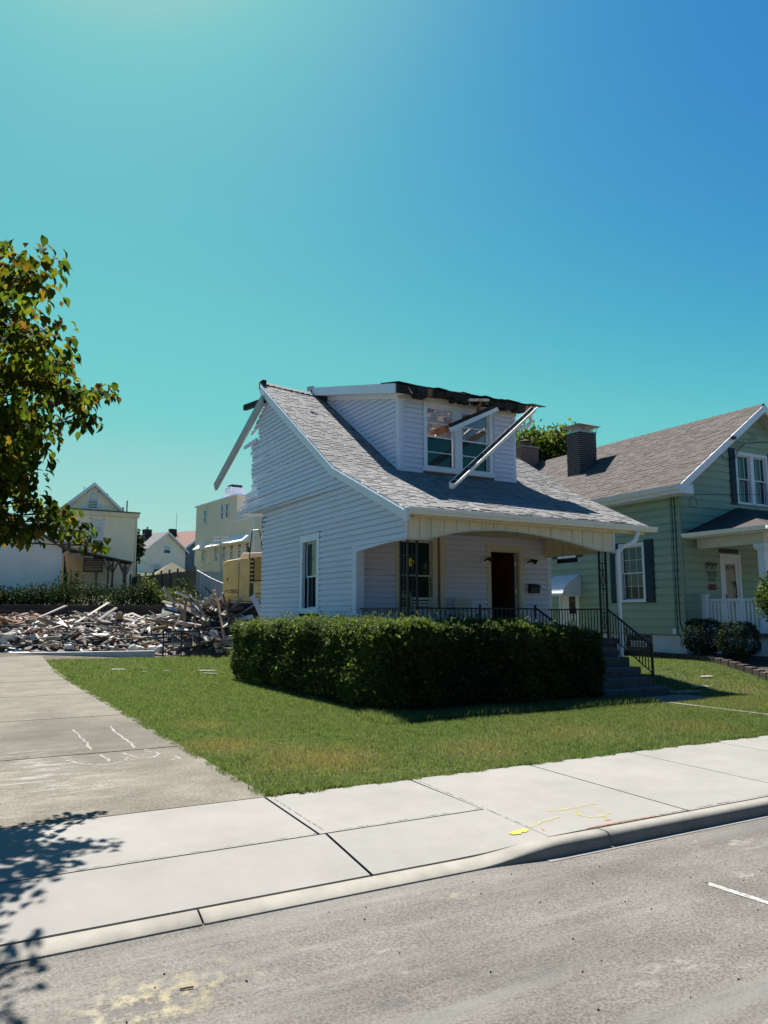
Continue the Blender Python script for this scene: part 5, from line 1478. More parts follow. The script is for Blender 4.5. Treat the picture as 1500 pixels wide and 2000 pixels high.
# ivy and bindweed over the left shoulder of the hedge
iv = np.array([(0, 0, 0), (-.5, .15, .05), (-.42, .62, 0), (0, 1, -.06), (.42, .62, 0), (.5, .15, .05)]) * .055
ivf = np.array([[0, 1, 2], [0, 2, 3], [0, 3, 4], [0, 4, 5]])
tops = (HP[:, 2] > 1.05) & (((HP[:, 0] < 7.4) & (HP[:, 1] > 11.6)) | ((HP[:, 0] < 7.6) & (HP[:, 1] < 12.4) & (RNG.random(len(HP)) < .25)))
idx = np.where(tops)[0]; idx = RNG.choice(idx, min(2600, len(idx)), replace=False)
drape = np.where((HP[:, 0] < 6.2) & (HP[:, 2] > .35) & (np.sin(HP[:, 1] * 5) > .2))[0]; idx = np.concatenate([idx, RNG.choice(drape, min(700, len(drape)), replace=False)])
fr = np.where((HP[:, 1] < 10.9) & (np.abs(HP[:, 0] - 6.9) < .22) & (HP[:, 2] < .8))[0]; idx = np.concatenate([idx, RNG.choice(fr, min(60, len(fr)), replace=False)])
vv, ff = scatter(iv, ivf, HP[idx] + HN[idx] * .05, dir_rot(HN[idx], .7), RNG.uniform(.6, 1.25, len(idx)))
np_mesh('ivy', vv, ff, M_IVY, parent=hedge)

# ------------------------------------------------------------------ shrubs
def leaf_base(L, W, fold=.25, droop=.2):
    v = np.array([(0, 0, 0), (-W * .42, L * .3, W * fold), (0, L * .33, 0), (W * .42, L * .3, W * fold), (-W * .5, L * .6, W * fold - L * droop * .4), (0, L * .65, -L * droop * .35), (W * .5, L * .6, W * fold - L * droop * .4), (0, L, -L * droop)])
    f = np.array([[0, 2, 1], [0, 3, 2], [1, 2, 5], [1, 5, 4], [2, 3, 6], [2, 6, 5], [4, 5, 7], [5, 6, 7]])
    return v, f
def shrub(name, label, group, c, r, h, z0, n, L, W, mats, stem_h=0.0, flat=0.0):
    t = thing(name, label, 'shrub', (c[0], c[1], z0), group)
    st = MB()
    for k in range(7):
        a = k * .9
        st.tube([(c[0] + .04 * math.cos(a), c[1] + .04 * math.sin(a), z0 - .05), (c[0] + r * .35 * math.cos(a), c[1] + r * .35 * math.sin(a), z0 + stem_h + h * .35), (c[0] + r * .6 * math.cos(a), c[1] + r * .6 * math.sin(a), z0 + stem_h + h * .7)], .014, 5, r2=.005)
    st.build('stem', M_BARK, t)
    d = RNG.normal(0, 1, (n, 3)); d /= np.linalg.norm(d, axis=1, keepdims=True)
    rad = RNG.uniform(.55, 1.0, n) ** .5 * (1 + .12 * np.sin(d[:, 0] * 6 + d[:, 2] * 5))
    p = d * rad[:, None]
    if flat:
        p = np.sign(p) * np.abs(p) ** (1 - flat)
    p = p * np.array([r, r, h / 2]) + np.array([c[0], c[1], z0 + stem_h + h / 2])
    lb_, lf_ = leaf_base(L, W)
    v_, f_ = scatter(lb_, lf_, p, dir_rot(d, .8), RNG.uniform(.7, 1.3, n))
    np_mesh('foliage', v_, f_, mats, np.repeat(RNG.integers(0, len(mats), n), 8), t)
    return t
shrub('clipped_shrub', 'dark clipped shrub nearest the corner of the green house', 'foundation shrubs', (17.55, 13.80), .45, .95, .5, 3600, .05, .03, M_SHRUB_D, .05, .3)
shrub('clipped_shrub', 'dark clipped shrub nearer the street, before the white porch railing', 'foundation shrubs', (17.42, 12.66), .45, .92, .46, 3600, .05, .03, M_SHRUB_D, .05, .3)
shrub('leafy_shrub', 'bright glossy round topped shrub at the right edge before the porch', None, (14.45, 9.35), .58, 1.15, float(gz(14.4, 9.4)), 3000, .075, .04, [M_LEAF[1], M_LEAF[0], M_WEED[2]], 1.35)

# ------------------------------------------------------------------ tree overhanging the drive
tree = thing('dogwood_tree', 'leafy tree with yellowing leaves overhanging the driveway', 'tree', (-1.7, 7.9, 0))
TX, TY = -1.7, 7.9
lim = MB(); lim.tube([(TX, TY, -.1), (TX + .03, TY, .8), (TX - .02, TY + .05, 1.7), (TX, TY, 2.6), (TX + .1, TY, 4.0), (TX + .15, TY, 4.9), (TX + .2, TY, 5.5)], .15, 10, r2=.025)
lim.build('trunk', M_BARK, tree, smooth=True)
tips = [((0.16, 8.2, 5.30), .10), ((0.12, 8.3, 5.08), .10), ((0.30, 8.1, 4.88), .13), ((0.38, 8.2, 4.66), .14), ((0.42, 8.0, 4.38), .18), ((0.72, 8.1, 4.16), .18), ((1.25, 8.40, 3.98), .13), ((1.0, 8.35, 3.9), .17), ((1.0, 8.2, 3.62), .17), ((0.85, 7.9, 3.75), .2), ((0.56, 8.2, 3.25), .22), ((0.46, 8.0, 2.95), .22),
        ((0.62, 8.2, 2.72), .16), ((0.86, 8.25, 2.62), .15), ((1.05, 8.25, 2.45), .15), ((1.18, 8.22, 2.30), .12), ((0.78, 7.9, 2.5), .16), ((0.5, 8.0, 2.42), .2), ((0.3, 7.8, 2.38), .18), ((0.2, 8.4, 2.5), .22),
        ((0.0, 8.3, 4.8), .22), ((0.1, 7.9, 4.4), .28), ((0.45, 8.5, 4.1), .3), ((0.5, 7.8, 3.9), .28), ((0.3, 8.3, 3.5), .3), ((0.25, 7.8, 3.1), .3), ((0.2, 8.2, 2.8), .28), ((0.55, 8.6, 3.6), .26), ((0.7, 8.5, 4.0), .22), ((-.15, 7.6, 4.6), .3), ((-.2, 8.2, 4.2), .4), ((-.2, 7.7, 3.4), .4), ((-.1, 8.3, 2.9), .35), ((-.3, 8.6, 4.9), .4), ((-.6, 7.9, 5.3), .4),
        ((0.35, 7.2, 3.3), .3), ((0.42, 6.9, 3.9), .3), ((0.1, 6.8, 2.9), .3), ((0.3, 6.6, 4.4), .3), ((0.25, 9.2, 3.0), .3), ((0.15, 9.1, 4.2), .35), ((-.4, 6.4, 3.6), .4), ((-.5, 6.3, 4.6), .4)]
for k in range(34):
    a = RNG.uniform(0, 6.28); zz = RNG.uniform(2.5, 5.6); rr_ = (1.5 if zz < 4.6 else .9) * RNG.uniform(.5, 1)
    xx = TX + rr_ * math.cos(a)
    tips.append(((min(xx, -.3), TY + rr_ * math.sin(a), zz), .42))
br = MB(); LP = []; LD = []
for (p, r_) in tips:
    p = Vector(p); z0_ = max(2.0, p.z - .9 - .2 * abs(p.x - TX)); s_ = Vector((TX, TY, z0_)); mid_ = s_.lerp(p, .55) + Vector((0, 0, .12))
    br.tube([s_, mid_, p], .03, 5, r2=.006)
    n = int((88 if r_ < .26 else 120) * (r_ / .2) ** 1.7)
    d = np.clip(RNG.normal(0, .45, (n, 3)), -.85, .85) * r_ * np.array([1.15, 1.15, .8])
    pts_ = np.array(p)[None] + d
    k2 = int(n * .22); tt = RNG.uniform(.55, 1, k2)
    along = np.array(mid_)[None] * (1 - (tt[:, None] - .55) / .45) + np.array(p)[None] * ((tt[:, None] - .55) / .45) + RNG.normal(0, .05, (k2, 3))
    LP.append(np.concatenate([pts_, along])); LD.append(np.concatenate([d / np.maximum(np.linalg.norm(d, axis=1, keepdims=True), .01), RNG.normal(0, 1, (k2, 3))]))
    for q in range(5 if r_ < .35 else 0):
        e = p + Vector(RNG.normal(0, .3, 3) * r_)
        br.tube([p.lerp(mid_, .15 * q), e], .006, 4, r2=.002)
br.build('limb', M_BARK, tree)
LP = np.concatenate(LP); LD = np.concatenate(LD)
n = len(LP)
lb_, lf_ = leaf_base(.088, .064, .22, .34)
hd_ = np.arctan2(LD[:, 1], LD[:, 0]) - np.pi / 2 + RNG.normal(0, .8, n)
rot_ = euler_np(hd_, RNG.normal(-.75, .45, n), np.zeros(n))
scl_ = RNG.uniform(.55, 1.3, n)
warm = LP[:, 2] * .12 + RNG.normal(0.05, .45, n)
mi_ = np.where(warm > 1.35, 4, np.where(warm > .95, 3, np.where(warm > .5, 2, np.where(warm > .2, 1, np.where(warm > -.1, 0, 5)))))
vis = (LP[:, 0] > .38)
sel = np.where(vis)[0]; sel = sel[np.argsort(-LP[sel, 0] + .1 * RNG.random(len(sel)))][:300]
rest = np.ones(n, bool); rest[sel] = False
v_, f_ = scatter(lb_, lf_, LP[rest], rot_[rest], scl_[rest])
o = np_mesh('crown', v_, f_, M_LEAF, np.repeat(mi_[rest], 8), tree); o['kind'] = 'stuff'
protos = []
for m_ in M_LEAF:
    me = bpy.data.meshes.new('leaf'); me.from_pydata([tuple(a) for a in lb_], [], [tuple(int(i) for i in f) for f in lf_]); me.materials.append(m_); protos.append(me)
tinv = world_of(tree).inverted()
for i in sel:
    o = bpy.data.objects.new('leaf', protos[mi_[i]]); COL.objects.link(o)
    M4 = Matrix([list(rot_[i][r] * scl_[i]) + [LP[i][r]] for r in range(3)] + [[0, 0, 0, 1]])
    o.parent = tree; o.matrix_parent_inverse = tinv; o.matrix_basis = M4
# ------------------------------------------------------------------ retaining wall of sleepers
rw = thing('retaining_wall', 'dark timber sleeper retaining wall behind the rubble', 'wall', (1, 41.3, 1))
for c in range(6):
    x = -12.0 - (c % 2) * 1.2
    while x < 10.3:
        L = 2.4 if x + 2.4 < 10.5 else 10.5 - x
        d = random.uniform(-.02, .02)
        MB().box(x + .01, x + L - .01, 41.22 + d, 41.46, .88 + c * .2, 1.072 + c * .2).build('sleeper', M_TIMBER, rw, bevel=.012)
        x += 2.4
def wild(name, label, group, x, y, z, r, h, n, mats, L=.16, cat='shrub'):
    t = thing(name, label, cat, (x, y, z), group)
    st = MB()
    for k in range(5):
        st.tube([(x, y, z - .1), (x + RNG.normal(0, r * .4), y + RNG.normal(0, .15), z + h * .8)], .03, 4, r2=.01)
    st.build('stem', M_BARK, t)
    p = np.stack([x + RNG.normal(0, r * .55, n), y + RNG.normal(0, r * .4, n), z + h * RNG.beta(1.6, 1.5, n) * (1 + .25 * np.sin(RNG.uniform(0, 6, n)))], -1)
    lb2, lf2 = leaf_base(L, L * .5)
    v2, f2 = scatter(lb2, lf2, p, rot_mats(n), RNG.uniform(.5, 1.3, n))
    np_mesh('foliage', v2, f2, mats, np.repeat(RNG.integers(0, len(mats), n), 8), t)
    return t
for k, x in enumerate(np.linspace(-3.2, 8.3, 12)):
    wild('wild_shrub', 'dark wild shrub in the row along the top of the timber wall', 'shrubs on the timber wall', x + RNG.normal(0, .2), 42.2, float(gz(x, 42.2)) - .05, .85, RNG.uniform(.75, 1.2), 1100, M_SHRUB_D, .13)
for k, (x, y, h, w_) in enumerate(((9.0, 42.2, 1.5, .45), (9.6, 42.0, .8, .7), (10.2, 42.2, .9, .7), (10.9, 42.4, .8, .7), (10.0, 41.7, .5, .7))):
    wild('tall_weeds', 'sunlit yellow green weeds at the right end of the timber wall', 'weeds by the fence', x, y, float(gz(x, y)) - .05, w_, h, 800, M_WEED, .13, 'weeds')
wild('small_bush', 'small dark green bush before the brown board fence', None, 11.15, 42.9, float(gz(11.2, 42.9)), .55, 1.35, 650, M_SHRUB_D + [M_WEED[2]], .13)
wild('vine_bush', 'dark bush at the corner of the white garage', None, 5.15, 43.6, 2.2, .55, 1.5, 500, M_SHRUB_D, .16)
sg = tri_blades(9000, 11.2, 14.5, 33.0, 43.0, .1, .3, .02, lambda x, y: x < 14.5)
tag(np_mesh('slope_grass', sg, np.arange(len(sg)).reshape(-1, 3), M_WEED[1]), 'rough grass on the bank below the grey fence', 'grass', kind='stuff')

# ------------------------------------------------------------------ fences
bf = thing('board_fence', 'weathered brown board fence with tall posts', 'fence', (10.8, 46.8, 2.4))
A, B_ = Vector((9.55, 49.9, 2.45)), Vector((12.0, 43.85, 2.22))
def fz(t, lo, hi): return lo + (hi - lo) * t
bj = MB(); n = 46
for k in range(n):
    t0, t1 = k / n, (k + .93) / n
    p, q = A.lerp(B_, t0), A.lerp(B_, t1); h = fz(t0, 1.50, 1.95) + random.uniform(-.03, .03)
    bj.beam(p + Vector((0, 0, h / 2)), q + Vector((0, 0, h / 2)), .02, h)
bj.build('boards', M_WOODFENCE, bf)['kind'] = 'stuff'
for z in (.35, 1.15):
    MB().beam(A + Vector((-.04, -.02, z)), B_ + Vector((-.04, -.02, z)), .05, .09).build('rail', M_WOODFENCE, bf)
for k in range(9):
    p = A.lerp(B_, k / 8) + Vector((-.09, -.05, 0)); h = fz(k / 8, 1.65, 2.15)
    MB().beam(p + Vector((0, 0, -.2)), p + Vector((0, 0, h)), .1, .1).build('post', M_WOODFENCE, bf)
gf_ = thing('grey_fence', 'grey board fence running down the bank beside the excavator', 'fence', (12.9, 41, 2))
gp = [((12.02, 43.75), 2.35, 4.15), ((12.45, 42.2), 2.0, 3.62), ((12.85, 41.05), 1.75, 3.28), ((13.4, 39.6), 1.5, 2.98), ((14.1, 38.0), 1.25, 2.70)]
for (p, l0, h0), (q, l1_, h1) in zip(gp, gp[1:]):
    L = math.dist(p, q); n = max(1, round(L / .19))
    for k in range(n):
        t0, t1 = k / n, (k + .9) / n
        a = (p[0] + (q[0] - p[0]) * t0, p[1] + (q[1] - p[1]) * t0); b = (p[0] + (q[0] - p[0]) * t1, p[1] + (q[1] - p[1]) * t1)
        za, zb = l0 + (l1_ - l0) * t0, l0 + (l1_ - l0) * t1; ha, hb = h0 + (h1 - h0) * t0, h0 + (h1 - h0) * t1
        w_ = .02 if k % 2 else .045
        MB().hexa([(a[0], a[1], za), (b[0], b[1], zb), (b[0] + w_, b[1] + .01, zb), (a[0] + w_, a[1] + .01, za), (a[0], a[1], ha), (b[0], b[1], hb), (b[0] + w_, b[1] + .01, hb), (a[0] + w_, a[1] + .01, ha)]).build('board', M_GREYFENCE, gf_)
    MB().beam((p[0] - .02, p[1], h0 - .04), (q[0] - .02, q[1], h1 - .04), .06, .08).build('rail', M_GREYFENCE, gf_)
    MB().beam((p[0] - .02, p[1], l0 + .55), (q[0] - .02, q[1], l1_ + .5), .05, .08).build('rail', M_GREYFENCE, gf_)
rf_ = thing('rear_fence', 'level grey fence in front of the tan building', 'fence', (15.6, 48.6, 3))
n = 34; a, b = Vector((13.6, 49.7, 2.7)), Vector((19.5, 46.5, 2.7))
for k in range(n):
    p, q = a.lerp(b, k / n), a.lerp(b, (k + .92) / n)
    MB().beam(p + Vector((0, 0, .82)), q + Vector((0, 0, .82)), .03, 1.64).build('board', M_GREYFENCE, rf_)
MB().beam(a + Vector((0, 0, 1.66)), b + Vector((0, 0, 1.66)), .08, .06).build('rail', M_GREYFENCE, rf_)

# ------------------------------------------------------------------ houses behind
def far_window(parent, f, u0, u1, z0, z1, m=M_TRIM, glass=M_GLASS, t=.08, blind=None):
    w = MB(); wbox(w, f, u0, u0 + t, 0, .05, z0, z1); wbox(w, f, u1 - t, u1, 0, .05, z0, z1); wbox(w, f, u0, u1, 0, .05, z1 - t, z1); wbox(w, f, u0, u1, 0, .06, z0, z0 + t); wbox(w, f, u0, u1, 0, .04, (z0 + z1) / 2 - .025, (z0 + z1) / 2 + .025)
    win = w.build('window', m, parent)
    zm = (z0 + z1) / 2
    for (a, b, g) in ((z0 + t, zm - .02, glass), (zm + .02, z1 - t, blind or glass)):
        p = MB(); wbox(p, f, u0 + t, u1 - t, .012, .02, a, b); p.build('pane', g, win)
    return win
M_BLIND = mat('pale_blind', (0.50, 0.53, 0.58), 0.6, 0.05)
yh = thing('yellow_house', 'pale yellow sided house with steep attic gable behind the brown patio roof', 'house', (7.5, 52, 3))
yf = lambda u, o, z: (u, 52.0 - o, z)
MB().box(4.6, 10.15, 52.0, 60, 2.9, 8.15).build('wall', M_YELLOWHOUSE, yh)
claps(yh, yf, [(4.6, 3.0), (10.15, 3.0), (10.15, 8.0), (4.6, 8.0)], [], .11, 3.0, 8.0, M_YELLOWHOUSE, 'siding', True, lip=.035)
q = MB(); q.box(4.5, 10.25, 51.85, 60.1, 8.0, 8.28); q.build('eave_board', M_CREAM, yh)
q = MB(); q.box(4.45, 10.3, 51.8, 60.2, 8.28, 8.36); q.build('flat_roof', M_GREYROOF, yh)
yg = lambda u, o, z: (u, 53.2 - o, z)
q = MB(); q.prism([(5.5, 8.36), (9.45, 8.36), (7.48, 10.15)], lambda p: (p[0], 53.2, p[1]), lambda p: (p[0], 60, p[1])); q.build('gable_wall', M_YELLOWHOUSE, yh)
claps(yh, yg, [(5.5, 8.36), (9.45, 8.36), (7.48, 10.15)], [], .11, 8.36, 10.1, M_YELLOWHOUSE, 'siding', True, lip=.035)
for s in (-1, 1):
    q = MB(); xa, xb = 7.48, 7.48 + s * 2.2
    q.hexa([(xa, 52.95, 10.20), (xb, 52.95, 8.20), (xb, 60, 8.20), (xa, 60, 10.20), (xa, 52.95, 10.34), (xb, 52.95, 8.34), (xb, 60, 8.34), (xa, 60, 10.34)]); q.build('gable_roof', M_GREYROOF, yh)
    q = MB(); q.hexa([(xa, 52.92, 10.12), (xb, 52.92, 8.12), (xb, 52.95, 8.12), (xa, 52.95, 10.12), (xa, 52.92, 10.30), (xb, 52.92, 8.30), (xb, 52.95, 8.30), (xa, 52.95, 10.30)]); q.build('rake_board', M_TRIM, yh)
q = MB(); q.prism([(7.2, 9.86), (7.76, 9.86), (7.48, 10.13)], lambda p: (p[0], 53.1, p[1]), lambda p: (p[0], 53.15, p[1])); q.build('gable_ornament', M_CREAM, yh)
far_window(yh, yg, 7.1, 7.8, 8.5, 9.8, blind=M_BLIND); far_window(yh, yf, 7.15, 8.05, 6.35, 7.85, blind=M_BLIND, glass=M_BLIND); far_window(yh, yf, 6.9, 8.1, 4.3, 5.2, m=M_SLATE)
q = MB(); q.tube([(9.55, 52.6, 8.36), (9.55, 52.6, 9.2)], .05, 6); q.tube([(9.3, 52.6, 8.36), (9.3, 52.6, 8.75)], .06, 6); q.build('vent_pipe', M_STEEL, yh)
q = MB(); q.tube([(10.1, 51.93, 8.0), (10.1, 51.93, 3.0)], .05, 6); q.build('downspout', M_CREAM, yh)
# patio roof on forked posts
pr_ = thing('patio_roof', 'brown sloping patio roof on forked timber posts', 'canopy', (7.6, 48.8, 3))
M_PATIO = mat('patio_brown', (0.17, 0.11, 0.095), 0.8, 0.15)
q = MB(); q.hexa([(4.9, 47.2, 5.45), (9.1, 47.2, 4.66), (9.1, 51.8, 5.0), (4.9, 51.8, 5.8), (4.9, 47.2, 5.53), (9.1, 47.2, 4.74), (9.1, 51.8, 5.08), (4.9, 51.8, 5.88)]); q.build('roof_sheet', M_PATIO, pr_)
for k in range(6):
    x = 5.2 + k * .75
    dz_ = (9.1 - x) * .188; q = MB(); q.hexa([(x, 47.25, 4.54 + dz_), (x + .06, 47.25, 4.54 + dz_), (x + .06, 51.7, 4.88 + dz_), (x, 51.7, 4.88 + dz_), (x, 47.25, 4.65 + dz_), (x + .06, 47.25, 4.65 + dz_), (x + .06, 51.7, 4.99 + dz_), (x, 51.7, 4.99 + dz_)]); q.build('joist', M_PATIO, pr_)
for x, y in ((7.7, 47.4), (8.15, 48.6), (8.6, 47.4), (8.95, 48.8)):
    q = MB(); zt = 4.55 + (9.1 - x) * .188 + (y - 47.2) * .074
    q.beam((x, y, 2.7), (x, y, zt), .1, .1); q.beam((x, y, zt - .75), (x - .32, y, zt), .07, .07); q.beam((x, y, zt - .75), (x + .32, y, zt), .07, .07); q.build('post', M_PATIO, pr_)
for x in (6.9, 9.3):
    tag(MB().beam((x, 46.5, 2.5), (x, 46.5, 4.05 if x < 8 else 3.95), .13, .13).box(x - .09, x + .09, 46.41, 46.59, 3.9, 3.98).build('fence_post', M_WOODFENCE), 'bare fence post %s the patio roof' % ('left of the forked posts under' if x < 8 else 'at the right corner of'), 'post')
# white garage
gr = thing('garage', 'long white sided garage half hidden by the tree', 'garage', (0, 46, 2.6))
ga = lambda u, o, z: (u, 45.4 - o, z)
gpoly = [(-4.5, 2.4), (4.85, 2.4), (4.85, 5.25), (0.2, 8.0), (-4.5, 5.25)]
q = MB(); q.prism(gpoly, lambda p: (p[0], 45.4, p[1]), lambda p: (p[0], 51, p[1])); q.build('wall', M_OFFWHITE, gr)
claps(gr, ga, gpoly, [], .12, 2.4, 7.9, M_OFFWHITE, 'siding', True, lip=.04)
for s in (-1, 1):
    q = MB(); xa, xb = .2, .2 + s * 4.95
    q.hexa([(xa, 45.1, 8.02), (xb, 45.1, 5.12), (xb, 51.2, 5.12), (xa, 51.2, 8.02), (xa, 45.1, 8.14), (xb, 45.1, 5.24), (xb, 51.2, 5.24), (xa, 51.2, 8.14)]); q.build('roof', M_GREYROOF, gr)
q = MB(); wbox(q, ga, 4.74, 4.88, -.02, .04, 2.4, 5.2); q.build('corner_board', M_TRIM, gr)
lt = thing('leaning_timbers', 'bundle of dark poles leaning at the garage corner', 'timber', (5.1, 45.0, 2.5))
for k in range(4):
    q = MB(); q.beam((4.98 + k * .09, 44.7, 2.3), (5.02 + k * .04, 45.3, 4.8 - k * .3), .05, .05); q.build('pole', M_CHAR, lt)
# tan apartment block
tb_ = thing('tan_building', 'tan three storey building with a row of white window awnings', 'building', (18, 53, 3.5))
ta = R(6.0)
def tl(u, o, z): # left face; u = distance back along the wall
    bx_, by_ = 17.85, 50.4
    return (bx_ - math.sin(ta) * u - math.cos(ta) * o, by_ + math.cos(ta) * u - math.sin(ta) * o, z)
q = MB(); wbox(q, tl, 0, 11.2, -8, 0, 3.0, 8.35); q.build('wall', M_TAN, tb_)
q = MB(); wbox(q, tl, 3.2, 11.2, -8, -.02, 8.35, 10.3); q.build('upper_wall', M_TAN, tb_)
claps(tb_, tl, [(0, 3), (11.2, 3), (11.2, 8.35), (0, 8.35)], [], .2, 3, 8.35, M_TAN, 'siding', True, lip=.025)
claps(tb_, lambda u, o, z: tl(u, o - .02, z), [(3.2, 8.35), (11.2, 8.35), (11.2, 10.25), (3.2, 10.25)], [], .2, 8.35, 10.25, M_TAN, 'siding', True, lip=.025)
q = MB(); wbox(q, tl, 3.1, 11.3, -8.1, .1, 10.3, 10.42); q.build('roof_edge', M_TRIM, tb_)
q = MB(); wbox(q, tl, -.1, 3.2, -8.1, .08, 8.35, 8.45); q.build('roof_edge', M_TRIM, tb_)
for u in (4.6, 5.5, 8.9):
    far_window(tb_, lambda a, o, z: tl(a, o - .0, z), u, u + .55, 8.75, 9.95)
for u in (.8, 2.1, 3.5, 4.9, 6.4, 8.9):
    far_window(tb_, tl, u, u + .7, 5.6, 6.9)
    q = MB(); q.prism([(0, 7.35), (.75, 6.72), (.75, 6.66), (0, 6.66)], lambda p: tl(u - .25, p[0], p[1]), lambda p: tl(u + .95, p[0], p[1])); q.build('window_awning', M_GUTTER, tb_)
for u in (2.6, 5.2, 8.4):
    far_window(tb_, tl, u, u + .7, 4.0, 5.0)
q = MB(); q.tube([tl(-.0, .08, 3), tl(0, .08, 8.3)], .06, 6); q.build('downspout', M_TRIM, tb_)
q = MB(); wbox(q, tl, 6.6, 7.6, -2.2, -.9, 10.42, 11.55); chm = q.build('chimney', mat('white_chimney', (0.6, 0.62, 0.68), 0.8, 0.1), tb_, bevel=.03)
q = MB(); wbox(q, tl, 6.7, 7.5, -2.0, -1.1, 11.55, 11.75); q.build('chimney_pots', M_BRICK_D, chm)
# two gabled houses farther off
def gable_house(name, label, cx_, cy_, w, L, z0, ze, za, rz, wm, rm, wins, extras):
    t = thing(name, label, 'house', (cx_, cy_, z0)); T = Matrix.Translation((cx_, cy_, 0)) @ Matrix.Rotation(rz, 4, 'Z')
    f = lambda u, o, z: tuple(T @ Vector((u, -o, z)))
    q = MB(); q.prism([(-w / 2, z0), (w / 2, z0), (w / 2, ze), (0, za), (-w / 2, ze)], lambda p: f(p[0], 0, p[1]), lambda p: f(p[0], -L, p[1])); q.build('wall', wm, t)
    for s in (-1, 1):
        q = MB(); k = (za - ze) / (w / 2); e = w / 2 + .3
        q.hexa([f(0, .3, za), f(s * e, .3, ze - .3 * k), f(s * e, -L - .3, ze - .3 * k), f(0, -L - .3, za), f(0, .3, za + .16), f(s * e, .3, ze - .3 * k + .16), f(s * e, -L - .3, ze - .3 * k + .16), f(0, -L - .3, za + .16)]); q.build('roof', rm, t)
        q = MB(); q.hexa([f(0, .34, za - .12), f(s * e, .34, ze - .3 * k - .12), f(s * e, .31, ze - .3 * k - .12), f(0, .31, za - .12), f(0, .34, za + .13), f(s * e, .34, ze - .3 * k + .13), f(s * e, .31, ze - .3 * k + .13), f(0, .31, za + .13)]); q.build('rake_board', M_TRIM, t)
    for (a, b, c, d) in wins:
        far_window(t, f, a, b, c, d, blind=M_BLIND)
    extras(t, f)
    return t
def wx(t, f):
    q = MB(); wbox(q, f, -1.0, -.2, -3.5, -2.8, 9.2, 11.2); c = q.build('chimney', M_BRICK_D, t)
    q = MB(); q.tube([f(-.6, -3.1, 11.2), f(-.6, -3.1, 11.5)], .12, 6); q.build('flue', M_STEEL, c)
gable_house('white_house', 'small white gabled house with dark chimney beyond the brown fence', 20.0, 85.5, 4.9, 9, 5.2, 8.75, 10.65, R(20), M_OFFWHITE, M_GREYROOF, [(-.4, .5, 8.3, 9.2), (-1.6, -.6, 6.0, 7.2), (0.2, 1.2, 6.0, 7.2)], wx)
def sx_(t, f):
    q = MB(); wbox(q, f, -1.4, -.6, -5.0, -4.4, 10.4, 11.9); q.build('chimney', M_BRICK_D, t)
    q = MB(); q.tube([f(-.2, -5, 11), f(-.2, -5, 14)], .03, 5); q.build('aerial', M_STEEL, t)
gable_house('slate_house', 'slate blue house with red roof beside the tan building', 25.4, 89, 6.5, 10, 5.2, 9.3, 11.5, R(28), M_SLATE, M_REDROOF, [(1.2, 2.2, 8.0, 9.4), (1.2, 2.2, 6.0, 7.2)], sx_)
# shade sail, festoon lights, utility pole
ss = thing('shade_canopy', 'cream cloth shade canopy just above the brown fence', 'canopy', (12.4, 51, 3))
q = MB(); q.add([(11.2, 51.2, 4.2), (13.6, 50.2, 4.15), (14.0, 52.6, 4.2), (11.4, 53.2, 4.25), (12.5, 51.7, 5.1)], [(0, 1, 4), (1, 2, 4), (2, 3, 4), (3, 0, 4)]); q.build('cloth', mat('cream_cloth', (0.66, 0.58, 0.42), 0.9, 0.05, transl=.3), ss)
q = MB(); q.tube([(12.5, 51.7, 2.6), (12.5, 51.7, 5.08)], .04, 6); q.build('pole', M_STEEL, ss)
fe = thing('festoon_lights', 'string of small bulbs sagging between house and tan building', 'lights', (14, 52, 4.5))
pts = [(10.6 + 5.6 * t, 52.5 - 1.2 * t, 5.2 + .75 * t - 1.1 * math.sin(math.pi * t)) for t in np.linspace(0, 1, 25)]
q = MB(); q.tube(pts, .012, 4); q.build('cord', M_BLACKIRON, fe)
for p in pts[1:-1:2]:
    q = MB(); q.tube([(p[0], p[1], p[2]), (p[0], p[1], p[2] - .07), (p[0], p[1], p[2] - .13)], .02, 6, r2=.045); q.build('bulb', M_STEEL, fe)
up_ = thing('utility_pole', 'slim grey pole with white crossarms before the tan building', 'pole', (14.4, 47.2, 3))
q = MB(); q.beam((14.55, 47.2, 2.6), (14.40, 47.2, 6.6), .06, .06); q.beam((14.75, 47.2, 2.6), (14.42, 47.2, 6.0), .03, .03); q.build('post', M_STEEL, up_)
for z in (6.05, 6.3, 6.5):
    q = MB(); q.beam((13.95, 47.3, z), (14.9, 47.1, z + .05), .12, .09); q.build('crossarm', M_OFFWHITE, up_)

# ------------------------------------------------------------------ excavator
ex_ = thing('excavator', 'yellow tracked excavator behind the torn rear of the bungalow', 'excavator', (9.1, 29.35, 1.3), rz=R(-30))
TE = Matrix.Translation((9.10, 29.33, 1.28)) @ Matrix.Rotation(R(-30), 4, 'Z')
ef = lambda x, y, z: tuple(TE @ Vector((x, y, z)))
def eb_(name, mb, m, parent=ex_, bevel=0.0, smooth=False):
    mb.v = [ef(*v) for v in mb.v]
    return mb.build(name, m, parent, bevel=bevel, smooth=smooth)
eb_('counterweight', MB().prism([(.0, .98), (.62, .98), (.62, 2.52), (.10, 2.42), (0, 2.34)], lambda p: (p[0], 0.0, p[1]), lambda p: (p[0], 2.35, p[1])), M_EXC, bevel=.04)
eb_('engine_side', MB().prism([(.635, .98), (1.05, .98), (1.05, 2.55), (.635, 2.52)], lambda p: (p[0], .02, p[1]), lambda p: (p[0], 2.33, p[1])), M_EXC, bevel=.012)
eb_('grille', MB().box(1.06, 1.20, .03, 2.3, .98, 2.55), M_TRACK)
for k in range(6):
    eb_('grille_slat', MB().box(1.07, 1.19, .012, .03, 1.55 + k * .165, 1.60 + k * .165), M_EXC)
eb_('side_door', MB().box(1.21, 2.2, .0, 2.3, 1.0, 1.62), M_EXC, bevel=.015)
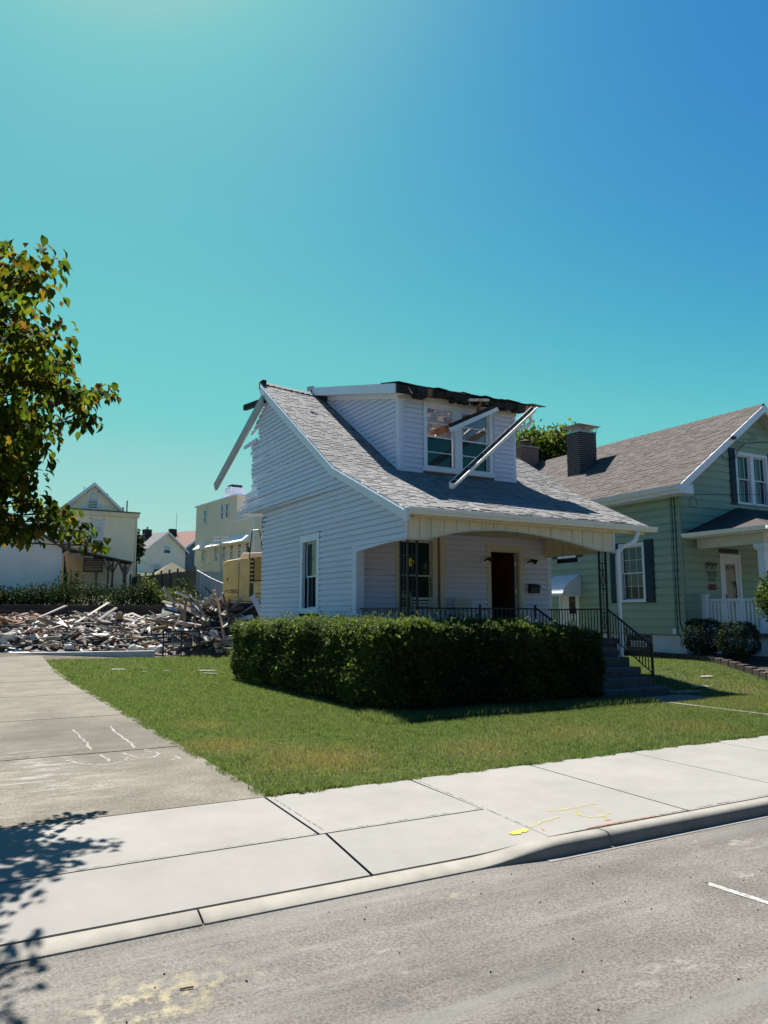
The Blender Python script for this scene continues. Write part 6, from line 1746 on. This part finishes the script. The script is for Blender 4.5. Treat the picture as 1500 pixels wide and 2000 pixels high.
eb_('upper_panel', MB().prism([(1.22, 1.66), (2.3, 1.66), (2.3, 2.62), (1.32, 2.62), (1.22, 2.5)], lambda p: (p[0], .05, p[1]), lambda p: (p[0], 2.3, p[1])), mat('excavator_orange', (0.55, 0.29, 0.075), 0.6, 0.1, extra=dirty_low), bevel=.012)
eb_('front_body', MB().box(2.22, 4.3, .05, 2.3, 1.0, 2.0), M_EXC, bevel=.02)
eb_('cab', MB().prism([(2.5, 2.0), (4.1, 2.0), (4.0, 3.4), (3.7, 3.5), (2.5, 3.5)], lambda p: (p[0], .1, p[1]), lambda p: (p[0], 1.1, p[1])), M_EXC, bevel=.03)
eb_('lower_skirt', MB().prism([(-.02, .84), (3.5, .80), (3.5, .98), (-.02, .98)], lambda p: (p[0], -.02, p[1]), lambda p: (p[0], 2.36, p[1])), M_EXC, bevel=.025)
eb_('engine_hood', MB().prism([(.45, 2.52), (2.4, 2.58), (2.4, 2.82), (.62, 2.80)], lambda p: (p[0], .7, p[1]), lambda p: (p[0], 2.1, p[1])), mat('hood_grey', (0.42, 0.40, 0.36), 0.6, 0.1), bevel=.03)
eb_('exhaust', MB().tube([(.80, 1.0, 2.8), (.80, 1.0, 3.0), (.72, 1.0, 3.08)], .06, 8), M_BLACKIRON)
eb_('handrail', MB().tube([(1.02, .02, 2.50), (1.10, .02, 3.55), (1.14, .02, 3.64), (1.36, .02, 3.66), (1.42, .02, 3.58), (1.62, .02, 2.2), (1.75, .0, 1.7)], .022, 6), M_BLACKIRON)
eb_('stay_plate', MB().prism([(1.50, 2.85), (1.78, 2.85), (1.60, 3.28)], lambda p: (p[0], .4, p[1]), lambda p: (p[0], .45, p[1])), M_RUST)
eb_('centre_mount', MB().box(1.4, 2.6, .8, 1.6, .45, .82), M_TRACK)
def track(y0, y1):
    pr2 = [(-.3, .35), (-.15, .08), (.2, 0), (3.2, 0), (3.6, .12), (3.7, .36), (3.55, .62), (3.2, .72), (.2, .72), (-.15, .62)]
    t = eb_('track', MB().prism(pr2, lambda p: (p[0], y0, p[1]), lambda p: (p[0], y1, p[1])), M_TRACK, bevel=.02)
    for k in range(16):
        x = -.05 + k * .22
        eb_('track_pad', MB().box(x, x + .17, y0 - .02, y1 + .02, .70, .76), M_TRACK, t)
        if k % 2 == 0 and k < 15: eb_('roller', MB().tube([(x + .2, y0 - .03, .2), (x + .2, y0 + .02, .2)], .11, 10), M_RUST, t)
track(.0, .55); track(1.8, 2.35)
eb_('boom', MB().prism([(3.6, 1.6), (4.4, 1.9), (6.6, 3.9), (7.8, 3.7), (7.7, 4.1), (6.4, 4.5), (4.0, 2.6)], lambda p: (p[0], 1.25, p[1]), lambda p: (p[0], 1.6, p[1])), M_EXC)
tf = lambda u, o, z: ef(u, -o, z)
M_DECAL = mat('faded_decal', (0.075, 0.055, 0.03), 0.7, 0.4, 20)
text_mesh('PC', .21, tf, 'model_lettering', mat('washed_decal', (0.36, 0.22, 0.075), 0.7, 0.3, 20), ex_, .20, 1.20, .003, .012, 1.0)
text_mesh('150LC', .21, tf, 'model_lettering', M_DECAL, ex_, .455, 1.22, .003, .012, .62)
text_mesh('KOMATSU', .11, tf, 'maker_lettering', M_DECAL, ex_, 1.48, 1.13, .003, .012, .62)
eb_('handle', MB().box(.16, .20, -.012, .0, 1.62, 1.74), M_DECAL)

# ------------------------------------------------------------------ rubble of the demolished house
def mound(x, y):
    x = np.asarray(x, float); y = np.asarray(y, float)
    front_ = np.interp(x, [-8, 1.5, 4, 6.5, 8.2, 10, 13], [30.2, 29.4, 28.6, 27.6, 26.6, 25.2, 25.0])
    w = smooth01((y - front_) / 2.6) * smooth01((40.4 - y) / 2.0) * smooth01((14.5 - x) / 2.5)
    hgt = .40 + 1.0 * np.exp(-((x - 8.9) / 1.9) ** 2 - ((y - 30.0) / 3.0) ** 2) + .22 * np.exp(-((x - 5.5) / 1.6) ** 2 - ((y - 34.5) / 2.5) ** 2) + .15 * np.sin(x * 1.9 + y) * np.sin(y * 1.3)
    return w * hgt
mx, my = np.meshgrid(np.linspace(-9, 14.5, 95), np.linspace(24.6, 40.6, 66))
mz = gz(mx, my) + mound(mx, my) - .06 + RNG.normal(0, .035, mx.shape) * (mound(mx, my) > .05)
mv = np.stack([mx.ravel(), my.ravel(), mz.ravel()], -1)
ii, jj = np.meshgrid(np.arange(94), np.arange(65)); a0 = (jj * 95 + ii).ravel()
tag(np_mesh('rubble_mound', mv, np.stack([a0, a0 + 1, a0 + 96, a0 + 95], -1), mat('rubble_dust', (0.20, 0.175, 0.15), 0.95, 0.45, 5, 0.8, 14)), 'grey dusty mound of crushed rubble under the broken boards', 'rubble', kind='stuff')
M_RUB = [mat('rub_grey', (0.33, 0.31, 0.28), 0.9, 0.25, 4, 0.3, 30), mat('rub_white', (0.66, 0.64, 0.60), 0.8, 0.15, 4), mat('rub_brown', (0.22, 0.10, 0.055), 0.9, 0.3, 4), mat('rub_dark', (0.035, 0.033, 0.035), 0.9, 0.3, 4), mat('rub_tan', (0.40, 0.29, 0.19), 0.9, 0.25, 4), mat('rub_pale', (0.50, 0.46, 0.41), 0.9, 0.2, 4), mat('rub_green', (0.11, 0.20, 0.17), 0.8, 0.2, 4)]
# small fragments, far too many to count
n = 5200
fx = RNG.uniform(-8, 11.5, n); fy = RNG.uniform(25.5, 40, n); km = mound(fx, fy) > .04; fx, fy = fx[km], fy[km]; n = len(fx)
cube = np.array([(-.5, -.5, -.5), (.5, -.5, -.5), (.5, .5, -.5), (-.5, .5, -.5), (-.5, -.5, .5), (.5, -.5, .5), (.5, .5, .5), (-.5, .5, .5)]); cf = np.array([[3, 2, 1, 0], [4, 5, 6, 7], [0, 1, 5, 4], [1, 2, 6, 5], [2, 3, 7, 6], [3, 0, 4, 7]])
dims = np.stack([RNG.uniform(.12, .75, n), RNG.uniform(.04, .16, n), RNG.uniform(.015, .06, n)], -1)
ro = euler_np(RNG.uniform(0, 6.28, n), RNG.normal(0, .35, n), RNG.uniform(0, 6.28, n))
vloc = cube[None] * dims[:, None, :]
vv = np.einsum('nij,nkj->nki', ro, vloc) + np.stack([fx, fy, gz(fx, fy) + mound(fx, fy) + RNG.uniform(-.02, .2, n)], -1)[:, None, :]
fcs = (cf[None] + (np.arange(n) * 8)[:, None, None]).reshape(-1, 4)
rm_ = RNG.choice(7, n, p=[.30, .22, .14, .13, .08, .11, .02])
rm_ = np.where((fx < 3) & (fy > 36) & (RNG.random(n) < .6), 2, rm_)
tag(np_mesh('debris', vv.reshape(-1, 3), fcs, M_RUB, np.repeat(rm_, 6)), 'litter of splinters and fragments over the rubble heap', 'debris', kind='stuff')
# larger broken pieces, each a thing
KIND = [('grey', 'splintered grey board lying among the rubble', 0), ('white', 'strip of torn white siding among the rubble', 1), ('brown', 'broken red brown plank among the rubble', 2), ('dark', 'blackened board among the rubble', 3), ('tan', 'raw tan plank among the rubble', 4), ('pale', 'pale dusty board among the rubble', 5)]
rq = random.Random(31)
bm_ = {}
def piece(x, y, z, L, w, t, hd, ti, m, name, label, cat, group=None, roll=0.0):
    key = (name, m.name)
    if key not in bm_:
        mb = MB(); 
        mb.hexa([(-.5, -.5, -.5), (.5, -.42, -.5), (.46, .5, -.5), (-.5, .46, -.5), (-.48, -.5, .5), (.5, -.44, .5), (.44, .5, .5), (-.5, .45, .5)])
        me = bpy.data.meshes.new(name); me.from_pydata(mb.v, [], mb.f); me.materials.append(m); bm_[key] = me
    o = bpy.data.objects.new(name, bm_[key]); COL.objects.link(o)
    o.location = (x, y, z); o.rotation_euler = (roll, ti, hd); o.scale = (L, w, t)
    return tag(o, label, cat, group)
for k in range(230):
    x = rq.uniform(-6, 10.8); y = rq.uniform(26, 39.5)
    if k < 130: y = 27 + (y - 26) * .55
    mh = float(mound(x, y))
    if mh < .12: continue
    kd = rq.choices(KIND, (9, 9, 5, 4, 3, 6))[0]
    if x < 3 and y > 35 and rq.random() < .6: kd = KIND[2]
    L = rq.uniform(.7, 2.3); ti = rq.gauss(0, .22)
    piece(x, y, float(gz(x, y)) + mh + .08 + abs(math.sin(ti)) * L * .4, L, rq.uniform(.09, .24), rq.uniform(.02, .06), rq.uniform(0, 6.28), ti, M_RUB[kd[2]], 'broken_board', kd[1], 'board', kd[0] + ' boards in the rubble', rq.gauss(0, .5))
for k in range(70):   # the jagged heap at the rear corner of the bungalow
    x = rq.gauss(8.5, .8); y = rq.gauss(29.0, 1.0); mh = float(mound(x, y))
    if x > 10.2 or mh < .15: continue
    kd = rq.choices(KIND, (9, 5, 4, 4, 6, 7))[0]; L = rq.uniform(.9, 2.2); ti = rq.gauss(0, .55)
    piece(x, y, float(gz(x, y)) + mh + .1 + abs(math.sin(ti)) * L * .32, L, rq.uniform(.08, .2), rq.uniform(.03, .06), rq.uniform(0, 6.28), ti, M_RUB[kd[2]], 'splintered_board', kd[1].replace('among the rubble', 'in the jagged heap by the iron gate').replace('lying ', ''), 'board', kd[0] + ' boards in the jagged heap', rq.gauss(0, .8))
# pieces one can pick out
def rod(name, label, cat, a, b, w, t, m):
    return tag(MB().beam(a, b, w, t).build(name, m, bevel=.005), label, cat)
rod('leaning_timber', 'tallest tan timber leaning out of the rubble heap', 'timber', (8.55, 30.0, .9), (7.80, 30.2, 2.66), .16, .06, M_RUB[4])
rod('leaning_timber', 'pale timber leaning beside the tallest one in the rubble', 'timber', (8.75, 29.9, .9), (8.02, 30.15, 2.40), .14, .06, M_RUB[5])
rod('crossed_timber', 'grey timber slanting up to the right before the sleeper wall', 'timber', (6.9, 31.5, 1.1), (8.55, 32.0, 2.0), .1, .06, M_RUB[0])
rod('crossed_timber', 'grey timber slanting up to the left before the sleeper wall', 'timber', (7.75, 31.8, 1.15), (6.85, 31.9, 1.75), .1, .05, M_RUB[0])
rod('crossed_timber', 'short pale timber poking up behind the leaning pair', 'timber', (8.6, 31.0, 1.2), (7.95, 31.4, 1.95), .1, .05, M_RUB[5])
rod('long_beam', 'long off white beam lying along the front of the rubble', 'beam', (1.75, 29.3, .17), (6.05, 27.1, .24), .2, .24, M_RUB[1])
def sheet(name, label, pts, w, m, t=.01, dirv=(0, 1, 0)):
    mb = MB(); d = Vector(dirv).normalized() * w
    for a, b in zip(pts, pts[1:]):
        a = Vector(a); b = Vector(b); n = (b - a).cross(d).normalized() * t
        mb.hexa([a, b, b + d, a + d, a + n, b + n, b + d + n, a + d + n])
    return tag(mb.build(name, m), label, 'sheet')
sheet('bent_siding', 'white sheet of siding bent into an arch over the rubble', [(8.55, 28.0, .55), (8.7, 28.0, 1.05), (8.95, 27.95, 1.45), (9.3, 27.85, 1.62), (9.62, 27.7, 1.42), (9.9, 27.6, 1.05)], .5, mat('white_sheet', (0.58, 0.60, 0.61), 0.5, 0.08, 2), dirv=(.4, .9, 0))
sheet('bent_gutter', 'white length of gutter leaning on the excavator side of the rubble', [(9.55, 27.4, 2.25), (9.75, 27.3, 1.85), (10.05, 27.2, 1.1), (10.2, 27.1, .8)], .3, M_TRIM, dirv=(.7, .5, .35))
sheet('leaning_sheet', 'upright white sheet standing in the rubble before the arch', [(8.0, 27.2, 1.05), (8.12, 27.15, .6), (8.22, 27.1, .25)], .3, M_TRIM, dirv=(.9, .2, -.05))
sheet('tin_sheet', 'crumpled grey sheet standing upright in the rubble', [(5.85, 32.2, .95), (5.9, 32.1, 1.5), (6.2, 32.0, 1.6), (6.75, 31.9, 1.35), (6.8, 31.9, .9)], .35, M_RUB[0], dirv=(.2, .9, .2))
sheet('tin_sheet', 'white folded panel arched over splintered planks', [(3.0, 32.8, 1.0), (3.5, 32.5, 1.25), (4.2, 32.1, .95), (4.6, 31.9, .8)], .45, M_RUB[1], dirv=(.25, .9, .15))
sheet('tent_panel', 'pale triangular panel propped in the rubble', [(5.0, 32.4, .9), (5.4, 32.2, 1.5), (5.85, 32.0, .95)], .5, M_RUB[5], dirv=(.2, .9, 0))
for k, (x, y) in enumerate(((1.55, 31.0), (1.9, 30.9), (1.75, 30.6), (2.2, 31.3), (2.55, 30.7), (2.05, 31.9), (1.4, 30.3))):
    bl = thing('concrete_block', 'pale hollow concrete block tumbled at the left of the rubble', 'block', (x, y, .5), 'concrete blocks in the rubble')
    T = Matrix.Translation((x, y, float(gz(x, y)) + .3 + .08 * (k % 3))) @ Matrix.Rotation(k * 1.1, 4, 'Z') @ Matrix.Rotation(.5 * math.sin(k * 2), 4, 'X')
    mb = MB()
    for (x0, x1, y0, y1) in ((-.2, .2, -.1, -.065), (-.2, .2, .065, .1), (-.2, -.165, -.065, .065), (.165, .2, -.065, .065), (-.018, .018, -.065, .065)):
        mb.box(x0, x1, y0, y1, -.1, .1)
    mb.v = [tuple(T @ Vector(v)) for v in mb.v]; mb.build('shell', M_RUB[1], bl)
sheet('white_board', 'smooth white board lying flat at the front left of the rubble', [(1.5, 29.7, .3), (2.2, 29.3, .18)], .4, M_RUB[1], .03, (.4, .9, .35))
# lumps of plaster, scattered scraps on the lawn
for k, (x, y, r_) in enumerate(((3.6, 29.3, .16), (5.6, 28.5, .2), (5.8, 28.2, .17), (6.2, 28.1, .2), (6.4, 27.8, .22), (3.2, 29.9, .13), (9.0, 27.2, .16))):
    stone((x, y, float(gz(x, y)) + .1), (r_, r_ * .8, r_ * 1.1), 'plaster_lump', 'pale rounded lump of plaster at the front of the rubble', 'plaster lumps', M_RUB[1])
for (x, y, L, w, hd, m, lb) in ((4.15, 23.0, .42, .22, .2, 1, 'white rectangular scrap on the far lawn'), (4.60, 21.7, .22, .1, .9, 1, 'narrow white scrap on the lawn right of the rectangular one'), (5.2, 21.6, .28, .09, .3, 5, 'pale sliver of wood on the lawn toward the hedge'), (4.75, 22.9, .35, .08, -.2, 3, 'dark strip lying in the grass before the long beam'),
                                (6.25, 21.3, .6, .22, .3, 5, 'largest pale splintered piece on the grass by the hedge'), (6.5, 22.3, .18, .14, 1.0, 6, 'small green scrap by the hedge end'), (6.0, 20.2, .4, .08, -.5, 5, 'thin pale sliver low beside the hedge')):
    piece(x, y, .035 + float(gz(x, y)), L, w, .03, hd, .05, M_RUB[m], 'scrap_%s' % M_RUB[m].name.split('_')[1], lb, 'scrap')
# black iron gate panel propped in the rubble
gp_ = thing('iron_gate', 'black iron gate panel standing in the rubble', 'gate', (7.1, 27.3, 0))
P0, P1 = Vector((6.45, 27.55, .02)), Vector((7.62, 27.1, .02))
for z in (.12, .98):
    MB().beam(P0 + Vector((0, 0, z)), P1 + Vector((0, 0, z)), .03, .035).build('rail', M_BLACKIRON, gp_)
for k in range(15):
    p = P0.lerp(P1, k / 14); big_ = k in (0, 7, 14)
    MB().beam(p, p + Vector((0, .03, 1.03 if big_ else .98)), .045 if big_ else .014, .045 if big_ else .014).build('post' if big_ else 'bar', M_BLACKIRON, gp_)
MB().tube([P1 + Vector((0, 0, 1.0)), P1 + Vector((.25, 0, .95)), P1 + Vector((.42, -.02, .6)), P1 + Vector((.62, -.05, .1))], .02, 5).build('bent_rail', M_BLACKIRON, gp_)
# small pebbles and twigs on the road
M_TWIG = mat('twig_dark', (0.05, 0.035, 0.025), 0.9)
tw = [((5.05, 3.1), .06, 'short dark twig on the street, nearest the white paint stroke'), ((2.2, 2.55), .07, 'thin dark twig on the street, middle of three'), ((3.5, 2.15), .06, 'thin dark twig lowest on the street to the right'), ((1.0, 3.95 - .25), .06, 'dark sliver beside the yellow stain on the street')]
for (p, L, lb) in tw:
    a = random.uniform(-.3, .3)
    tag(MB().tube([(p[0], p[1], -.094), (p[0] + L, p[1] - .35 * L + a * L, -.092)], .004, 5).build('twig', M_TWIG), lb, 'twig')
n = 90; px_ = RNG.uniform(.6, 6.5, n); py_ = RNG.uniform(2.2, 4.2, n)
v_, f_ = scatter(cube, cf, np.stack([px_, py_, np.full(n, -.097)], -1), rot_mats(n), RNG.uniform(.003, .008, n))
tag(np_mesh('grit', v_, f_, M_TWIG), 'scattered dark grit on the street', 'grit', kind='stuff')

# ------------------------------------------------------------------ far trees
def far_tree(name, label, c, z0, zc, r, h, n, L, mats, trunk=.25):
    t = thing(name, label, 'tree', (c[0], c[1], z0))
    q = MB(); q.tube([(c[0], c[1], z0 - .3), (c[0] + .1, c[1], (z0 + zc) / 2), (c[0], c[1], zc)], trunk, 8, r2=trunk * .3)
    for k in range(7):
        a = k * .9; q.tube([(c[0], c[1], zc - h * .35), (c[0] + r * .6 * math.cos(a), c[1] + r * .6 * math.sin(a), zc + h * .1 * math.sin(k))], trunk * .3, 5, r2=.03)
    q.build('trunk', M_BARK, t)
    nc = 34; cc = RNG.normal(0, 1, (nc, 3)); cc /= np.linalg.norm(cc, axis=1, keepdims=True); cc *= RNG.uniform(.35, .95, (nc, 1))
    k = RNG.integers(0, nc, n); p = cc[k] * np.array([r, r, h / 2]) + RNG.normal(0, .16, (n, 3)) * np.array([r, r, h * .45]) + np.array([c[0], c[1], zc])
    lb2, lf2 = leaf_base(L, L * .6)
    v2, f2 = scatter(lb2, lf2, p, rot_mats(n), RNG.uniform(.6, 1.4, n))
    np_mesh('crown', v2, f2, mats, np.repeat((k + RNG.integers(0, 2, n)) % len(mats), 8), t)
far_tree('broadleaf_tree', 'green tree showing between the two roofs beside the brick chimneys', (39.3, 45.2), 1.5, 13.2, 3.6, 7.0, 20000, .30, M_FARTREE)
far_tree('roadside_tree', 'dark treetop just showing over the ridge of the green house', (31.0, 27.5), .3, 9.4, 1.3, 2.6, 1600, .22, M_SHRUB_D)
far_tree('yard_tree', 'dark treetop peeping over the right slope of the yellow gable', (9.0, 62.5), 3.6, 9.5, 1.4, 3.4, 1500, .22, M_SHRUB_D)
far_tree('slender_tree', 'thin dark tree branch right of the yellow house', (11.3, 58.5), 3.4, 6.6, .8, 3.0, 800, .22, M_SHRUB_D)

# unseen trees added behind the camera to darken the porch; the windows mirror them
n = 9000
tx_ = RNG.uniform(-28, 46, n); ty_ = -13 + RNG.normal(0, 1.3, n)
tz_ = RNG.uniform(0.2, 1.0, n) ** .8 * (8.5 + 1.8 * np.sin(tx_ * .55) + 1.2 * np.sin(tx_ * 1.3 + 1))
lb2, lf2 = leaf_base(1.0, .8)
v2, f2 = scatter(lb2, lf2, np.stack([tx_, ty_, tz_], -1), rot_mats(n), RNG.uniform(.6, 1.3, n))
tag(np_mesh('treeline', v2, f2, M_SHRUB_D, np.repeat(RNG.integers(0, 3, n), 8)), 'unseen row of trees across the street, added to darken the porch, mirrored in the windows', 'trees', kind='stuff')
import OpenImageIO as oiio, numpy as np, sys
b=oiio.ImageBuf('/workdir/render_main.png'); a=b.get_pixels(oiio.FLOAT)[:,:,:3]
H,W=a.shape[:2]
def s(x,y,r=4):
    X=int(x*W/1500);Y=int(y*H/2000); return (a[max(0,Y-r):Y+r+1,max(0,X-r):X+r+1].mean((0,1))*255).round().astype(int)
pts=dict(skyTL=(60,40),skyTC=(700,40),skyTR=(1440,40),skyL3=(300,300),skyC3=(750,400),skyR3=(1400,400),skyM6=(600,600),skyR6=(1300,650),skyH=(330,900),skyH2=(900,720),walk=(450,1660),walkR=(1300,1500),road=(900,1850),drive=(200,1590),drive2=(120,1380),grass=(600,1450),grass2=(1100,1430),siding=(600,980),siding2=(560,1120),porchwall=(900,1130),greenSide=(1300,1150),greenF=(1360,1010),roofLit=(700,830),roofSh=(950,980),groof=(1300,880),hedgeTop=(600,1235),hedgeF=(900,1330),gutter=(1000,1018),trim=(600,870),yellow=(230,1060),archpanel=(900,1028))
for k,v in pts.items(): print(f'{k:10s}',s(*v))
for k,v in dict(tan=(420,1022),garage=(55,1115),exc=(452,1130),walkSh=(20,1680),roofSh2=(1000,970),roofL2=(650,880),trim2=(590,1120)).items(): print(f'{k:10s}',s(*v,2))
